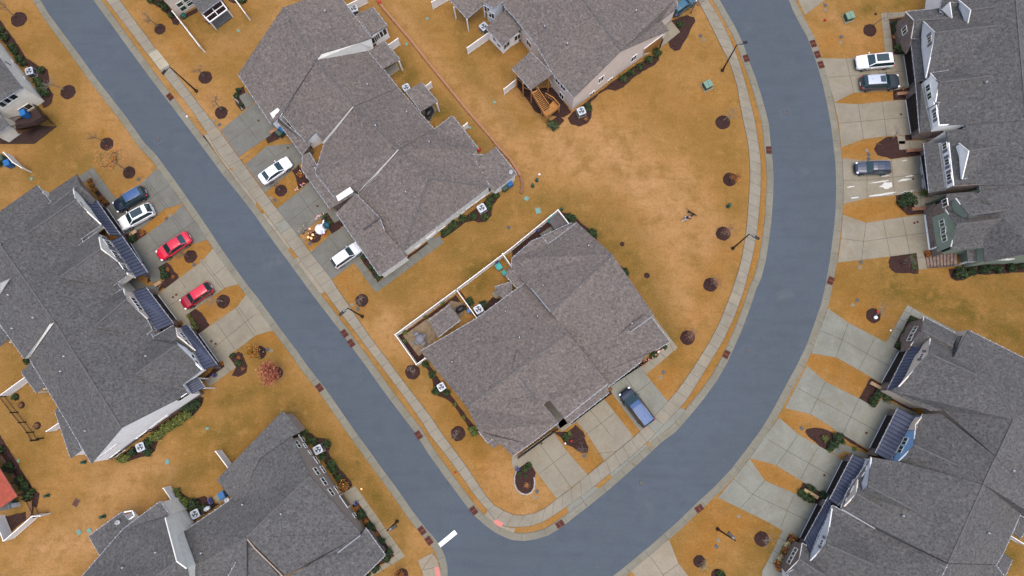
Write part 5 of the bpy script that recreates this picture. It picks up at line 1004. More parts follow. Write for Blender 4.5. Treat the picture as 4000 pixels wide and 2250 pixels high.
for x, y, w_, hh in ((828, 568, .9, 1.0), (783, 648, .9, 1.0)): h.window(33, x, y, w_, hh, glass='glass_green')
quadmetal(h, V(33, 982, 285, 3.8), V(33, 700, 738, 3.8), V(33, 622, 682, 3.0), V(33, 860, 226, 3.0), 14)
L = V(33, 642, 765, 4.2); Pk = V(33, 587, 1128, 6.9); Rr = V(33, 402, 1314, 4.0); h.mass([[L, Pk, V(33, 1050, 1330, 7.2), V(33, 1000, 1080, 4.8)], [Pk, Rr, V(33, 800, 1560, 4.4), V(33, 1050, 1330, 7.2)]], 'grey_siding', .2, z0=2.9)
h.gface(L, Rr, 33, [(642, 767), (586, 1126), (402, 1312), (428, 1212), (510, 1010)], 'grey_siding', 2, .12)
h.window(33, 544, 1110, .6, .7, shutters=True)
quadmetal(h, V(33, 642, 750, 3.9), V(33, 428, 1212, 3.9), V(33, 368, 1095, 3.0), V(33, 605, 662, 3.0), 12)
L = V(33, 346, 1118, 3.4); Pk = V(33, 318, 1282, 5.0); Rr = V(33, 178, 1420, 3.3); h.mass([[L, Pk, V(33, 620, 1480, 5.4), V(33, 700, 1370, 3.8)], [Pk, Rr, V(33, 500, 1620, 3.6), V(33, 620, 1480, 5.4)]], 'stone', .2)
h.gface(L, Rr, 33, [(344, 1120), (316, 1282), (180, 1418), (152, 1385), (200, 1230), (262, 1098)], 'stone', 2, .05)
h.window(33, 268, 1205, .95, .95, glass='glass_green'); h.window(33, 226, 1284, .95, .95, glass='glass_green')
parapet(h, [V(33, 740, 775, 4.7), V(33, 1075, 970, 5.4)], 'gutter', .07, 'upper_gutter')
h.window(23, 1692, 1310, .5, .6, glass='glass_green')
for a_, b_ in (((23, 1330, 645), (23, 1155, 960)), ((23, 1203, 1285), (33, 1035, 165)), ((33, 762, 290), (33, 592, 628)), ((33, 505, 730), (33, 332, 1070))): h.garage(a_, b_)
for rc, x, y in ((33, 1350, 838), (33, 2207, 1010), (33, 2457, 385)): h.vent(rc, x, y)
h.done()
# ------------------------------------------------------------ vehicles
CARS = {   # stations: x, half width, belt height, top height, half width of top
 'sedan': [(-2.42, .62, .62, .66, .45), (-2.36, .78, .80, .86, .60), (-2.2, .86, .92, .99, .68), (-1.75, .90, .96, 1.03, .72), (-1.1, .91, .97, 1.37, .60), (-.8, .91, .97, 1.43, .58), (-.1, .91, .96, 1.46, .58), (.35, .91, .95, 1.42, .58), (1.1, .90, .93, 1.00, .72), (1.7, .87, .86, .93, .70), (2.15, .82, .74, .82, .62), (2.36, .70, .62, .70, .5), (2.42, .55, .5, .54, .4)],
 'suv': [(-2.30, .68, .72, .80, .55), (-2.26, .84, .95, 1.02, .66), (-2.1, .90, 1.02, 1.28, .64), (-1.82, .92, 1.04, 1.62, .60), (-1.0, .93, 1.04, 1.68, .62), (-.1, .93, 1.03, 1.68, .62), (.35, .93, 1.02, 1.60, .60), (1.05, .91, 1.00, 1.10, .74), (1.7, .89, .96, 1.04, .72), (2.1, .84, .86, .94, .62), (2.28, .74, .72, .8, .5), (2.33, .58, .55, .6, .4)],
 'van': [(-2.52, .76, .75, .82, .62), (-2.48, .90, .98, 1.1, .72), (-2.36, .95, 1.05, 1.60, .68), (-2.2, .97, 1.06, 1.74, .70), (-1.0, .99, 1.06, 1.78, .72), (.2, .98, 1.05, 1.76, .70), (.7, .98, 1.04, 1.62, .68), (1.6, .94, 1.0, 1.10, .74), (2.05, .90, .92, 1.0, .70), (2.35, .82, .78, .86, .6), (2.5, .68, .62, .7, .48), (2.55, .5, .5, .54, .36)]}
SPLIT = {'sedan': (3, 4, 7, 8), 'suv': (1, 3, 6, 7), 'van': (1, 3, 6, 7)}
def car(kind, paint, top=None, sunroof=0, rails=False, trunk_glass=True, scale=1):
    st = CARS[kind]; r0, r1, w0, w1 = SPLIT[kind]
    if paint not in MAT: raise KeyError(paint)
    root = empty('parked_car', (0, 0, 0), cat='car')
    rows = []
    for x, w_, zb, zt, wr in st:
        zl = .28 if abs(x) < 2.2 else .40
        h = [(w_*.93, zl), (w_, min(zl+.25, zb-.05)), (w_, (zl+zb)/2+.06), (w_*.985, zb-.06), (w_*.93, zb), (wr+.06, zb+(zt-zb)*.80), (wr-.02, zt-.02), (wr*.6, zt+.01), (0, zt+.025)]
        rows.append([(x, -a, b) for a, b in h]+[(x, a, b) for a, b in h[-2::-1]])
    n = len(rows[0]); B = MB(); GL = {'windscreen': MB(), 'rear_window': MB(), 'left': MB(), 'right': MB()}; TP = MB()
    tgt = lambda i, j: 0
    for i in range(len(rows)-1):
        for j in range(n-1):
            f = [rows[i][j], rows[i][j+1], rows[i+1][j+1], rows[i+1][j]]; cab = r0 <= i < w1; side = j in (4, 5, n-6, n-7)
            topb = 5 < j+.5 < n-6
            topb = 6 <= j <= n-8
            if topb and r0 <= i < r1 and trunk_glass: GL['rear_window'].face(f, 'car_glass', True)
            elif topb and w0 <= i < w1: GL['windscreen'].face(f, 'car_glass', True)
            elif side and cab and j in (4, n-6) and r1 <= i+1 and i < w1: GL['left' if j > n/2 else 'right'].face(f, 'car_glass', True)
            elif topb and r1 <= i < w0 and top: TP.face(f, top, True)
            else: B.face(f, paint, True)
    B.face([rows[0][j] for j in range(n)][::-1], paint); B.face([rows[-1][j] for j in range(n)], paint)
    B.box((0, 0, .22), (4.2*scale if scale == 1 else 4.2, 1.6, .1), 'tyre')
    # lower trim, grille
    B.box((st[-1][0]-.04, 0, .42), (.12, 1.0, .2), 'tyre'); B.box((st[0][0]+.03, 0, .42), (.1, .5, .12), 'white_paint')
    me = B.build('body', root)
    m = me.data; 
    for nm, g in GL.items():
        if g.v: g.build(nm if 'w' in nm else 'side_window', root)
    if TP.v: TP.build('roof_panel', root)
    for sx in (-1.42, 1.42):
        for sy in (-1, 1):
            wy = (.86 if kind != 'van' else .90)*sy; t = MB(); rings = []
            N = 18; prof = [(.24, -.11), (.33, -.10), (.345, 0), (.33, .10), (.24, .11)]
            vs = [(r*math.cos(2*math.pi*k/N), y, r*math.sin(2*math.pi*k/N)) for r, y in prof for k in range(N)]
            t.add(vs, [(a*N+k, a*N+(k+1) % N, (a+1)*N+(k+1) % N, (a+1)*N+k) for a in range(4) for k in range(N)], 'tyre', True)
            wh = empty('wheel', (sx, wy, .345)); wh.parent = root; t.build('tyre', wh)
            q = MB(); y = .115*sy
            q.add([(.235*math.cos(2*math.pi*k/N), y*.7, .235*math.sin(2*math.pi*k/N)) for k in range(N)], [tuple(range(N)) if sy < 0 else tuple(range(N-1, -1, -1))], 'black_metal')
            for k in range(5):
                a = 2*math.pi*k/5; q.beam((0, y, 0), (.23*math.cos(a), y, .23*math.sin(a)), .07, .03, 'rim')
            q.build('rim', wh)
    fx = st[-3][0]; rx = st[1][0]
    for sy in (-1, 1):
        q = MB(); q.blob((fx+.02, sy*(st[-3][1]-.14), st[-3][2]-.02), (.20, .16, .09), 'lamp_clear', 8, 5, 0); q.build('headlight', root)
        q = MB(); q.blob((rx+.05, sy*(st[1][1]-.10), st[1][2]-.02), (.12, .15, .10), 'lamp_red', 8, 5, 0); q.build('taillight', root)
        q = MB(); q.blob((st[w0][0]+.38, sy*(1.02 if kind != 'van' else 1.10), st[w0][2]+.05), (.08, .12, .08), paint, 8, 5, 0); q.beam((st[w0][0]+.38, sy*.88, st[w0][2]), (st[w0][0]+.38, sy*1.0, st[w0][2]+.04), .05, .04, paint); q.build('mirror', root)
        if rails: q = MB(); q.tube([(-1.7, sy*.62, st[4][3]-.03), (-1.5, sy*.64, st[4][3]+.06), (0, sy*.64, st[4][3]+.06), (.3, sy*.62, st[4][3]-.05)], .025, 'rim', 6); q.build('roof_rail', root)
    zt = st[4][3]+.032
    if sunroof == 1: q = MB(); q.box((-.05, 0, zt), (.62, .78, .02), 'car_glass'); q.build('sunroof', root)
    if sunroof == 2: q = MB(); q.box((-.55, 0, zt-.01), (1.5, .95, .025), 'car_glass'); q.build('sunroof', root)
    q = MB(); q.blob((-1.3 if kind != 'sedan' else -.9, 0, zt+.03), (.09, .025, .05), paint, 6, 4, 0); q.build('aerial', root)
    return root
for n_, c_, r_ in (('paint_white', (.80, .80, .80), .18), ('paint_silver', (.55, .57, .60), .22), ('paint_black', (.012, .018, .032), .10), ('paint_red', (.50, .012, .035), .18), ('paint_maroon', (.26, .008, .022), .18),
                   ('paint_blue', (.022, .070, .19), .5), ('paint_navy', (.022, .032, .062), .3), ('paint_dark_grey', (.035, .042, .055), .14), ('paint_silver_roof', (.38, .42, .50), .25), ('paint_teal_blue', (.03, .10, .15), .12)):  # paint_blue is the roof panel colour standing in for reflected sky
    m_ = mat(n_, c_, r_, spec=.6); m_.node_tree.nodes['Principled BSDF'].inputs['Coat Weight'].default_value = .25 if n_ != 'paint_blue' else 0  # the blue roof colour is reflected sky put into the paint
def park(rc, nose, tail, label, kind, paint, w=1.0, **k):
    a = W(rc, *nose, .9); b = W(rc, *tail, .9); c = (a+b)/2; L_ = (a-b).length; std = {'sedan': 4.84, 'suv': 4.63, 'van': 5.07}[kind]; s = L_/std
    o = car(kind, paint, **k); o.location = (c.x, c.y, .05); o.rotation_euler = (0, 0, math.atan2(a.y-b.y, a.x-b.x)); o.scale = (s, min(1.12, s*w), min(1.05, s)); setp(o, label=label)
    if kind == 'van': o['category'] = 'minivan'
    return o
park(11, (338, 160), (42, 365), 'white sedan parked on the grey drive beside the red festooned flower bed', 'sedan', 'paint_white')
park(11, (1040, 1020), (770, 1210), 'silver white hatchback SUV on the drive nearest the snowman', 'suv', 'paint_silver', top='paint_white')
park(10, (1150, 640), (1455, 465), 'black SUV with a blue sheen beside the yellow lit flower bed', 'suv', 'paint_black', rails=True, top='paint_blue')  # blue sheen painted on as the roof panel colour
park(10, (1205, 815), (1530, 640), 'white crossover with a long dark glass roof next to the black SUV', 'suv', 'paint_white', sunroof=2)
park(10, (1582, 1130), (1900, 920), 'bright red sedan with a small dark sunroof', 'sedan', 'paint_red', sunroof=1)
park(20, (1828, 172), (2118, -20), 'dark maroon people carrier on the pale drive below the red sedan', 'suv', 'paint_maroon', top='paint_red')
park(22, (1125, 1030), (1385, 1370), 'dark minivan with a blue sheen parked below the centre block', 'van', 'paint_black', top='paint_blue', rails=True, w=1.02)  # roof panel coloured as blue sky reflected in it
park(3, (892, 628), (1265, 598), 'white hatchback SUV with a blue tinted sunroof, topmost on the right drives', 'suv', 'paint_white', sunroof=2)
park(3, (1322, 812), (938, 832), 'dark grey SUV with a silver roof beside the white SUV', 'suv', 'paint_dark_grey', top='paint_silver_roof', sunroof=1, rails=True)
park(13, (884, 238), (1238, 232), 'small navy estate car on the drive stained with white wash', 'suv', 'paint_navy', w=.95)
park(2, (1835, -35), (1618, 120), 'dark teal SUV half hidden behind the peach block roof', 'suv', 'paint_teal_blue')
# ------------------------------------------------------------ street lamps
def lamp(rc, base, top, head, label):
    b = W(rc, *base); r = math.hypot(b.x, b.y); t = G(px(rc, *top)); h = HCAM*(1-r/math.hypot(t.x, t.y)); h = max(6.2, min(7.4, h)); tp = W(rc, *top, h); hd = W(rc, *head, h+.25); d = (hd-tp).to_2d()
    root = empty('street_lamp', b, label=label, cat='street lamp', group='black street lamps along the road'); lean = Vector((tp.x-b.x, tp.y-b.y, 0))
    q = MB(); q.tube([(0, 0, 0), (lean.x*.5, lean.y*.5, h*.5), (lean.x, lean.y, h)], [.13, .10, .075], 'bronze', 10); q.lathe((0, 0, 0), [(.24, 0), (.22, .25), (.13, .32)], 'bronze', 12); q.build('pole', root)
    q = MB(); e = Vector((lean.x, lean.y, h-.1)); u = Vector((d.x, d.y, 0)); L_ = u.length; u = u.normalized() if L_ > .01 else Vector((1, 0, 0)); q.tube([e, e+u*.35+Vector((0, 0, .2)), e+u*max(.5, L_-.4)+Vector((0, 0, .3))], .04, 'bronze', 6); q.build('arm', root)
    q = MB(); c = e+u*max(.85, L_)+Vector((0, 0, .3)); a = math.atan2(u.y, u.x); q.box(c, (.95, .36, .10), 'black_metal', a, .9); q.box(c+u*-.35+Vector((0, 0, .08)), (.34, .26, .07), 'shutter', a, .8); hd_ = q.build('lamp_head', root)
    q = MB(); q.box(c+u*.1+Vector((0, 0, -.02)), (.45, .24, .025), 'led', a); q.build('lens', hd_)
lamp(0, (1978, 918), (1708, 675), (1665, 705), 'black street lamp beside the pale sidewalk slabs at the upper left')
lamp(2, (2115, 710), (2262, 452), (2312, 433), 'black street lamp by the green transformer inside the bend')
lamp(12, (2220, 1050), (2385, 907), (2440, 928), 'black street lamp leaning over the sidewalk near the red twig tree')
lamp(21, (1070, 287), (925, 203), (885, 232), 'short looking street lamp on the lawn left of the centre block patio')
lamp(31, (1420, 898), (1318, 993), (1372, 965), 'street lamp on the bottom lawn near the storm drains')
lamp(32, (2068, 975), (2250, 1092), (2210, 1045), 'street lamp on the triangular lawn at the bottom right')
# ------------------------------------------------------------ bare saplings
def branches(mb, p, d, L, r, lvl, rnd, m, up=.25, spread=.7):
    n = 3; pts = [p]; q = p.copy(); dd = d.copy()
    for k in range(n):
        dd = (dd+Vector((rnd.uniform(-.16, .16), rnd.uniform(-.16, .16), rnd.uniform(-.05, .12)))).normalized(); q = q+dd*L/n; pts.append(q.copy())
    mb.tube(pts, [r, r*.85, r*.65, r*.4], m, 5 if lvl < 2 else 3, True, False)
    if lvl >= 3: return pts[-1:]
    ends = []; cnt = (7, 5, 4)[lvl]
    for k in range(cnt):
        t = rnd.uniform(.35, 1) if lvl else rnd.uniform(.45, 1); i = min(n-1, int(t*n)); b = pts[i].lerp(pts[i+1], t*n-i) if i < n else pts[-1]
        a = rnd.uniform(0, 2*math.pi); s = Vector((math.cos(a), math.sin(a), rnd.uniform(.15, .9)*(.6+up))).normalized(); nd = (dd*(1-spread)+s*spread).normalized()
        ends += branches(mb, b, nd, L*rnd.uniform(.44, .66), r*.46, lvl+1, rnd, m, up, spread)
    return ends+[pts[-1]]
def leafcloud(mb, pts, r, n, mats, rnd, size=.11):
    for k in range(n):
        c = rnd.choice(pts)+Vector((rnd.gauss(0, r), rnd.gauss(0, r), rnd.gauss(0, r)*.7)); a = Vector((rnd.gauss(0, 1), rnd.gauss(0, 1), rnd.gauss(0, .6))).normalized(); b = a.orthogonal().normalized(); c2 = a.cross(b); s = size*rnd.uniform(.6, 1.3)
        mb.face([c-b*s, c-c2*s*.6, c+b*s, c+c2*s*.6], rnd.choice(mats))
def tree(seed, L=1.7, m='bark', leaves=None, nleaf=0, lr=.18, up=.25, spread=.7, lsize=.11, thick=.068, crownoff=None):
    rnd = random.Random(seed); root = empty('bare_tree' if not leaves else 'young_tree', (0, 0, 0)); t = MB()
    base = Vector((0, 0, 0)); h = L*.5; t.tube([(0, 0, 0), (.03, .02, h*.5), (0, 0, h)], [thick*1.2, thick, thick*.9], m, 7); t.build('trunk', root)
    c = MB(); ends = branches(c, Vector((0, 0, h-.05)), Vector((0, 0, 1)), L, thick*.85, 0, rnd, m, up, spread)
    if leaves: leafcloud(c, ends, lr, nleaf, leaves, rnd, lsize)
    c.build('crown' if not leaves else 'foliage', root); return root
BG = 'bare saplings in round mulch rings'
TR = [ # tile, x, y, variant, scale, label
 (0, 165, 175, 'b', 1.0, 'bare sapling in the mulch ring at the top left corner'), (0, 1600, 280, 'a', 1.1, 'bare sapling near the long white fence panel at the top'), (0, 2065, 775, 'a', 1.0, 'bare sapling right of the leaning lamp at the upper left'),
 (0, 2240, 1110, 'b', 1.1, 'bare sapling beside the blue stone edged entry bed'), (0, 655, 915, 'c', 1.2, 'pale bare sapling leaning away beside the cream house shrubs'), (10, 1070, -10, 'b', 1.0, 'bare sapling between the road and the red and orange leafed sapling'),
 (10, 1905, 1135, 'a', 1.0, 'bare sapling on the lawn island below the red sedan'), (20, 2250, 138, 'c', 1.0, 'bare sapling on the lawn island beside the maroon car'), (21, 1065, 120, 'c', .9, 'pale bare sapling left of the patio lawn lamp'),
 (21, 1575, 845, 'w', .95, 'wide twiggy sapling in the ring just below the patio fence corner'), (31, 2033, 20, 'w', .95, 'wide twiggy sapling in the ring by the centre block lower left corner'), (11, 250, 468, 'a', .95, 'bare sapling on the island beside the white sedan'),
 (2, 2125, 1220, 'c', .95, 'bare sapling south of the green transformer inside the bend'), (12, 2200, 360, 'o', .85, 'orange brown leafed sapling beside the curved sidewalk'), (12, 2130, 900, 'r', .95, 'reddish twiggy sapling left of the leaning sidewalk lamp'),
 (12, 2000, 1410, 'r', .95, 'reddish twiggy sapling below the sidewalk lamp'), (22, 1775, 495, 'r', .95, 'pinkish twiggy sapling right of the centre block corner walk'), (32, 2520, 1078, 'c', .9, 'bare sapling at the lower right lawn with its ring nearest the drive'),
 (32, 1900, 1310, 'y', .9, 'pale yellow twiggy sapling in the broken ring at the bottom lawn'), (3, 1060, 260, 'c', 1.0, 'bare sapling on the lawn by the topmost right walk'), (13, 1350, 1205, 'd', 1.1, 'low spreading bare tree in the big mulch bed by the brick steps'),
 (23, 1075, 265, 'c', 1.0, 'bare sapling in the ring with the small red and white ornaments'), (32, 700, 150, 'd', 1.25, 'dense dark twiggy shrub tree on the island between the lower drives'), (20, 1900, 130, 'a', .01, ''),
 (2, 1800, 130, 'a', 1.2, 'bare tree behind the mulch bed beside the dark teal SUV'), (3, 1240, 1395, 'c', .9, 'bare sapling leaning over the drive island mulch on the right')]
mk = {'a': lambda: tree(11, 1.7), 'b': lambda: tree(23, 1.8), 'c': lambda: tree(31, 1.9, 'bark_pale'), 'w': lambda: tree(41, 1.35, 'bark_pale', up=.05, spread=.85, thick=.045), 'd': lambda: tree(51, 1.3, 'bark', up=.0, spread=.9, thick=.06),
      'r': lambda: tree(61, 1.5, 'bark_pale', ['leaf_brown', 'leaf_pink', 'bark'], 420, .16, lsize=.06), 'o': lambda: tree(67, 1.4, 'bark_pale', ['leaf_brown', 'leaf_orange', 'leaf_brown'], 650, .16, lsize=.08), 'y': lambda: tree(71, 1.6, 'bark_pale', ['straw', 'leaf_olive'], 380, .2, lsize=.05)}
for i, (rc, x, y, v, s, lb) in enumerate(TR):
    if not lb: continue
    place('tree_'+v, mk[v], W(rc, x, y, .08), i*1.7, s, lb, 'tree', BG)
def one(tr, rc, x, y, s, lb, cat='tree'):
    tr.location = W(rc, x, y, .08); tr.scale = (s,)*3; setp(tr, label=lb, cat=cat)
one(tree(83, 2.3, 'bark', ['leaf_orange', 'leaf_pink', 'leaf_orange', 'leaf_yellow'], 520, .22, lsize=.09), 10, 1290, 270, 1.25, 'young tree with sparse pink and orange leaves above the black SUV')
one(tree(85, 1.25, 'bark', ['leaf_orange', 'leaf_orange', 'leaf_yellow'], 800, .25, lsize=.10), 21, 25, 650, 1.0, 'small bright orange leafed tree beside the bottom drive on the left')
one(tree(87, 1.6, 'bark', ['leaf_red', 'leaf_red', 'leaf_pink'], 2600, .33, lsize=.095), 21, 210, 855, 1.08, 'red and coral leafed maple on the lawn left of the road')
one(tree(89, 1.2, 'bark', ['leaf_orange', 'leaf_brown'], 700, .25, lsize=.09), 31, 1465, 1435, .9, 'small orange leafed tree at the bottom edge beside the walk')
# tree wound with warm lights
t_ = tree(91, 1.5, 'bark', None, up=.1); q = MB(); rr = random.Random(9)
for k in range(90):
    a = rr.uniform(0, 6.3); r_ = rr.uniform(.2, 1.35); q.blob((r_*math.cos(a), r_*math.sin(a), rr.uniform(.5, 2.2)), (.028,)*3, 'warm_light', 5, 3, 0)
q.build('string_lights', t_); t_['category'] = 'tree'; one(t_, 11, 570, 905, 1.1, 'bare tree wound with warm orange lights beside the snowman')
# ------------------------------------------------------------ shrubs
def shrub(seed, mats, r=.55, h=.8, n=420, ls=.085, core='leaf_dark', name='shrub', flat=.85):
    rnd = random.Random(seed); q = MB(); q.blob((0, 0, h*.42), (r*.72, r*.72, h*.42), core, 9, 6, .12, rnd)
    for k in range(n):
        a = rnd.uniform(0, 6.283); c = rnd.uniform(-.15, 1); s_ = math.sqrt(max(0, 1-c*c)); lump = 1+.16*math.sin(a*3+seed)+.10*math.sin(a*5+c*4)
        rr_ = rnd.uniform(.72, 1.08)*lump; p = Vector((r*s_*math.cos(a)*rr_, r*s_*math.sin(a)*rr_, h*.45+h*.5*c*rr_)); nrm = Vector((rnd.gauss(0, 1), rnd.gauss(0, 1), rnd.gauss(.6, .8))).normalized(); b = nrm.orthogonal().normalized(); c2 = nrm.cross(b); s = ls*rnd.uniform(.6, 1.4)
        q.face([p-b*s, p-c2*s*.6, p+b*s, p+c2*s*.6], rnd.choice(mats))
    return q.build(name)
def grass_tuft(seed, m='straw', r=.75, n=170, name='grass_clump'):
    rnd = random.Random(seed); q = MB()
    for k in range(n):
        a = rnd.uniform(0, 6.283); e = rnd.uniform(.3, 1)*r; h = rnd.uniform(.5, .9)*(1.1-.5*e/r); t = Vector((-math.sin(a), math.cos(a), 0))*.02; o = Vector((math.cos(a), math.sin(a), 0))
        p0 = o*.08; p1 = o*e*.55+Vector((0, 0, h)); p2 = o*e+Vector((0, 0, h*.55)); q.face([p0-t, p0+t, p1+t*1.4, p1-t*1.4], m); q.face([p1-t*1.4, p1+t*1.4, p2], m)
    return q.build(name)
SM = {'g': lambda: shrub(1, ['leaf_green', 'leaf_green', 'leaf_dark']), 'd': lambda: shrub(2, ['leaf_dark', 'leaf_dark', 'leaf_green'], name='shrub'), 'y': lambda: shrub(3, ['leaf_yellow', 'leaf_olive', 'leaf_green'], core='leaf_green', name='shrub'),
      'o': lambda: shrub(4, ['leaf_olive', 'leaf_olive', 'leaf_yellow'], core='leaf_olive', name='shrub'), 'l': lambda: shrub(5, ['leaf_green', 'leaf_olive'], r=.5, h=.4, n=160, ls=.06, name='small_plant'),
      'r': lambda: shrub(6, ['leaf_brown', 'leaf_orange', 'leaf_brown'], r=.5, h=.5, n=260, core='leaf_brown', name='shrub'), 'f': lambda: shrub(7, ['leaf_green', 'leaf_dark', 'flower_red', 'flower_yellow', 'leaf_orange'], r=.55, h=.7, n=420, name='flowering_shrub'),
      's': lambda: grass_tuft(8), 't': lambda: shrub(9, ['leaf_brown', 'bark', 'bark'], r=.45, h=.5, n=150, ls=.05, core='leaf_brown', name='dry_shrub')}
def shrubs(v, lst, label, group=None, cat='shrub'):
    for i, e in enumerate(lst):
        rc, x, y = e[:3]; s = e[3] if len(e) > 3 else 1
        place('shrub_'+v, SM[v], W(rc, x, y, .04), (x*7+y) % 6.28, s*(.80 if v in 'gdoy' else .9), label, cat if v != 's' else 'ornamental grass', group if len(lst) > 1 else None)
shrubs('g', [(0, 20, 310, 1.1), (0, 65, 385, 1.3), (0, 130, 480, 1.2), (0, 160, 530, 1.1), (0, 205, 600, 1.2), (0, 245, 650, 1)], 'dark green shrub in the bed along the cream house wall', 'shrubs along the cream house')
shrubs('g', [(0, 425, 712, 1.1), (0, 392, 830, 1.3), (0, 440, 900, 1.5), (0, 470, 940, 1.3)], 'green shrub beside the cream house air conditioner', 'shrubs by the cream house air conditioner')
shrubs('g', [(0, 1670, 85, 1.2), (0, 1610, 45, .9), (0, 1520, 20, .9), (0, 1725, 160, .9)], 'green shrub by the long fence at the top edge', 'shrubs by the top fence'); shrubs('g', [(0, 2440, 10, 1.2)], 'dark green shrub at the top edge between the porch and a fence')
shrubs('d', [(0, 2405, 915, .8), (0, 2385, 970, .8), (0, 2430, 1060, .7)], 'low shrub in the stone edged bed beside the entry walk', 'shrubs in the stone edged entry bed')
shrubs('g', [(2, 1690, 255, 1.0)], 'single green shrub in the curved bed at the peach block front')
shrubs('g', [(2, 1455, 545, 1.4), (2, 1372, 610, 1.2), (2, 1283, 680, 1.1), (2, 1192, 740, 1.1), (2, 1115, 795, 1.2)], 'green shrub in the bed along the long peach wall', 'shrubs along the peach wall')
shrubs('g', [(2, 762, 1092, 1.2)], 'green shrub beside the peach block air conditioner'); shrubs('t', [(2, 740, 1200, 1.0)], 'dry brown shrub at the lower end of the peach block bed')
shrubs('d', [(12, 600, 760, 1.3), (12, 570, 740, 1.1)], 'dark green shrub outside the patio fence corner', 'shrubs at the patio fence corner'); shrubs('g', [(12, 820, 905, 1.1), (12, 800, 880, .9)], 'green shrub by the edged bed at the centre block upper side', 'shrubs in the small edged bed'); shrubs('g', [(12, 1135, 1290, 1.1), (12, 1150, 1310, .8)], 'green shrub at the eastern wall of the centre block', 'shrubs at the eastern wall')
shrubs('g', [(11, 2415, 515, 1.1), (11, 2350, 570, 1.2), (11, 2340, 640, 1.1), (11, 2180, 735, 1.1), (11, 2080, 755, 1.2), (11, 2305, 740, 1.1), (11, 2000, 800, 1.0)], 'green shrub in the bed under the long cream wall', 'shrubs under the long cream wall')
shrubs('g', [(11, 1890, 900, 1.0), (11, 1925, 880, 1.0), (11, 1960, 845, 1.0), (11, 1990, 825, 1.0)], 'shrub of the low green hedge next to the side porch', 'hedge next to the side porch')
shrubs('d', [(11, 1090, 1140, .9), (11, 1165, 1240, .9), (11, 1240, 1335, 1.0), (11, 1200, 1290, .7)], 'dark shrub in the narrow bed by the silver car', 'shrubs in the narrow bed by the silver car'); shrubs('l', [(11, 690, 725, 1), (11, 740, 785, .9)], 'small green plant in the mulch above the snowman', 'small plants above the snowman')
shrubs('f', [(11, 460, 310, .9)], 'flowering plant in the bed beside the white sedan'); shrubs('f', [(11, 820, 640, .7)], 'yellow and red flowers in the tiny bed under the eaves')
shrubs('d', [(21, 2150, 145, 1.3), (21, 2290, 165, 1.1)], 'dark shrub beside the patio air conditioner', 'shrubs by the patio air conditioner'); shrubs('y', [(21, 1500, 450, .7), (21, 1500, 535, .6), (21, 1880, 150, .6), (21, 1700, 290, .6)], 'small yellow green plant inside the patio fence', 'small plants inside the patio fence')
shrubs('g', [(21, 1705, 765, 1.0), (21, 1775, 870, 1.1), (21, 1815, 1035, 1.2), (21, 1925, 1055, 1.0)], 'green shrub in the winding bed left of the centre block', 'shrubs left of the centre block'); shrubs('y', [(21, 2180, 1425, 1.2), (31, 2200, 5, 1.1), (21, 2000, 1170, .6), (21, 2090, 1300, .6)], 'yellow green shrub low in the winding bed by the centre block', 'yellow shrubs by the centre block')
shrubs('g', [(22, 1535, 595, .7), (22, 1430, 670, 1.0), (22, 1405, 690, .7)], 'green shrub in the red festooned front bed', 'shrubs in the red festooned bed'); shrubs('g', [(32, 540, 50, 1.0), (32, 170, 335, .9), (32, 130, 370, .8), (32, 75, 415, .6), (32, 130, 440, .5)], 'small green shrub in a front bed below the centre block', 'small shrubs below the centre block')
shrubs('y', [(32, 575, 15, .7)], 'yellow green plant at the top of the lower drive island'); shrubs('t', [(32, 150, 530, 1.3)], 'dry orange brown shrub inside the stone ringed bed'); shrubs('r', [(22, 985, 1020, .6)], 'orange flowering plant by a garage corner of the centre block')
shrubs('f', [(10, 915, 370, .7), (10, 930, 415, .7), (10, 960, 465, .7), (10, 1030, 545, .7), (10, 1060, 580, .7)], 'shrub dotted with yellow lights in the bed beside the black SUV', 'yellow lit shrubs by the black SUV')
shrubs('d', [(10, 1345, 955, 1.2)], 'dark shrub in the bed between the white and red cars'); shrubs('r', [(10, 1440, 895, .9)], 'round red brown shrub at the end of the bed between white and red cars')
shrubs('d', [(10, 1670, 1320, 1.3), (10, 1640, 1255, .8)], 'dark green shrub in the bed between the two red cars', 'green shrubs between the red cars'); shrubs('r', [(10, 1690, 1265, .6), (10, 1745, 1335, .5)], 'small red shrub in the bed between the two red cars', 'red shrubs between the red cars')
shrubs('y', [(20, 1955, 355, .8), (20, 1930, 320, .6), (20, 1980, 400, .7), (20, 1905, 280, .6)], 'yellow green plant in the bed beside the lowest left drive', 'yellow plants by the lowest left drive'); shrubs('r', [(20, 1820, 355, .7), (20, 2228, 765, .7)], 'orange brown shrub by a left block porch step', 'orange shrubs by the left block steps')
shrubs('g', [(20, 2345, 678, .7), (20, 2405, 755, .9)], 'green plant in the oval mulch bed by the orange tree', 'plants in the oval mulch bed'); shrubs('r', [(20, 2405, 700, .5), (20, 2445, 810, .5)], 'small red plant in the oval mulch bed by the orange tree', 'red plants in the oval mulch bed')
shrubs('d', [(20, 1985, 1165, 1.4), (20, 1935, 1195, 1.5), (20, 1890, 1225, 1.3)], 'dark green shrub at the upper end of the white wall hedge', 'dark hedge under the white wall')
shrubs('o', [(20, 1900, 1270, 1.4), (20, 1850, 1300, 1.4), (20, 1790, 1345, 1.5), (20, 1730, 1380, 1.5), (20, 1670, 1415, 1.4), (30, 1620, 20, 1.5), (30, 1560, 50, 1.3)], 'pale olive shrub of the hedge under the white wall', 'olive hedge under the white wall')
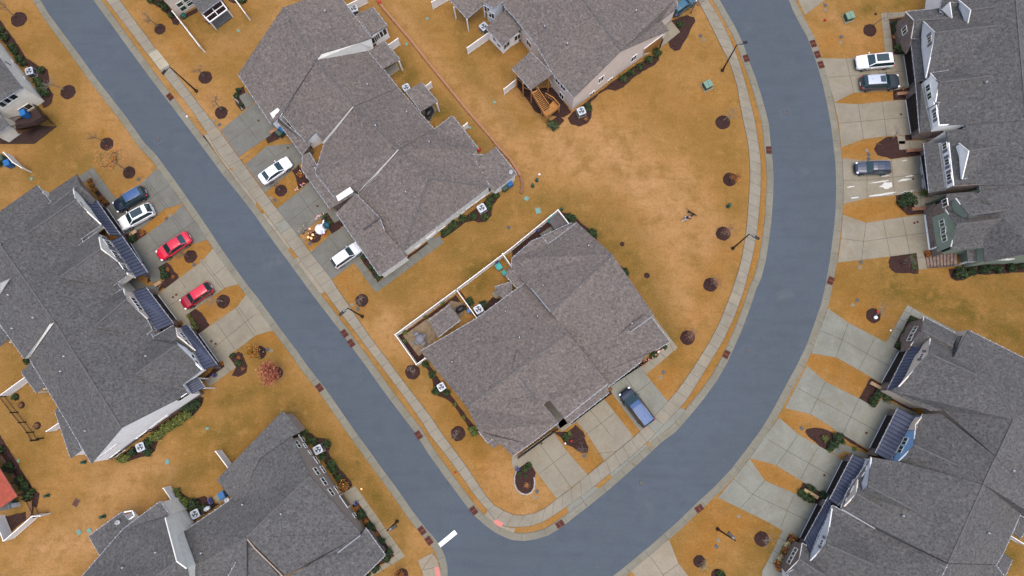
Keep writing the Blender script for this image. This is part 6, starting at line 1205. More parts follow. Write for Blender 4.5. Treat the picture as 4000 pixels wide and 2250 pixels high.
shrubs('o', [(30, 1240, 265, 1.3), (30, 1285, 255, 1.2)], 'pale olive shrub at the low corner of the white wall', 'olive shrubs at the white wall corner'); shrubs('d', [(30, 1510, 100, 1.3), (30, 1345, 195, 1.2), (30, 1500, 200, 1.2)], 'dark shrub around the white wall air conditioner', 'dark shrubs around the white wall air conditioner')
shrubs('g', [(20, 160, 1098, .9)], 'green shrub in the small ring behind the white fence'); shrubs('t', [(20, 215, 1178, 1.1), (20, 375, 1385, 1.1)], 'dry purple brown shrub by the black railing', 'dry shrubs by the black railing')
shrubs('g', [(30, 15, 180, 1.3), (30, 100, 350, 1.4), (30, 130, 380, 1.0), (30, 215, 480, 1.3), (30, 265, 545, 1.4), (30, 300, 630, 1.5), (30, 330, 600, 1.0)], 'green shrub outside the red roofed yard', 'shrubs outside the red roofed yard')
shrubs('g', [(31, 490, 5, 1.0), (31, 540, 80, 1.1), (31, 590, 95, 1.1), (31, 720, 115, 1.1), (31, 675, 245, 1.1), (31, 765, 330, 1.4), (31, 790, 385, 1.0), (31, 840, 455, 1.0)], 'dark green shrub in the bed along the taupe window wall', 'shrubs along the taupe wall')
shrubs('f', [(31, 890, 535, 1.3)], 'round shrub lit with orange lights by the corner walk'); shrubs('d', [(31, 1065, 820, 1.3), (31, 1155, 950, 1.3), (31, 1262, 1095, 1.2), (31, 1342, 1200, 1.1), (31, 1318, 1265, 1.1), (31, 1205, 1360, 1.2), (31, 1105, 1430, 1.3)], 'round dark shrub in the strip bed beside the long corner walk', 'shrubs beside the long corner walk')
shrubs('r', [(31, 1020, 765, .8), (31, 1112, 893, .8), (31, 1212, 1030, .8), (31, 1265, 1270, .8)], 'low orange brown grass in the strip bed by the corner walk', 'orange grasses by the corner walk')
shrubs('y', [(30, 1790, 590, 1.0), (30, 1800, 630, 1.0), (30, 1860, 690, 1.4), (30, 1880, 720, 1.1)], 'bright yellow green shrub by the tall cream wall', 'bright shrubs by the tall cream wall'); shrubs('d', [(30, 1960, 720, 1.6), (30, 2060, 760, 1.1)], 'dark shrub behind the bottom left air conditioner', 'dark shrubs behind the bottom air conditioner')
shrubs('g', [(3, 1335, 495, 2.2)], 'large round green bush at the stone gable corner'); shrubs('d', [(3, 1270, 250, 1.0), (3, 1270, 310, .9)], 'shrub in the bed under the stone gable window', 'shrubs under the stone gable window'); shrubs('t', [(3, 1265, 380, 1.0), (3, 1355, 900, .9)], 'dry brown shrub by the upper right garages', 'dry shrubs by the upper right garages')
shrubs('y', [(13, 1550, 500, 1.0)], 'bright yellow shrub at the garage corner on the right'); shrubs('d', [(13, 1400, 570, 2.0), (13, 1340, 600, 1.4), (13, 1360, 560, 1.3)], 'wide dark bush with a few orange blooms by the brick bench', 'dark bushes by the brick bench')
shrubs('l', [(13, 1445, 1130, .9), (13, 1460, 1190, .9), (13, 1465, 1240, .9)], 'small green plant at the edge of the big mulch bed', 'small plants edging the big mulch bed'); shrubs('r', [(13, 1605, 1105, 1.1)], 'orange shrub beside the top of the brick steps')
shrubs('d', [(13, 1920, 1305, 1.8), (13, 2040, 1285, 1.2), (13, 2155, 1270, 1.3), (13, 2225, 1245, .9), (13, 2300, 1265, 1.2), (13, 2430, 1250, 1.3), (13, 2540, 1225, 1.2)], 'green shrub in the bed under the green siding', 'shrubs under the green siding')
shrubs('g', [(23, 1440, 325, 1.0), (23, 1370, 455, .9), (23, 1305, 575, .9)], 'green shrub in the bed by the brick gable with ornaments', 'shrubs by the brick gable'); shrubs('d', [(23, 1100, 1060, 1.1), (23, 1070, 1110, 1.1), (23, 1045, 1155, 1.1)], 'dark green shrub in the bed beside the second lower right drive', 'shrubs by the second lower right drive'); shrubs('l', [(23, 1190, 1100, 1.6)], 'pale green plant by the dark entry recess')
shrubs('d', [(33, 690, 50, 1.4), (33, 660, 110, 1.2), (33, 620, 150, 1.0), (33, 720, 80, 1.0)], 'dark shrub at the end of the long mulch island', 'dark shrubs on the long mulch island'); shrubs('y', [(33, 565, 65, .9), (33, 620, 180, .7), (33, 755, 105, .6), (33, 865, 165, .6)], 'yellow green plant on the long mulch island', 'yellow plants on the long mulch island')
shrubs('g', [(33, 330, 610, 1.1), (33, 370, 640, 1.3), (33, 415, 665, 1.2)], 'clipped green shrub in front of the tan bench', 'clipped shrubs by the tan bench'); shrubs('d', [(33, 545, 635, 1.2), (33, 410, 555, 1.0), (33, 450, 590, .9)], 'dark shrub behind the tan bench', 'dark shrubs behind the tan bench')
shrubs('f', [(33, 240, 1070, 1.0), (33, 168, 1195, 1.1), (33, 110, 1340, 1.3)], 'round red and orange lit shrub in the lowest right bed', 'red lit shrubs in the lowest right bed'); shrubs('s', [(33, 190, 1135, 1), (33, 125, 1268, 1)], 'tuft of pale straw grass between the red lit shrubs', 'straw grasses between the red lit shrubs')
shrubs('l', [(2, 390, 1255, 1.5), (2, 435, 1275, 1.3)], 'blue green leafy cabbage plant in the small timber framed bed', 'leafy plants in the timber framed bed', 'plant'); shrubs('g', [(32, 2090, 1430, 1.2)], 'green shrub in the mulch ring at the bottom edge'); shrubs('g', [(10, 10, 205, 1.0)], 'green shrub beside the blue bin at the left edge'); shrubs('g', [(20, 285, 735, 1.0)], 'green shrub in the corner behind the left block step')
# ------------------------------------------------------------ air conditioners
def ac():
    r = empty('air_conditioner', (0, 0, 0)); q = MB(); q.box((0, 0, 0), (1.12, 1.12, .08), 'concrete'); q.box((0, 0, .08), (.98, .98, .82), 'ac_dark', 0, .97)
    for s in (-1, 1):
        for t in (-1, 1): q.box((s*.47, t*.47, .08), (.08, .08, .82), 'ac_metal')
    q.build('casing', r)
    q = MB(); N = 24
    pts = [(.54*math.copysign(min(1, abs(math.cos(a))*1.25), math.cos(a)), .54*math.copysign(min(1, abs(math.sin(a))*1.25), math.sin(a))) for a in [2*math.pi*(k+.5)/N for k in range(N)]]
    vs = [(x, y, .90) for x, y in pts]+[(x*.99, y*.99, .97) for x, y in pts]+[(.40*math.cos(2*math.pi*(k+.5)/N), .40*math.sin(2*math.pi*(k+.5)/N), .97) for k in range(N)]+[(.38*math.cos(2*math.pi*(k+.5)/N), .38*math.sin(2*math.pi*(k+.5)/N), .90) for k in range(N)]
    q.add(vs, [(j*N+k, j*N+(k+1) % N, (j+1)*N+(k+1) % N, (j+1)*N+k) for j in range(3) for k in range(N)], 'ac_metal'); q.build('lid', r)
    q = MB(); q.lathe((0, 0, .905), [(.09, 0), (.09, .05)], 'iron', 10)
    q.face([(.39*math.cos(2*math.pi*k/20), .39*math.sin(2*math.pi*k/20), .895) for k in range(20)], 'ac_fan')
    for k in range(3):
        a = 2*math.pi*k/3; q.face([(.07*math.cos(a), .07*math.sin(a), .93), (.36*math.cos(a-.1), .36*math.sin(a-.1), .94), (.37*math.cos(a+.55), .37*math.sin(a+.55), .92), (.09*math.cos(a+.9), .09*math.sin(a+.9), .91)], 'ac_metal')
    q.build('fan', r); return r
for rc, x, y, a, lb in ((0, 340, 745, .3, 'in the shrub bed beside the cream house'), (1, 1000, 120, .3, 'beside the first rear porch of the brown terrace'), (1, 2295, 300, .7, 'behind the peach block next to a white fence panel'), (2, 693, 1143, .4, 'at the lower corner of the peach block'), (11, 2274, 660, .55, 'under the long cream wall'),
    (21, 2243, 222, .55, 'just outside the patio fence of the centre block'), (21, 1872, 995, .55, 'half tucked under the left eave of the centre block'), (30, 1450, 145, .4, 'below the big white gable wall'), (30, 1996, 812, .5, 'beside the bottom left block patio'), (31, 645, 170, .5, 'under the taupe window wall'), (1, 1520, 905, .5, 'hidden behind the third rear porch')):
    place('ac', ac, W(rc, x, y, .02), a, 1.0 if lb.startswith('h') is False else .9, 'white topped air conditioner '+lb, 'air conditioner', 'outdoor air conditioner units')
# ------------------------------------------------------------ storm drains, covers, boxes
def grate():
    q = MB(); q.box((0, 0, .03), (1.02, .74, .05), 'grate'); o = empty('storm_drain', (0, 0, 0)); q.build('frame', o); q = MB()
    for k in range(9): q.box((-.42+k*.105, 0, .08), (.045, .60, .02), 'grate_bar')
    q.box((0, 0, .085), (.05, .66, .03), 'leaf_brown'); q.build('bars', o); return o
def line_ang(rc, a, b): p, q_ = W(rc, *a), W(rc, *b); return math.atan2(q_.y-p.y, q_.x-p.x)
for rc, x, y, d, lb in ((0, 1712, 975, (60, 75), 'on the right kerb at the upper left'), (2, 2355, 588, (40, 100), 'on the inner kerb at the top of the bend'), (3, 455, 440, (30, 80), 'topmost of the three on the right kerb'), (3, 497, 550, (30, 80), 'middle of the three on the right kerb'), (3, 533, 652, (30, 80), 'lowest of the three on the right kerb'),
    (13, 8, 60, (5, 80), 'on the inner kerb by the mid bend'), (13, 630, 1375, (-30, 80), 'on the outer kerb below the brick steps'), (22, 2155, 668, (-40, 80), 'on the inner kerb across from the manhole'), (21, 890, 458, (50, 70), 'upper of the pair on the kerb left of the patio'), (21, 958, 555, (50, 70), 'lower of the pair on the kerb left of the patio'),
    (21, 640, 1003, (50, 70), 'on the left kerb below the red maple'), (31, 1635, 30, (50, 75), 'on the kerb left of the lower centre lawn'), (31, 2190, 788, (50, 70), 'just above the pink ramp pad'), (31, 1670, 990, (50, 70), 'upper of the pair near the stop line'), (31, 1740, 1092, (50, 70), 'lower of the pair near the stop line'), (32, 482, 925, (-70, 45), 'on the inner kerb at the bottom corner'), (32, 1883, 768, (-70, 50), 'on the outer kerb at the bottom right')):
    place('grate', grate, W(rc, x, y, .035), line_ang(rc, (x, y), (x+d[0], y+d[1])), 1, 'rusty red storm drain grate '+lb, 'storm drain', 'storm drain grates in the kerbs')
def cover(name, m, r, sq, inner=None):
    def f():
        q = MB()
        if sq: q.box((0, 0, 0), (r*2, r*1.7, .03), m); q.box((0, 0, .03), (r*1.5, r*1.2, .012), inner or m)
        else: q.lathe((0, 0, 0), [(r, 0), (r, .02), (r*.85, .03), (r*.8, .022), (r*.2, .03)], m, 18)
        return q.build(name)
    return f
LID = [ # kind, tile, x, y, label
 ('sq', 0, 2205, 1255, 'dark meter cover at the corner of the topmost left drive'), ('sq', 10, 1395, 355, 'dark meter cover between the lawn and the black SUV drive'), ('sq', 10, 1675, 752, 'dark meter cover on the island beside the white crossover'), ('sq', 10, 1952, 1213, 'dark meter cover on the island beside the red sedan'), ('sq', 11, 193, 565, 'dark meter cover beside the white sedan island ring'), ('sq', 11, 537, 1000, 'dark meter cover below the lit tree'),
 ('sq', 2, 1897, 360, 'dark meter cover near the peach block bed'), ('sq', 21, 1025, 212, 'dark meter cover beside the lawn lamp'), ('sq', 21, 115, 618, 'dark meter cover right of the orange tree'), ('sq', 22, 1523, 847, 'dark meter cover on the lawn by the minivan drive'), ('sq', 32, 253, 597, 'dark meter cover below the stone ringed bed'), ('sq', 32, 728, 240, 'dark meter cover on the lower drive island'), ('sq', 32, 2055, 1150, 'dark meter cover near the bottom right lamp'),
 ('sq', 3, 577, 53, 'dark meter cover near the top right corner drive'), ('sq', 3, 735, 370, 'dark meter cover on the lawn above the white SUV'), ('sq', 13, 1012, 103, 'dark meter cover above the navy car, nearer the mulch'), ('sq', 13, 1012, 147, 'dark meter cover touching the navy car drive'), ('sq', 13, 935, 1188, 'dark meter cover below the lowest upper right drive'), ('sq', 23, 898, 125, 'dark meter cover above the ring with ornaments'), ('sq', 23, 340, 1412, 'dark meter cover on the third lower right island'), ('sq', 33, -1, -1, ''),
 ('st', 0, 2150, 1215, 'round pale valve lid at the topmost left drive corner'), ('st', 10, 1455, 368, 'pale concrete box with a red lid by the black SUV drive'), ('st', 10, 1712, 718, 'pale concrete box at the white crossover drive edge'), ('st', 10, 2027, 1178, 'pale concrete box at the pale drive corner'), ('st', 11, 152, 540, 'pale square lid left of the white sedan island ring'), ('st', 11, 475, 965, 'pale square lid left of the lit tree'), ('st', 2, 1925, 400, 'pale valve lid near the peach block bed'), ('st', 21, 965, 170, 'pale square lid above the lawn lamp head'), ('st', 21, 155, 632, 'pale square lid right of the orange tree'), ('st', 22, 1493, 897, 'pale valve lid on the lawn by the minivan drive'),
 ('st', 32, 230, 655, 'pale valve lid below the stone ringed bed'), ('st', 32, 2280, 847, 'pale square lid on the bottom right lawn nearest the drive'), ('st', 32, 2075, 1085, 'pale square lid near the bottom right lamp'), ('st', 3, 578, 105, 'pale valve lid near the top right corner drive'), ('st', 3, 730, 427, 'pale valve lid on the lawn above the white SUV'), ('st', 13, 990, 62, 'stone coloured lid above the navy car'), ('st', 13, 920, 1237, 'pale round lid below the lowest upper right drive'), ('st', 23, 852, 170, 'pale round lid above the ring with ornaments'),
 ('st', 33, 1, 1, ''), ('aq', 0, 2400, 310, 'aqua cover on the lawn right of the top porch'), ('aq', 1, 1722, 188, 'aqua cover on the strip behind the terrace, topmost'), ('aq', 1, 1513, 445, 'aqua cover inside the terracotta wall'), ('aq', 1, 2400, 1028, 'aqua cover beside the terracotta wall, outer side'), ('aq', 1, 2148, 1283, 'aqua cover near the third fence stub'), ('aq', 12, 145, 548, 'bright turquoise rectangular cover near the patio'), ('aq', 12, 262, 670, 'pale green oval utility box lid near the patio fence'), ('aq', 30, 1682, 297, 'aqua cover on the lawn below the white gable wall'), ('aq', 30, 185, 288, 'aqua cover near the left edge shrubs'), ('aq', 20, 2085, 1413, 'small aqua cover right of the olive hedge'), ('aq', 10, 317, 347, 'small aqua cover on the lawn above the left block'),
 ('aq', 30, 795, 1005, 'pale green oblong lid on the bottom left lawn'), ('aq', 30, 900, 990, 'white oblong lid on the bottom left lawn'), ('ir', 10, 1438, 1195, 'round rusty lid in the red sedan drive'), ('ir', 20, 1740, 92, 'round rusty lid, left one in the maroon car drive'), ('ir', 20, 1773, 68, 'round rusty lid, right one in the maroon car drive'), ('ir', 20, 2127, 535, 'round rusty lid, upper one in the lowest left drive'), ('ir', 20, 2168, 562, 'round rusty lid, lower one in the lowest left drive'), ('ir', 11, 320, 37, 'round rusty lid above the white sedan'), ('ir', 11, 618, 622, 'round rusty lid in the drive above the snowman'), ('ir', 1, 25, 1212, 'round rusty lid in the topmost terrace drive'),
 ('ir', 3, 1340, 1150, 'round rusty lid in the drive below the dark grey SUV'), ('ir', 13, 1460, 350, 'round rusty lid in the stained drive'), ('ir', 13, 1473, 793, 'round rusty lid, left one in the lowest upper right drive'), ('ir', 13, 1505, 783, 'round rusty lid, right one in the lowest upper right drive'), ('ir', 33, 568, 435, 'round rusty lid in the third lower right drive'), ('ir', 33, 990, 8, 'round rusty lid in the second lower right drive'), ('ir', 32, 297, 112, 'round dark lid near the centre block garage'),
 ('mh', 0, 1587, 1400, 'round manhole cover in the left road at the upper left'), ('mh', 3, 180, 1130, 'round manhole cover in the right road, topmost'), ('mh', 22, 2372, 632, 'round manhole cover in the bend of the road'), ('mh', 32, 1308, 515, 'round manhole cover in the lower road'), ('sq', 11, 2540, 838, 'dark square grate on the lawn above the patio fence')]
cm = {'sq': cover('meter_cover', 'iron', .24, True), 'st': cover('valve_lid', 'sidewalk', .22, True, 'kerb_concrete'), 'aq': cover('utility_lid', 'lid_aqua', .20, True), 'ir': cover('cleanout_lid', 'iron_red', .15, False), 'mh': cover('manhole_cover', 'iron', .36, False)}
cn = {'sq': 'meter cover', 'st': 'valve lid', 'aq': 'utility lid', 'ir': 'drain lid', 'mh': 'manhole cover'}
for k, rc, x, y, lb in LID:
    if lb:
        o = place('lid_'+k, cm[k], W(rc, x, y, .06 if k == 'ir' else .02), (x % 7)*.4+.6, 2.0 if lb.startswith('pale green oval') else 1.5 if 'rectangular' in lb or 'below the white gable' in lb or 'oblong' in lb else 1, lb, cn[k], None)
def transformer():
    r = empty('transformer_box', (0, 0, 0)); q = MB(); q.box((0, 0, 0), (1.35, 1.35, .10), 'concrete'); q.build('base_slab', r); q = MB(); q.box((0, 0, .10), (1.05, 1.0, .72), 'box_green_dark'); q.build('cabinet', r)
    q = MB(); q.box((.0, 0, .82), (1.10, 1.05, .07), 'box_green', 0, .97); q.box((0, 0, .885), (.04, 1.0, .02), 'box_green_dark'); q.build('lid', r); return r
place('tf', transformer, W(2, 1958, 870), .45, 1, 'pale green transformer box on the big lawn inside the bend', 'transformer', 'green transformer boxes'); place('tf', transformer, W(3, 800, 185), .3, 1, 'green transformer box on the lawn at the top right', 'transformer', 'green transformer boxes')
def pedestal():
    q = MB(); q.lathe((0, 0, 0), [(.20, 0), (.20, .10), (.15, .14), (.15, .62), (.18, .66), (.16, .78), (.05, .84)], 'plastic_green', 14); return q.build('cable_pedestal')
for rc, x, y, s, lb in ((12, 2172, 628, 1.3, 'on the big lawn beside the curved sidewalk'), (12, 250, 370, 1.1, 'upper of the two by the brick garden wall end'), (12, 208, 425, 1.1, 'lower of the two by the brick garden wall end'), (12, 500, 662, 1.0, 'outside the patio fence corner'), (30, 858, 300, 1.1, 'below the left block roof corner'), (30, 490, 636, 1.1, 'near the left edge shrubs'), (30, 1052, 845, 1.2, 'beside the bottom left block')):
    place('ped', pedestal, W(rc, x, y), 0, s, 'green cable pedestal '+lb, 'cable pedestal', 'green cable pedestals')
# ------------------------------------------------------------ fences
def fence(pts, label, h=1.8, m='vinyl', kind='white', step=2.3, z=0):
    """pts: foot points; panels between square posts"""
    o = pts[0].copy(); root = empty('garden_fence', o, label=label, cat='fence'); P_ = []
    for a, b in zip(pts, pts[1:]):
        n = max(1, round((b-a).length/step)); P_ += [a.lerp(b, k/n) for k in range(n)]
    P_.append(pts[-1])
    for p in P_:
        q = MB(); q.box((p.x, p.y, z), (.14, .14, h+.06), m); q.box((p.x, p.y, z+h+.06), (.18, .18, .06), m, 0, .6); q.build('post', root, origin=o).location = (0, 0, 0)
    for a, b in zip(P_, P_[1:]):
        q = MB(); u = (b-a).normalized()
        if kind == 'white':
            q.beam(a+Vector((0, 0, h/2+.03)), b+Vector((0, 0, h/2+.03)), .045, h-.1, m); q.beam(a+Vector((0, 0, h)), b+Vector((0, 0, h)), .09, .09, m); q.beam(a+Vector((0, 0, .15)), b+Vector((0, 0, .15)), .08, .14, m)
            L_ = (b-a).length; n = max(2, int(L_/.18))
            for k in range(1, n): c = a.lerp(b, k/n); q.box((c.x, c.y, .1), (.012, .056, h-.2), 'stone_white', math.atan2(u.y, u.x))
        else:
            q.beam(a+Vector((0, 0, h-.06)), b+Vector((0, 0, h-.06)), .04, .05, m); q.beam(a+Vector((0, 0, .2)), b+Vector((0, 0, .2)), .04, .05, m); q.beam(a+Vector((0, 0, h-.25)), b+Vector((0, 0, h-.25)), .03, .03, m)
            L_ = (b-a).length; n = max(2, int(L_/.16))
            for k in range(1, n): c = a.lerp(b, k/n); q.beam(c+Vector((0, 0, .1)), c+Vector((0, 0, h)), .022, .022, m)
        q.build('panel', root, origin=o).location = (0, 0, 0)
    return root
def foot(rc, x, y, h=1.8): return W(rc, x, y)      # foot pixel
def ft(rc, x, y, h=1.8): p = W(rc, x, y, h); p.z = 0; return p     # top pixel
fence([ft(0, 1733, 112), ft(0, 2003, 460)], 'thin long white fence running out from the beige house at the top', 1.8); fence([ft(0, 2365, -5), ft(0, 2465, 132)], 'short white fence at the top edge right of the framed porch')
fence([ft(1, 920, 50), ft(1, 1095, -40)], 'white fence panel at the top of the brown terrace'); fence([ft(1, 1335, 450), ft(1, 1425, 388)], 'short white fence stub below the glazed sun room'); fence([ft(1, 1703, 862), ft(1, 1755, 822)], 'short white fence stub by the third rear porch', .01+1.6); fence([ft(1, 2085, 1262), ft(1, 2122, 1232)], 'tiny white fence stub by the lower terrace gable', 1.6)
fence([ft(1, 1768, 20), ft(1, 1930, -70)], 'white fence panel at the top edge left of the screened porch'); fence([ft(1, 2125, 480), ft(1, 2345, 325)], 'white fence panel beside the air conditioner behind the peach block'); fence([ft(1, 2495, 895), ft(2, 40, 800)], 'white fence panel left of the timber deck')
fence([ft(21, 1698, 706), ft(21, 1612, 768), ft(21, 1398, 468), ft(21, 2013, 14), ft(11, 2572, 1040), ft(12, 463, 660), ft(12, 578, 805)], 'long white patio fence wrapping the upper side of the centre block', 1.7); fence([ft(21, 2013, 14), ft(21, 2218, 298)], 'white fence dividing the two patios of the centre block', 1.7); fence([ft(11, 2480, 1100), ft(11, 2560, 1215)], 'short white fence dividing the upper patio strip', 1.7)
fence([ft(20, 0, 1060+20), ft(20, 248, 900)], 'white fence panel left of the left block rear porch'); fence([ft(20, 470, 1440), ft(20, 615, 1340)], 'short white fence panel at the left block lower rear corner'); fence([W(20, 60, 1092), W(20, 180, 1250), W(20, 340, 1449), W(30, 380, 75)], 'black metal railing across the left side garden', 1.3, 'black_metal', 'rail'); fence([W(30, 385, 80), W(30, 440, 60)], 'short black metal rail at the white fence foot', 1.3, 'black_metal', 'rail')
fence([ft(30, 1645, 565), ft(30, 1728, 690)], 'short white fence by the yellow green shrubs at the bottom left'); fence([ft(30, 2170, 195), ft(30, 2290, 355)], 'white fence panel with a shaded bed at the bottom left block tip'); fence([ft(30, 35, 1090), ft(30, -60, 860)], 'white fence panel at the far left bottom corner'); fence([ft(30, 45, 1090), ft(30, 320, 848), ft(30, 405, 842)], 'white fence in front of the red roofed yard')
fence([W(30, 410, 840), W(30, 330, 680), W(30, 290, 660)], 'black railing next to the brick path of the red roofed yard', 1.3, 'black_metal', 'rail'); fence([ft(10, 38, 85), ft(10, 130, 185), ft(10, 218, 238)], 'white fence below the dark deck beside the blue bin'); fence([ft(33, 2445, 1045), ft(33, 2600, 1140)], 'white fence at the right edge behind the grey block')
# ------------------------------------------------------------ garden walls
def wall_path(pts, label, m='terracotta', w=.34, h=.35, name='garden_wall', cat='garden wall'):
    q = MB()
    for a, b in zip(pts, pts[1:]): q.beam(a+Vector((0, 0, h/2)), b+Vector((0, 0, h/2)), w, h, m)
    return q.build(name, origin=pts[0], label=label, cat=cat)
wall_path([W(rc, x, y) for rc, x, y in ((1, 1200, -40), (1, 1260, 60), (1, 1570, 425), (1, 1800, 715), (1, 1950, 900), (1, 2130, 1120), (1, 2400, 1430), (11, 2410, 0), (11, 2560, 160), (12, 60, 280), (12, 88, 320))], 'long terracotta block wall snaking behind the brown terrace')
wall_path([W(12, 88, 320), W(12, 103, 400), W(12, 100, 470), W(12, 92, 500)], 'short stub of block wall with hollow planters at its end', 'brick', .34, .4)
wall_path([W(30, 0, 210), W(30, 110, 380), W(30, 240, 600), W(30, 325, 680), W(30, 325, 790), W(30, 280, 900)], 'tan brick edging path round the red roofed yard', 'brick', .3, .3)
def bench(a, b, label, m='brick'):
    p, q_ = W(*a), W(*b); r = empty('brick_bench', p, label=label, cat='bench'); q = MB(); q.beam(Vector((0, 0, .5)), q_-p+Vector((0, 0, .5)), .42, .09, m); q.build('seat', r)
    for t in (.1, .9): c = (q_-p)*t; q = MB(); q.box((c.x, c.y, 0), (.36, .36, .46), 'stone'); q.build('pier', r)
bench((1, 155, 1345), (1, 235, 1300), 'terracotta planter bench beside the top terrace drive', 'terracotta'); bench((3, 1282, 958), (3, 1392, 950), 'terracotta bench in the mulch below the dark grey SUV', 'terracotta'); bench((13, 1372, 78), (13, 1545, 68), 'brick bench above the navy car drive'); bench((13, 1430, 662), (13, 1585, 655), 'brick bench below the wide dark bush'); bench((23, 1015, 952), (23, 1125, 1010), 'pale tan bench on the first lower right island', 'wood_tan')
bench((33, 348, 575), (33, 490, 655), 'tan bench between clipped shrubs on the lower right', 'wood_tan'); bench((10, 1325, 925), (10, 1390, 880), 'tan bench in the bed beside the white crossover', 'wood_tan'); bench((20, 0+1575, -20), (20, 1635, -55), 'tan bench with two lamps between the red cars', 'wood_tan')
# stone edging round beds
q = MB(); rr = random.Random(4)
for k in range(46):
    t = k/45; a = math.pi*(1.0+1.0*t); P3 = [(45, 385), (25, 450), (25, 520), (50, 580), (90, 615), (145, 628), (195, 605), (222, 560), (228, 500), (222, 460)]; s = t*(len(P3)-1); i = min(len(P3)-2, int(s)); x = P3[i][0]+(P3[i+1][0]-P3[i][0])*(s-i); y = P3[i][1]+(P3[i+1][1]-P3[i][1])*(s-i)
    c = W(32, x, y); q.blob((c.x, c.y, .08), (.12, .10, .10), 'stone_white', 7, 5, .15)
o_ = W(32, 130, 500); q.build('stone_edging', origin=o_, label='curved row of white stones round the mulch bed below the centre block', cat='stone edging', kind='stuff')
q = MB()
for k in range(26):
    t = k/25; x = 2352+t*90; y = 985+t*125-18*math.sin(t*3); c = W(0, x, y); q.blob((c.x, c.y, .08), (.13, .11, .10), 'stone_grey' if k % 3 else 'stone_white', 7, 5, .15)
q.build('stone_edging', origin=W(0, 2400, 1050), label='row of blue grey stones edging the entry bed of the terrace', cat='stone edging', kind='stuff')
# ------------------------------------------------------------ timber deck and stair of the peach block
dk = empty('timber_deck', W(2, 300, 1080), label='orange timber deck stair with a landing at the peach block corner', cat='deck'); do = dk.location
def D(name, fn): q = MB(); fn(q); o = q.build(name, dk, origin=do); o.location = (0, 0, 0); return o
LZ = 1.5; lc = [V(2, 305, 1130, LZ), V(2, 385, 1060, LZ), V(2, 475, 1085, LZ), V(2, 345, 1195, LZ)]
def landing(q):
    q.prism([(p.x, p.y) for p in [V(2, 300, 1125, LZ), V(2, 375, 1062, LZ), V(2, 415, 1012, LZ), V(2, 478, 1085, LZ), V(2, 345, 1190, LZ)]], LZ-.12, LZ, 'deck_orange')
    for k in range(1, 9): a = V(2, 300+k*9, 1125-k*7.5, LZ+.01); b = V(2, 345+k*14, 1190-k*11, LZ+.01); q.beam(a, b, .02, .01, 'deck_dark')
D('landing', landing)
topL, topR = V(2, 190, 935, 4.0), V(2, 250, 905, 4.0); botL, botR = V(2, 300, 1125, LZ), V(2, 370, 1080, LZ)
def steps(q):
    for k in range(12):
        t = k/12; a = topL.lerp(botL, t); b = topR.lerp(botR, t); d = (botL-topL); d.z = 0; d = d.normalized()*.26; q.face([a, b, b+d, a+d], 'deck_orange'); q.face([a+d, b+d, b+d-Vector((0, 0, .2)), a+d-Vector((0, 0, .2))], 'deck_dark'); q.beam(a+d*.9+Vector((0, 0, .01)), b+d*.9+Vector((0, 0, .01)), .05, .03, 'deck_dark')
D('steps', steps)
def rail(a, b, n=6):
    def f(q):
        u = Vector((0, 0, .95)); q.beam(a+u, b+u, .10, .06, 'deck_orange'); q.beam(a+u*.15, b+u*.15, .05, .06, 'deck_orange')
        for k in range(n+1): c = a.lerp(b, k/n); q.beam(c, c+u, .05, .05, 'deck_orange')
    D('railing', f)
rail(topL, botL, 12); rail(topR, botR, 12); rail(V(2, 300, 1125, LZ), V(2, 345, 1190, LZ), 5); rail(V(2, 345, 1190, LZ), V(2, 478, 1085, LZ), 8); rail(V(2, 478, 1085, LZ), V(2, 415, 1012, LZ), 6); rail(V(2, 415, 1012, LZ), V(2, 335, 965, LZ), 5)
for p in ((300, 1125), (345, 1190), (475, 1085)):
    c = V(2, *p, LZ); D('post', lambda q: q.box((c.x, c.y, 0), (.14, .14, LZ+.9), 'deck_orange'))
for p, z in (((45, 740), 4.2), ((110, 835), 4.1), ((195, 905), 4.0), ((370, 780), 4.3)):
    c = V(2, *p, z); D('post', lambda q: q.box((c.x, c.y, 0), (.16, .16, z-.1), 'deck_orange'))
def floor2(q):
    P_ = [V(2, 170, 555, 2.9), V(2, 385, 745, 2.9), V(2, 195, 890, 2.9), V(2, 20, 700, 2.9)]; q.prism([(p.x, p.y) for p in P_], 2.75, 2.9, 'deck_orange')
D('upper_floor', floor2)
for a, b in (((20, 700), (195, 890)), ((195, 890), (385, 745))): rail(V(2, *a, 2.9), V(2, *b, 2.9), 14)
for a, b in (((50, 745), (110, 835)), ((110, 835), (195, 905))):
    pa, pb = V(2, *a, 2.7), V(2, *b, 2.7); D('brace', lambda q: (q.beam(Vector((pa.x, pa.y, 1.4)), pb, .1, .1, 'deck_orange')))
# timber frame bed
q = MB(); c4 = [W(2, 362, 1248), W(2, 470, 1172), W(2, 522, 1215), W(2, 415, 1322)]
for a, b in zip(c4, c4[1:]+c4[:1]): q.beam(a+Vector((0, 0, .14)), b+Vector((0, 0, .14)), .07, .26, 'deck_dark')
q.prism([(p.x, p.y) for p in c4], .02, .2, 'mulch'); q.build('planter_bed', origin=c4[0], label='small timber framed planting bed below the orange deck', cat='planter')
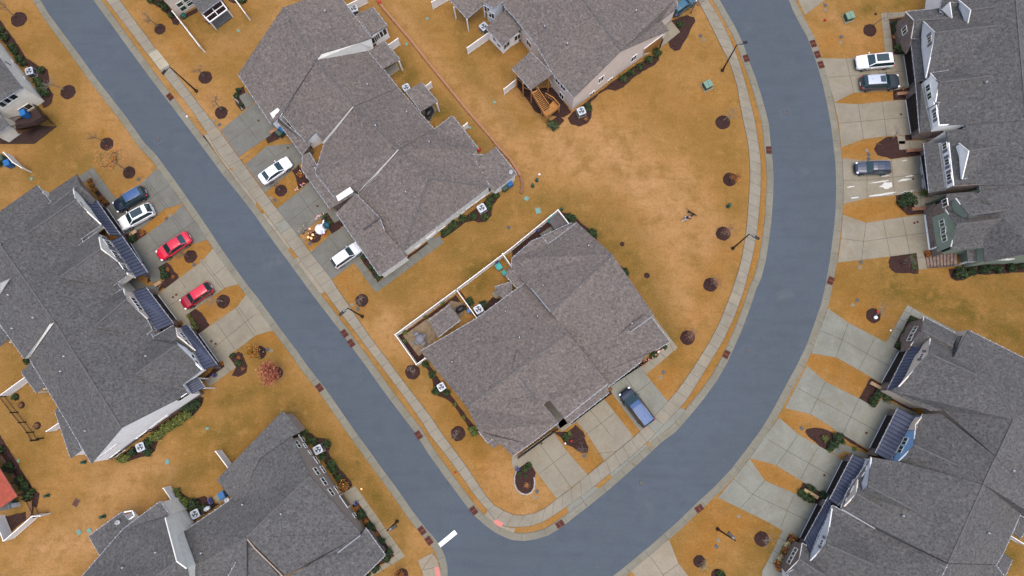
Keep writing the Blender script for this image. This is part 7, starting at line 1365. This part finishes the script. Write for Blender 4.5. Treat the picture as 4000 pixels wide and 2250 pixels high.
# ------------------------------------------------------------ dark deck at the left edge
dd = empty('timber_deck', W(0, 300, 1300), label='dark brown timber deck with stairs below the cream house', cat='deck'); d0 = dd.location
def DDk(name, fn): q = MB(); fn(q); o = q.build(name, dd, origin=d0); o.location = (0, 0, 0)
fl = [V(0, 150, 1215, 2.4), V(0, 380, 1075, 2.4), V(0, 470, 1200, 2.4), V(0, 390, 1250, 2.4), V(0, 160, 1300, 2.4)]
def f1(q):
    q.prism([(p.x, p.y) for p in fl], 2.25, 2.4, 'deck_dark'); q.prism([(p.x, p.y) for p in [W(0, 120, 1260), W(0, 570, 1275), W(0, 345, 1449), W(0, 0, 1449), W(0, -80, 1300)]], .03, .12, 'deck_dark')
DDk('floor', f1)
def f2(q):
    for k in range(14):
        a = V(0, 160+k*16, 1300-k*5, 2.3-k*.15); b = V(0, 195+k*16, 1345-k*5, 2.3-k*.15); q.beam(a, b, .24, .04, 'bronze'); q.beam(a+Vector((0, 0, .03)), b+Vector((0, 0, .03)), .03, .01, 'leaf_brown')
DDk('steps', f2)
def rl(a, b):
    def f(q):
        u = Vector((0, 0, 1)); q.beam(a+u, b+u, .09, .06, 'bronze')
        for k in range(11): c = a.lerp(b, k/10); q.beam(c, c+u, .04, .04, 'bronze')
    DDk('railing', f)
rl(fl[2], fl[3]); rl(fl[3], fl[4]); rl(fl[1], fl[2]); rl(V(0, 160, 1300, 2.3), V(0, 390, 1250, .3)); rl(W(0, 570, 1275), W(0, 400, 1080)); rl(V(0, 150, 1220, 2.4), V(0, 300, 1185, 2.4))
# ------------------------------------------------------------ pergola on the top porch
pg = empty('porch_frame', W(0, 2150, 100), label='white framed screen porch with brown brick base at the top edge', cat='porch'); C4 = [V(0, 2030, 140, 2.3), V(0, 2215, 0, 2.3), V(0, 2285, 95, 2.0), V(0, 2112, 222, 2.0)]
def PG(name, fn): q = MB(); fn(q); o = q.build(name, pg, origin=pg.location); o.location = (0, 0, 0)
def frame(q):
    for a, b in zip(C4, C4[1:]+C4[:1]): q.beam(a, b, .12, .14, 'trim')
    q.beam(C4[0].lerp(C4[1], .5), C4[3].lerp(C4[2], .5), .08, .1, 'trim'); q.beam(C4[0].lerp(C4[3], .5), C4[1].lerp(C4[2], .5), .08, .1, 'trim')
PG('frame', frame)
for c in C4: PG('post', lambda q: q.box((c.x, c.y, 0), (.12, .12, c.z), 'trim'))
def deck_(q):
    q.prism([(p.x, p.y) for p in C4], .02, .25, 'iron')
    for k in range(1, 12): a = C4[0].lerp(C4[3], k/12); b = C4[1].lerp(C4[2], k/12); q.beam(Vector((a.x, a.y, .26)), Vector((b.x, b.y, .26)), .03, .02, 'black_metal')
PG('floor', deck_); c = W(0, 2070, 195); PG('brick_step', lambda q: q.box((c.x, c.y, 0), (.5, .9, .35), 'brick', .6))
# ------------------------------------------------------------ patios
def flat(name, poly, m, z, label, cat, h=.04): q = MB(); P_ = [G(p) for p in poly]; q.prism([(p.x, p.y) for p in P_], z-h, z, m); return q.build(name, label=label, cat=cat) if label else setp(q.build(name), kind='structure')
flat('patio', PL(21, (1480, 480), (1740, 300), (1850, 250), (1960, 130), (2080, 150), (2100, 260), (1830, 480), (1720, 600), (1640, 690)), 'pavers', .07, None, None); flat('patio', PL(12, (280, 905), (420, 810), (560, 860), (350, 1000)), 'concrete_grey', .08, None, None); flat('patio', PL(1, (1295, 705), (1420, 635), (1445, 700), (1350, 770)), 'concrete_warm', .07, None, None); flat('patio', PL(1, (1670, 1130), (1790, 1060), (1815, 1110), (1750, 1230)), 'concrete_warm', .07, None, None)
flat('patio', PL(21, (2370, 50), (2430, 20), (2480, 60), (2410, 108)), 'sidewalk', .10, None, None); flat('patio', PL(2, (1530, 260), (1600, 215), (1690, 325), (1500, 480), (1470, 420)), 'concrete', .14, None, None)
def table_set():
    r = empty('patio_table_set', (0, 0, 0)); q = MB(); q.lathe((0, 0, .68), [(.62, 0), (.62, .05), (.1, .06)], 'shutter', 20); q.tube([(0, 0, 0), (0, 0, .7)], .06, 'shutter'); q.build('table_top', r)
    return r
ts = table_set(); ts.location = W(21, 1655, 515, .07); ts.name = 'patio_table'; setp(ts, label='round grey patio table on the pavers of the fenced patio', cat='table')
def chair():
    r = empty('patio_chair', (0, 0, 0)); q = MB(); q.lathe((0, 0, .40), [(.30, 0), (.31, .06), (.22, .08)], 'shutter', 14); q.build('seat', r); q = MB(); q.beam((-.28, -.22, .75), (-.28, .22, .75), .06, .5, 'shutter'); q.build('backrest', r)
    for a, b in ((.2, .2), (.2, -.2), (-.2, .2), (-.2, -.2)): q = MB(); q.box((a, b, 0), (.04, .04, .4), 'iron'); q.build('leg', r)
    return r
for x, y, lb in ((1620, 468, 'upper left'), (1690, 490, 'upper right'), (1620, 550, 'lower left'), (1690, 560, 'lower right')):
    c = W(21, x, y, .07); d = ts.location-c; place('chair', chair, c, math.atan2(d.y, d.x), 1.1, 'grey patio chair at the '+lb+' side of the round table', 'chair', 'patio chairs round the table')
def tub():
    r = empty('hot_tub', (0, 0, 0)); q = MB(); q.box((0, 0, 0), (1.95, 1.95, .82), 'deck_dark'); q.build('tub_side', r)
    q = MB(); N = 24; pts = [(1.03*math.copysign(min(1, abs(math.cos(a))*1.32), math.cos(a)), 1.03*math.copysign(min(1, abs(math.sin(a))*1.32), math.sin(a))) for a in [2*math.pi*(k+.5)/N for k in range(N)]]
    q.prism(pts, .82, .94, 'hot_tub_cover'); q.beam((0, -1, .95), (0, 1, .95), .04, .02, 'iron'); q.build('cover', r); return r
t_ = tub(); t_.location = W(12, 470, 805, .08); t_.rotation_euler = (0, 0, .55); setp(t_, label='square hot tub under a brown folding cover inside the patio fence', cat='hot tub')
q = MB(); q.lathe((0, 0, 0), [(.68, 0), (.70, .5), (.62, .56), (.3, .58)], 'teal', 20); o_ = q.build('water_tank', label='round turquoise tub beside the hot tub', cat='tub'); o_.location = W(12, 408, 765)
def grill():
    r = empty('barbecue_grill', (0, 0, 0)); q = MB(); q.blob((0, 0, .95), (.55, .34, .26), 'black_metal', 12, 7, 0); q.build('lid', r); q = MB(); q.box((0, 0, .3), (.9, .5, .45), 'iron'); q.build('cabinet', r)
    for a in (-.4, .4): q = MB(); q.box((a, 0, 0), (.06, .45, .3), 'iron'); q.build('leg', r)
    return r
for rc, x, y, a, s, lb in ((21, 2062, 222, .6, 1.25, 'black covered barbecue on the fenced patio'), (1, 1755, 1165, 1.1, 1.5, 'black covered barbecue on the slab of the third porch')): place('grill', grill, W(rc, x, y, .07), a, s, lb, 'barbecue')
q = MB(); q.box((0, 0, 0), (.85, .55, .95), 'iron', 0, .95); q.blob((0, 0, 1.0), (.48, .30, .2), 'ac_metal', 10, 6, 0); o_ = q.build('barbecue_grill', label='stainless steel barbecue beside the bottom left air conditioner', cat='barbecue'); o_.location = W(30, 2118, 758); o_.rotation_euler = (0, 0, .5)
# bins
def bin_(m):
    r = empty('wheelie_bin', (0, 0, 0)); q = MB(); q.box((0, 0, .05), (.58, .66, .95), m, 0, 1.08); q.build('bin_body', r); q = MB(); q.box((0, 0, 1.0), (.68, .78, .07), m, 0, .93); q.build('lid', r)
    for s in (-1, 1): q = MB(); q.tube([(s*.26, .3, .1), (s*.32, .3, .1)], .1, 'tyre', 10); q.build('wheel', r)
    return r
for m, rc, x, y, a, lb in (('plastic_blue', 11, 2550, 415, .6, 'blue wheelie bin under the terrace end gutter'), ('box_green_dark', 11, 2500, 455, .6, 'dark green wheelie bin next to the blue bin'), ('plastic_blue', 1, 282, 1335, .9, 'blue bin by the topmost terrace garage corner'), ('box_green_dark', 1, 262, 1362, .9, 'dark green bin by the topmost terrace garage corner'), ('plastic_blue', 10, 125, 215, .4, 'bright blue bin tucked behind the left edge fence'), ('plastic_blue', 0, 285, 1165, .4, 'blue covered bin on the dark deck'),
    ('plastic_blue', 30, 2268, 625, .5, 'blue grey storage bin on the bottom left block slab'), ('box_green_dark', 10, 60, 165, .4, 'grey green bin beside the bright blue bin'), ('plastic_blue', 21, 2145, 237, .6, 'small blue bin by the patio dividing fence')):
    place('bin'+m, lambda: bin_(m), W(rc, x, y, 2.42 if 'deck' in lb else .03), a, 1.15 if 'patio' not in lb else .7, lb, 'bin')
# pots and small things
def pot(): r = empty('flower_pot', (0, 0, 0)); q = MB(); q.lathe((0, 0, 0), [(.13, 0), (.20, .32), (.22, .36), (.17, .34)], 'pot_blue', 14); q.build('pot', r); q = MB(); q.lathe((0, 0, .3), [(.17, 0), (.1, .05)], 'mulch', 10); q.build('soil', r); return r
for rc, x, y, lb in ((32, 52, 368, 'blue flower pot at the end of the stone edging'), (11, 2425, 1190, 'round flower pot inside the upper patio strip'), (12, 262, 868, 'pale garden pot near the hot tub slab'), (30, 2122, 675, 'flower pot on the bottom left patio edge'), (30, 2135, 702, 'second flower pot beside the steel barbecue'), (31, 1015, 712, 'white flower pots by the corner walk bed'), (20, 2170, 880, 'dark planter beside the lower left walk')): place('pot', pot, W(rc, x, y, .05), 0, 1.3, lb, 'flower pot')
def ball(m, r_=.16): q = MB(); q.blob((0, 0, r_), (r_, r_, r_), m, 10, 7, 0); q.box((0, 0, 0), (.1, .1, .05), m); return q
for m, rc, x, y, lb, s in (('white_paint', 12, 275, 308, 'white round garden lamp above the cable pedestals', 1.0), ('flower_red', 3, 572, 207, 'small red flag marker on the top right lawn', 1.2), ('flower_red', 31, 2005, 405, 'small pink marker on the verge strip of the lower left kerb', .9), ('white_paint', 23, 1228, 427, 'white ball light on the lawn above the first lower right drive', .8), ('warm_light', 31, 1063, 570, 'glowing path light beside the corner walk', .8), ('snow_white', 23, 1073, 298, 'small white snow globe ornament in the mulch ring', 1.6), ('flower_red', 23, 1095, 240, 'small red ornament in the mulch ring', 1.2),
    ('flower_red', 1, 1245, 32, 'crimson plant pot at the top of the terracotta wall', 1.8), ('white_paint', 0, 1885, 1175, 'crumpled white litter by the upper left kerb', .9), ('white_paint', 22, 1470, 640, 'white ornament in the red festooned bed', 1.0), ('flower_red', 23, 1348, 533, 'pink and white striped ornament by the brick gable', 1.7), ('flower_red', 11, 2243, 62, 'bright red cushion by the terrace lower rear corner', 1.8), ('white_paint', 32, 535, 113, 'small white light at the top of the lower drive island', .8), ('flower_red', 32, 597, 88, 'red flower in the mulch of the lower drive island', 1.0)):
    o_ = ball(m).build('garden_ornament', label=lb, cat='garden ornament'); o_.location = W(rc, x, y, .05); o_.scale = (s,)*3
q = MB(); q.box((0, 0, 0), (.9, .62, .14), 'bark'); 
for k in range(4): q.box((-.32+k*.21, 0, .14), (.14, .56, .05), 'grate')
o_ = q.build('wooden_pallet', label='small red brown wooden pallet lying on the bottom left lawn', cat='pallet'); o_.location = W(30, 768, 708); o_.rotation_euler = (0, 0, 1.1)
# brick steps at the right
st = empty('brick_steps', W(13, 1600, 1180), label='brick front steps with a black handrail at the upper right block', cat='steps'); s0 = st.location
a0, a1 = W(13, 1582, 1132), W(13, 1600, 1250); b0, b1 = V(13, 1905, 1075, 1.3), V(13, 1900, 1215, 1.3)
for k in range(9):
    t = k/9; t2 = (k+1)/9; p, q_, r_, s_ = a0.lerp(b0, t), a1.lerp(b1, t), a1.lerp(b1, t2), a0.lerp(b0, t2); z = .14*(k+1); q = MB(); q.prism([(v.x, v.y) for v in (p, q_, r_, s_)], 0, z, 'stone'); q.beam(Vector((p.x, p.y, z)), Vector((q_.x, q_.y, z)), .05, .03, 'brick'); o_ = q.build('step', st, origin=s0); o_.location = (0, 0, 0)
q = MB(); q.beam(Vector((a1.x, a1.y, .9)), Vector((b1.x, b1.y, 2.1)), .05, .05, 'black_metal'); 
for k in range(8): c = a1.lerp(b1, k/7); q.beam(Vector((c.x, c.y, c.z)), Vector((c.x, c.y, .9+1.2*k/7)), .03, .03, 'black_metal')
o_ = q.build('handrail', st, origin=s0); o_.location = (0, 0, 0)
# red roofed shelter at the left edge
h = House('garden_shelter', px(30, 20, 600), 'red roofed garden shelter with dark timber frame at the left edge', 'shelter')
h.mass([[V(30, -200, 150, 2.8), V(30, 0, 370, 2.8), V(30, 175, 645, 2.5), V(30, 0, 765, 2.5), V(30, -400, 500, 2.8)]], 'deck_dark', roof='red_roof', gutters=False, walls=False)
for x, y in ((160, 640), (20, 400), (90, 520)): h.post(V(30, x, y, 2.5), 2.4, 'deck_dark')
h.mass([[V(30, -60, 720, 2.0), V(30, 90, 720, 2.0), V(30, 110, 775, 1.8), V(30, -60, 800, 1.8)]], 'grey_siding', .1, gutters=False)
h.done()
q = MB(); q.lathe((0, 0, .4), [(.45, 0), (.46, .05), (.1, .06)], 'plastic_green', 16); q.tube([(0, 0, 0), (0, 0, .42)], .05, 'plastic_green'); o_ = q.build('garden_table', label='round green metal table beside the red roofed shelter', cat='table'); o_.location = W(30, 165, 720, .05)
q = MB(); q.lathe((0, 0, 0), [(.42, 0), (.36, .25), (.40, .3), (.1, .32)], 'teal', 18); q2 = q
for rc, x, y, lb, m, s in ((11, 2445, 1240, 'turquoise plastic armchair on the upper patio strip', 'teal', 1.2), (11, 2500, 1300, 'turquoise plastic seat half under the porch roof', 'teal', .9), (0, 1850, 165, 'round green hose reel under the beige house window', 'plastic_green', 1.0)):
    r_ = empty('garden_chair' if 'chair' in lb or 'seat' in lb else 'hose_reel', W(rc, x, y, .03), .6, label=lb, cat='chair' if 'teal' == m else 'hose reel')
    if m == 'teal':
        q = MB(); q.box((0, 0, .38), (.62, .62, .06), m); q.build('seat', r_); q = MB(); q.box((-.32, 0, .38), (.07, .66, .55), m); q.build('backrest', r_)
        for s_ in (-1, 1): q = MB(); q.box((0, s_*.33, .0), (.6, .07, .62), m); q.build('arm', r_)
    else:
        q = MB(); q.lathe((0, 0, 0), [(.36, 0), (.40, .1), (.40, .25), (.3, .3), (.12, .22)], m, 18); q.build('reel', r_); q = MB(); q.lathe((0, 0, .25), [(.1, 0), (.1, .15)], 'teal', 8); q.build('hub', r_)
    r_.scale = (s,)*3
# ------------------------------------------------------------ snowman, candy canes
sn = empty('inflatable_snowman', W(11, 640, 870, .1), label='big white inflatable snowman with a teal hat and red scarf on the lawn island', cat='inflatable snowman')
A_ = W(11, 628, 868, .1)-sn.location; Bv = V(11, 715, 812, 2.6)-sn.location; ax = Vector((Bv.x, Bv.y, 2.5)); A_.z = 0
def at_(t): return A_*(1-t)+ax*t
q = MB(); prof = [(0, .05), (.06, .55), (.18, .72), (.32, .66), (.42, .42), (.52, .52), (.62, .48), (.70, .28), (.78, .36), (.88, .34), (.94, .15)]
q.tube([at_(t) for t, r in prof], [r for t, r in prof], 'snow_white', 16); q.build('body', sn)
q = MB(); q.tube([at_(.72)-Vector((0, 0, .0)), at_(.745)], .36, 'scarf_red', 14); q.build('scarf', sn); q = MB(); q.tube([at_(.88), at_(.90)], .46, 'hat_teal', 16); q.tube([at_(.90), at_(1.06)], [.30, .27], 'hat_teal', 14); q.build('hat', sn)
u = ax.cross(Vector((0, 0, 1))).normalized()
for s in (-1, 1): q = MB(); q.tube([at_(.58)+u*s*.4, at_(.6)+u*s*.75, at_(.66)+u*s*.95], [.13, .12, .10], 'snow_white', 8); q.blob(at_(.67)+u*s*1.02, (.14,)*3, 'hat_teal' if s < 0 else 'scarf_red', 8, 5, 0); q.build('arm', sn)
def cane():
    q = MB(); pts = [Vector((0, 0, 0)), Vector((0, 0, .45)), Vector((.03, 0, .62)), Vector((.12, 0, .70)), Vector((.22, 0, .64)), Vector((.24, 0, .54))]
    for k in range(len(pts)-1): q.tube([pts[k], pts[k+1]], .035, 'red_light' if k % 2 else 'white_paint', 7)
    return q.build('candy_cane')
for grp, lst in (('candy canes along the drive above the snowman', [(605, 765), (628, 755), (650, 740), (668, 722), (688, 702)]), ('candy canes along the drive below the white sedan', [(405, 475), (430, 462), (475, 432), (500, 405), (455, 275), (515, 345)])):
    for i, (x, y) in enumerate(lst): place('cane', cane, W(11, x, y, .04), i*1.3, 1.15, ('lit red and white candy cane stake beside the snowman bed' if 'snowman' in grp else 'lit red and white candy cane stake beside the white sedan bed'), 'candy cane', grp)
for i in range(9): place('cane', cane, W(22, 1290+i*28, 770-i*19, .04), i*1.3, 1.0, 'lit red candy cane stake in the front bed right of the minivan drive', 'candy cane', 'candy canes in the front bed by the minivan drive')
for i, (x, y) in enumerate(((545, 855), (575, 915), (530, 940), (560, 950))):
    o_ = place('glow', lambda: ball('warm_light', .17).build('glowing_ornament'), W(11, x, y, .3), 0, 1, 'glowing orange ball ornament under the lit tree', 'light ornament', 'glowing balls under the lit tree')
# ------------------------------------------------------------ person bending to a black dog
def skin(name, nodes, edges, m, parent, sub=1):
    me = bpy.data.meshes.new(name); me.from_pydata([n[:3] for n in nodes], edges, []); o = bpy.data.objects.new(name, me); S.collection.objects.link(o)
    md = o.modifiers.new('s', 'SKIN'); sd = o.modifiers.new('d', 'SUBSURF'); sd.levels = sub; sd.render_levels = sub
    for i, n in enumerate(nodes): r_ = n[3]; me.skin_vertices[0].data[i].radius = (r_, r_*(n[4] if len(n) > 4 else 1))
    me.skin_vertices[0].data[0].use_root = True
    dg = bpy.context.evaluated_depsgraph_get(); m2 = bpy.data.meshes.new_from_object(o.evaluated_get(dg)); bpy.data.objects.remove(o)
    m2.materials.clear(); m2.materials.append(MAT[m]); m2.polygons.foreach_set('use_smooth', [True]*len(m2.polygons)); m2.polygons.foreach_set('material_index', [0]*len(m2.polygons)); o = bpy.data.objects.new(name, m2); S.collection.objects.link(o); o.parent = parent; return o
pe = empty('person', W(12, 1742, 755), .15, label='person in a dark hooded top and pale trousers bending over the black dog', cat='person')
# facing +x, crouching forward
body = [(0, 0, .62, .13, 1.1), (.10, 0, .80, .14, 1.2), (.26, 0, 1.0, .15, 1.3), (.36, 0, 1.14, .11, 1.5), (.44, 0, 1.22, .055), (.52, 0, 1.30, .085), (.55, 0, 1.36, .09), (.02, .11, .55, .10), (.30, .17, .42, .07), (.02, .18, .10, .05), (.16, .18, .05, .045), (.02, -.11, .55, .10), (-.22, -.16, .40, .07), (-.42, -.17, .10, .05), (-.28, -.18, .05, .045),
    (.36, .22, 1.08, .06), (.50, .27, .86, .045), (.66, .22, .70, .035), (.74, .20, .64, .03), (.36, -.22, 1.08, .06), (.48, -.27, .84, .045), (.64, -.18, .68, .035), (.72, -.15, .62, .03)]
ed = [(0, 1), (1, 2), (2, 3), (3, 4), (4, 5), (5, 6), (0, 7), (7, 8), (8, 9), (9, 10), (0, 11), (11, 12), (12, 13), (13, 14), (3, 15), (15, 16), (16, 17), (17, 18), (3, 19), (19, 20), (20, 21), (21, 22)]
skin('body', body, ed, 'skin', pe)
def grow(ids, k): mp = {v: i for i, v in enumerate(ids)}; return [tuple(body[v][:3])+(body[v][3]*k,)+tuple(body[v][4:]) for v in ids], [(mp[a], mp[b]) for a, b in ed if a in mp and b in mp]
n_, e_ = grow([0, 1, 2, 3, 15, 16, 17, 19, 20, 21], 1.32); skin('hooded_top', n_, e_, 'cloth_navy', pe); n_, e_ = grow([0, 7, 8, 9, 11, 12, 13], 1.25); skin('trousers', n_, e_, 'cloth_pale', pe)
q = MB(); q.blob((.53, 0, 1.40), (.125, .115, .12), 'cloth_navy', 12, 8, .02); q.blob((.63, 0, 1.33), (.03, .02, .02), 'skin', 6, 4, 0); q.build('hood', pe)
for y in (.18, -.18): q = MB(); q.blob((.08 if y > 0 else -.36, y, .05), (.14, .055, .05), 'white_paint', 10, 6, 0); q.build('shoe', pe)
for side, (hx, hy, hz) in ((1, (.75, .20, .63)), (-1, (.73, -.15, .61))):
    q = MB()
    for k in range(4): y0 = hy-.03+k*.02; q.tube([(hx, y0, hz), (hx+.04, y0+side*.004*(k-1.5), hz-.02), (hx+.07-.006*abs(k-1.5), y0+side*.006*(k-1.5), hz-.045)], [.010, .009, .007], 'skin', 5)
    q.tube([(hx-.03, hy-side*.035, hz), (hx+.01, hy-side*.055, hz-.02), (hx+.035, hy-side*.058, hz-.035)], [.011, .010, .008], 'skin', 5); q.build('fingers', pe)
dg_ = empty('dog', W(12, 1795, 700), 0, label='slim black dog with a long tail standing before the crouching person', cat='dog')
a_, b_ = W(12, 1762, 682, .4), W(12, 1825, 725, .4); dg_.rotation_euler = (0, 0, math.atan2(b_.y-a_.y, b_.x-a_.x))
dn = [(0, 0, .50, .115), (.25, 0, .50, .14), (.42, 0, .54, .11), (.55, 0, .66, .07), (.64, 0, .72, .075), (.76, 0, .68, .045), (.84, 0, .66, .032), (-.25, 0, .52, .11), (-.38, 0, .53, .10), (-.52, 0, .54, .035), (-.72, .05, .50, .025), (-.92, .14, .56, .016),
      (.36, .10, .42, .06), (.38, .11, .22, .032), (.40, .11, .03, .028), (.36, -.10, .42, .06), (.34, -.11, .22, .032), (.36, -.11, .03, .028), (-.36, .10, .42, .075), (-.28, .11, .30, .045), (-.46, .11, .17, .026), (-.40, .11, .03, .028), (-.36, -.10, .42, .075), (-.26, -.11, .30, .045), (-.44, -.11, .17, .026), (-.38, -.11, .03, .028)]
skin('body', dn, [(0, 1), (1, 2), (2, 3), (3, 4), (4, 5), (5, 6), (0, 7), (7, 8), (8, 9), (9, 10), (10, 11), (2, 12), (12, 13), (13, 14), (2, 15), (15, 16), (16, 17), (8, 18), (18, 19), (19, 20), (20, 21), (8, 22), (22, 23), (23, 24), (24, 25)], 'fur_black', dg_)
for s in (-1, 1): q = MB(); q.add([(.62, s*.05, .77), (.66, s*.09, .74), (.60, s*.10, .66), (.58, s*.055, .72)], [(0, 1, 2, 3)], 'fur_black'); q.build('ear', dg_)
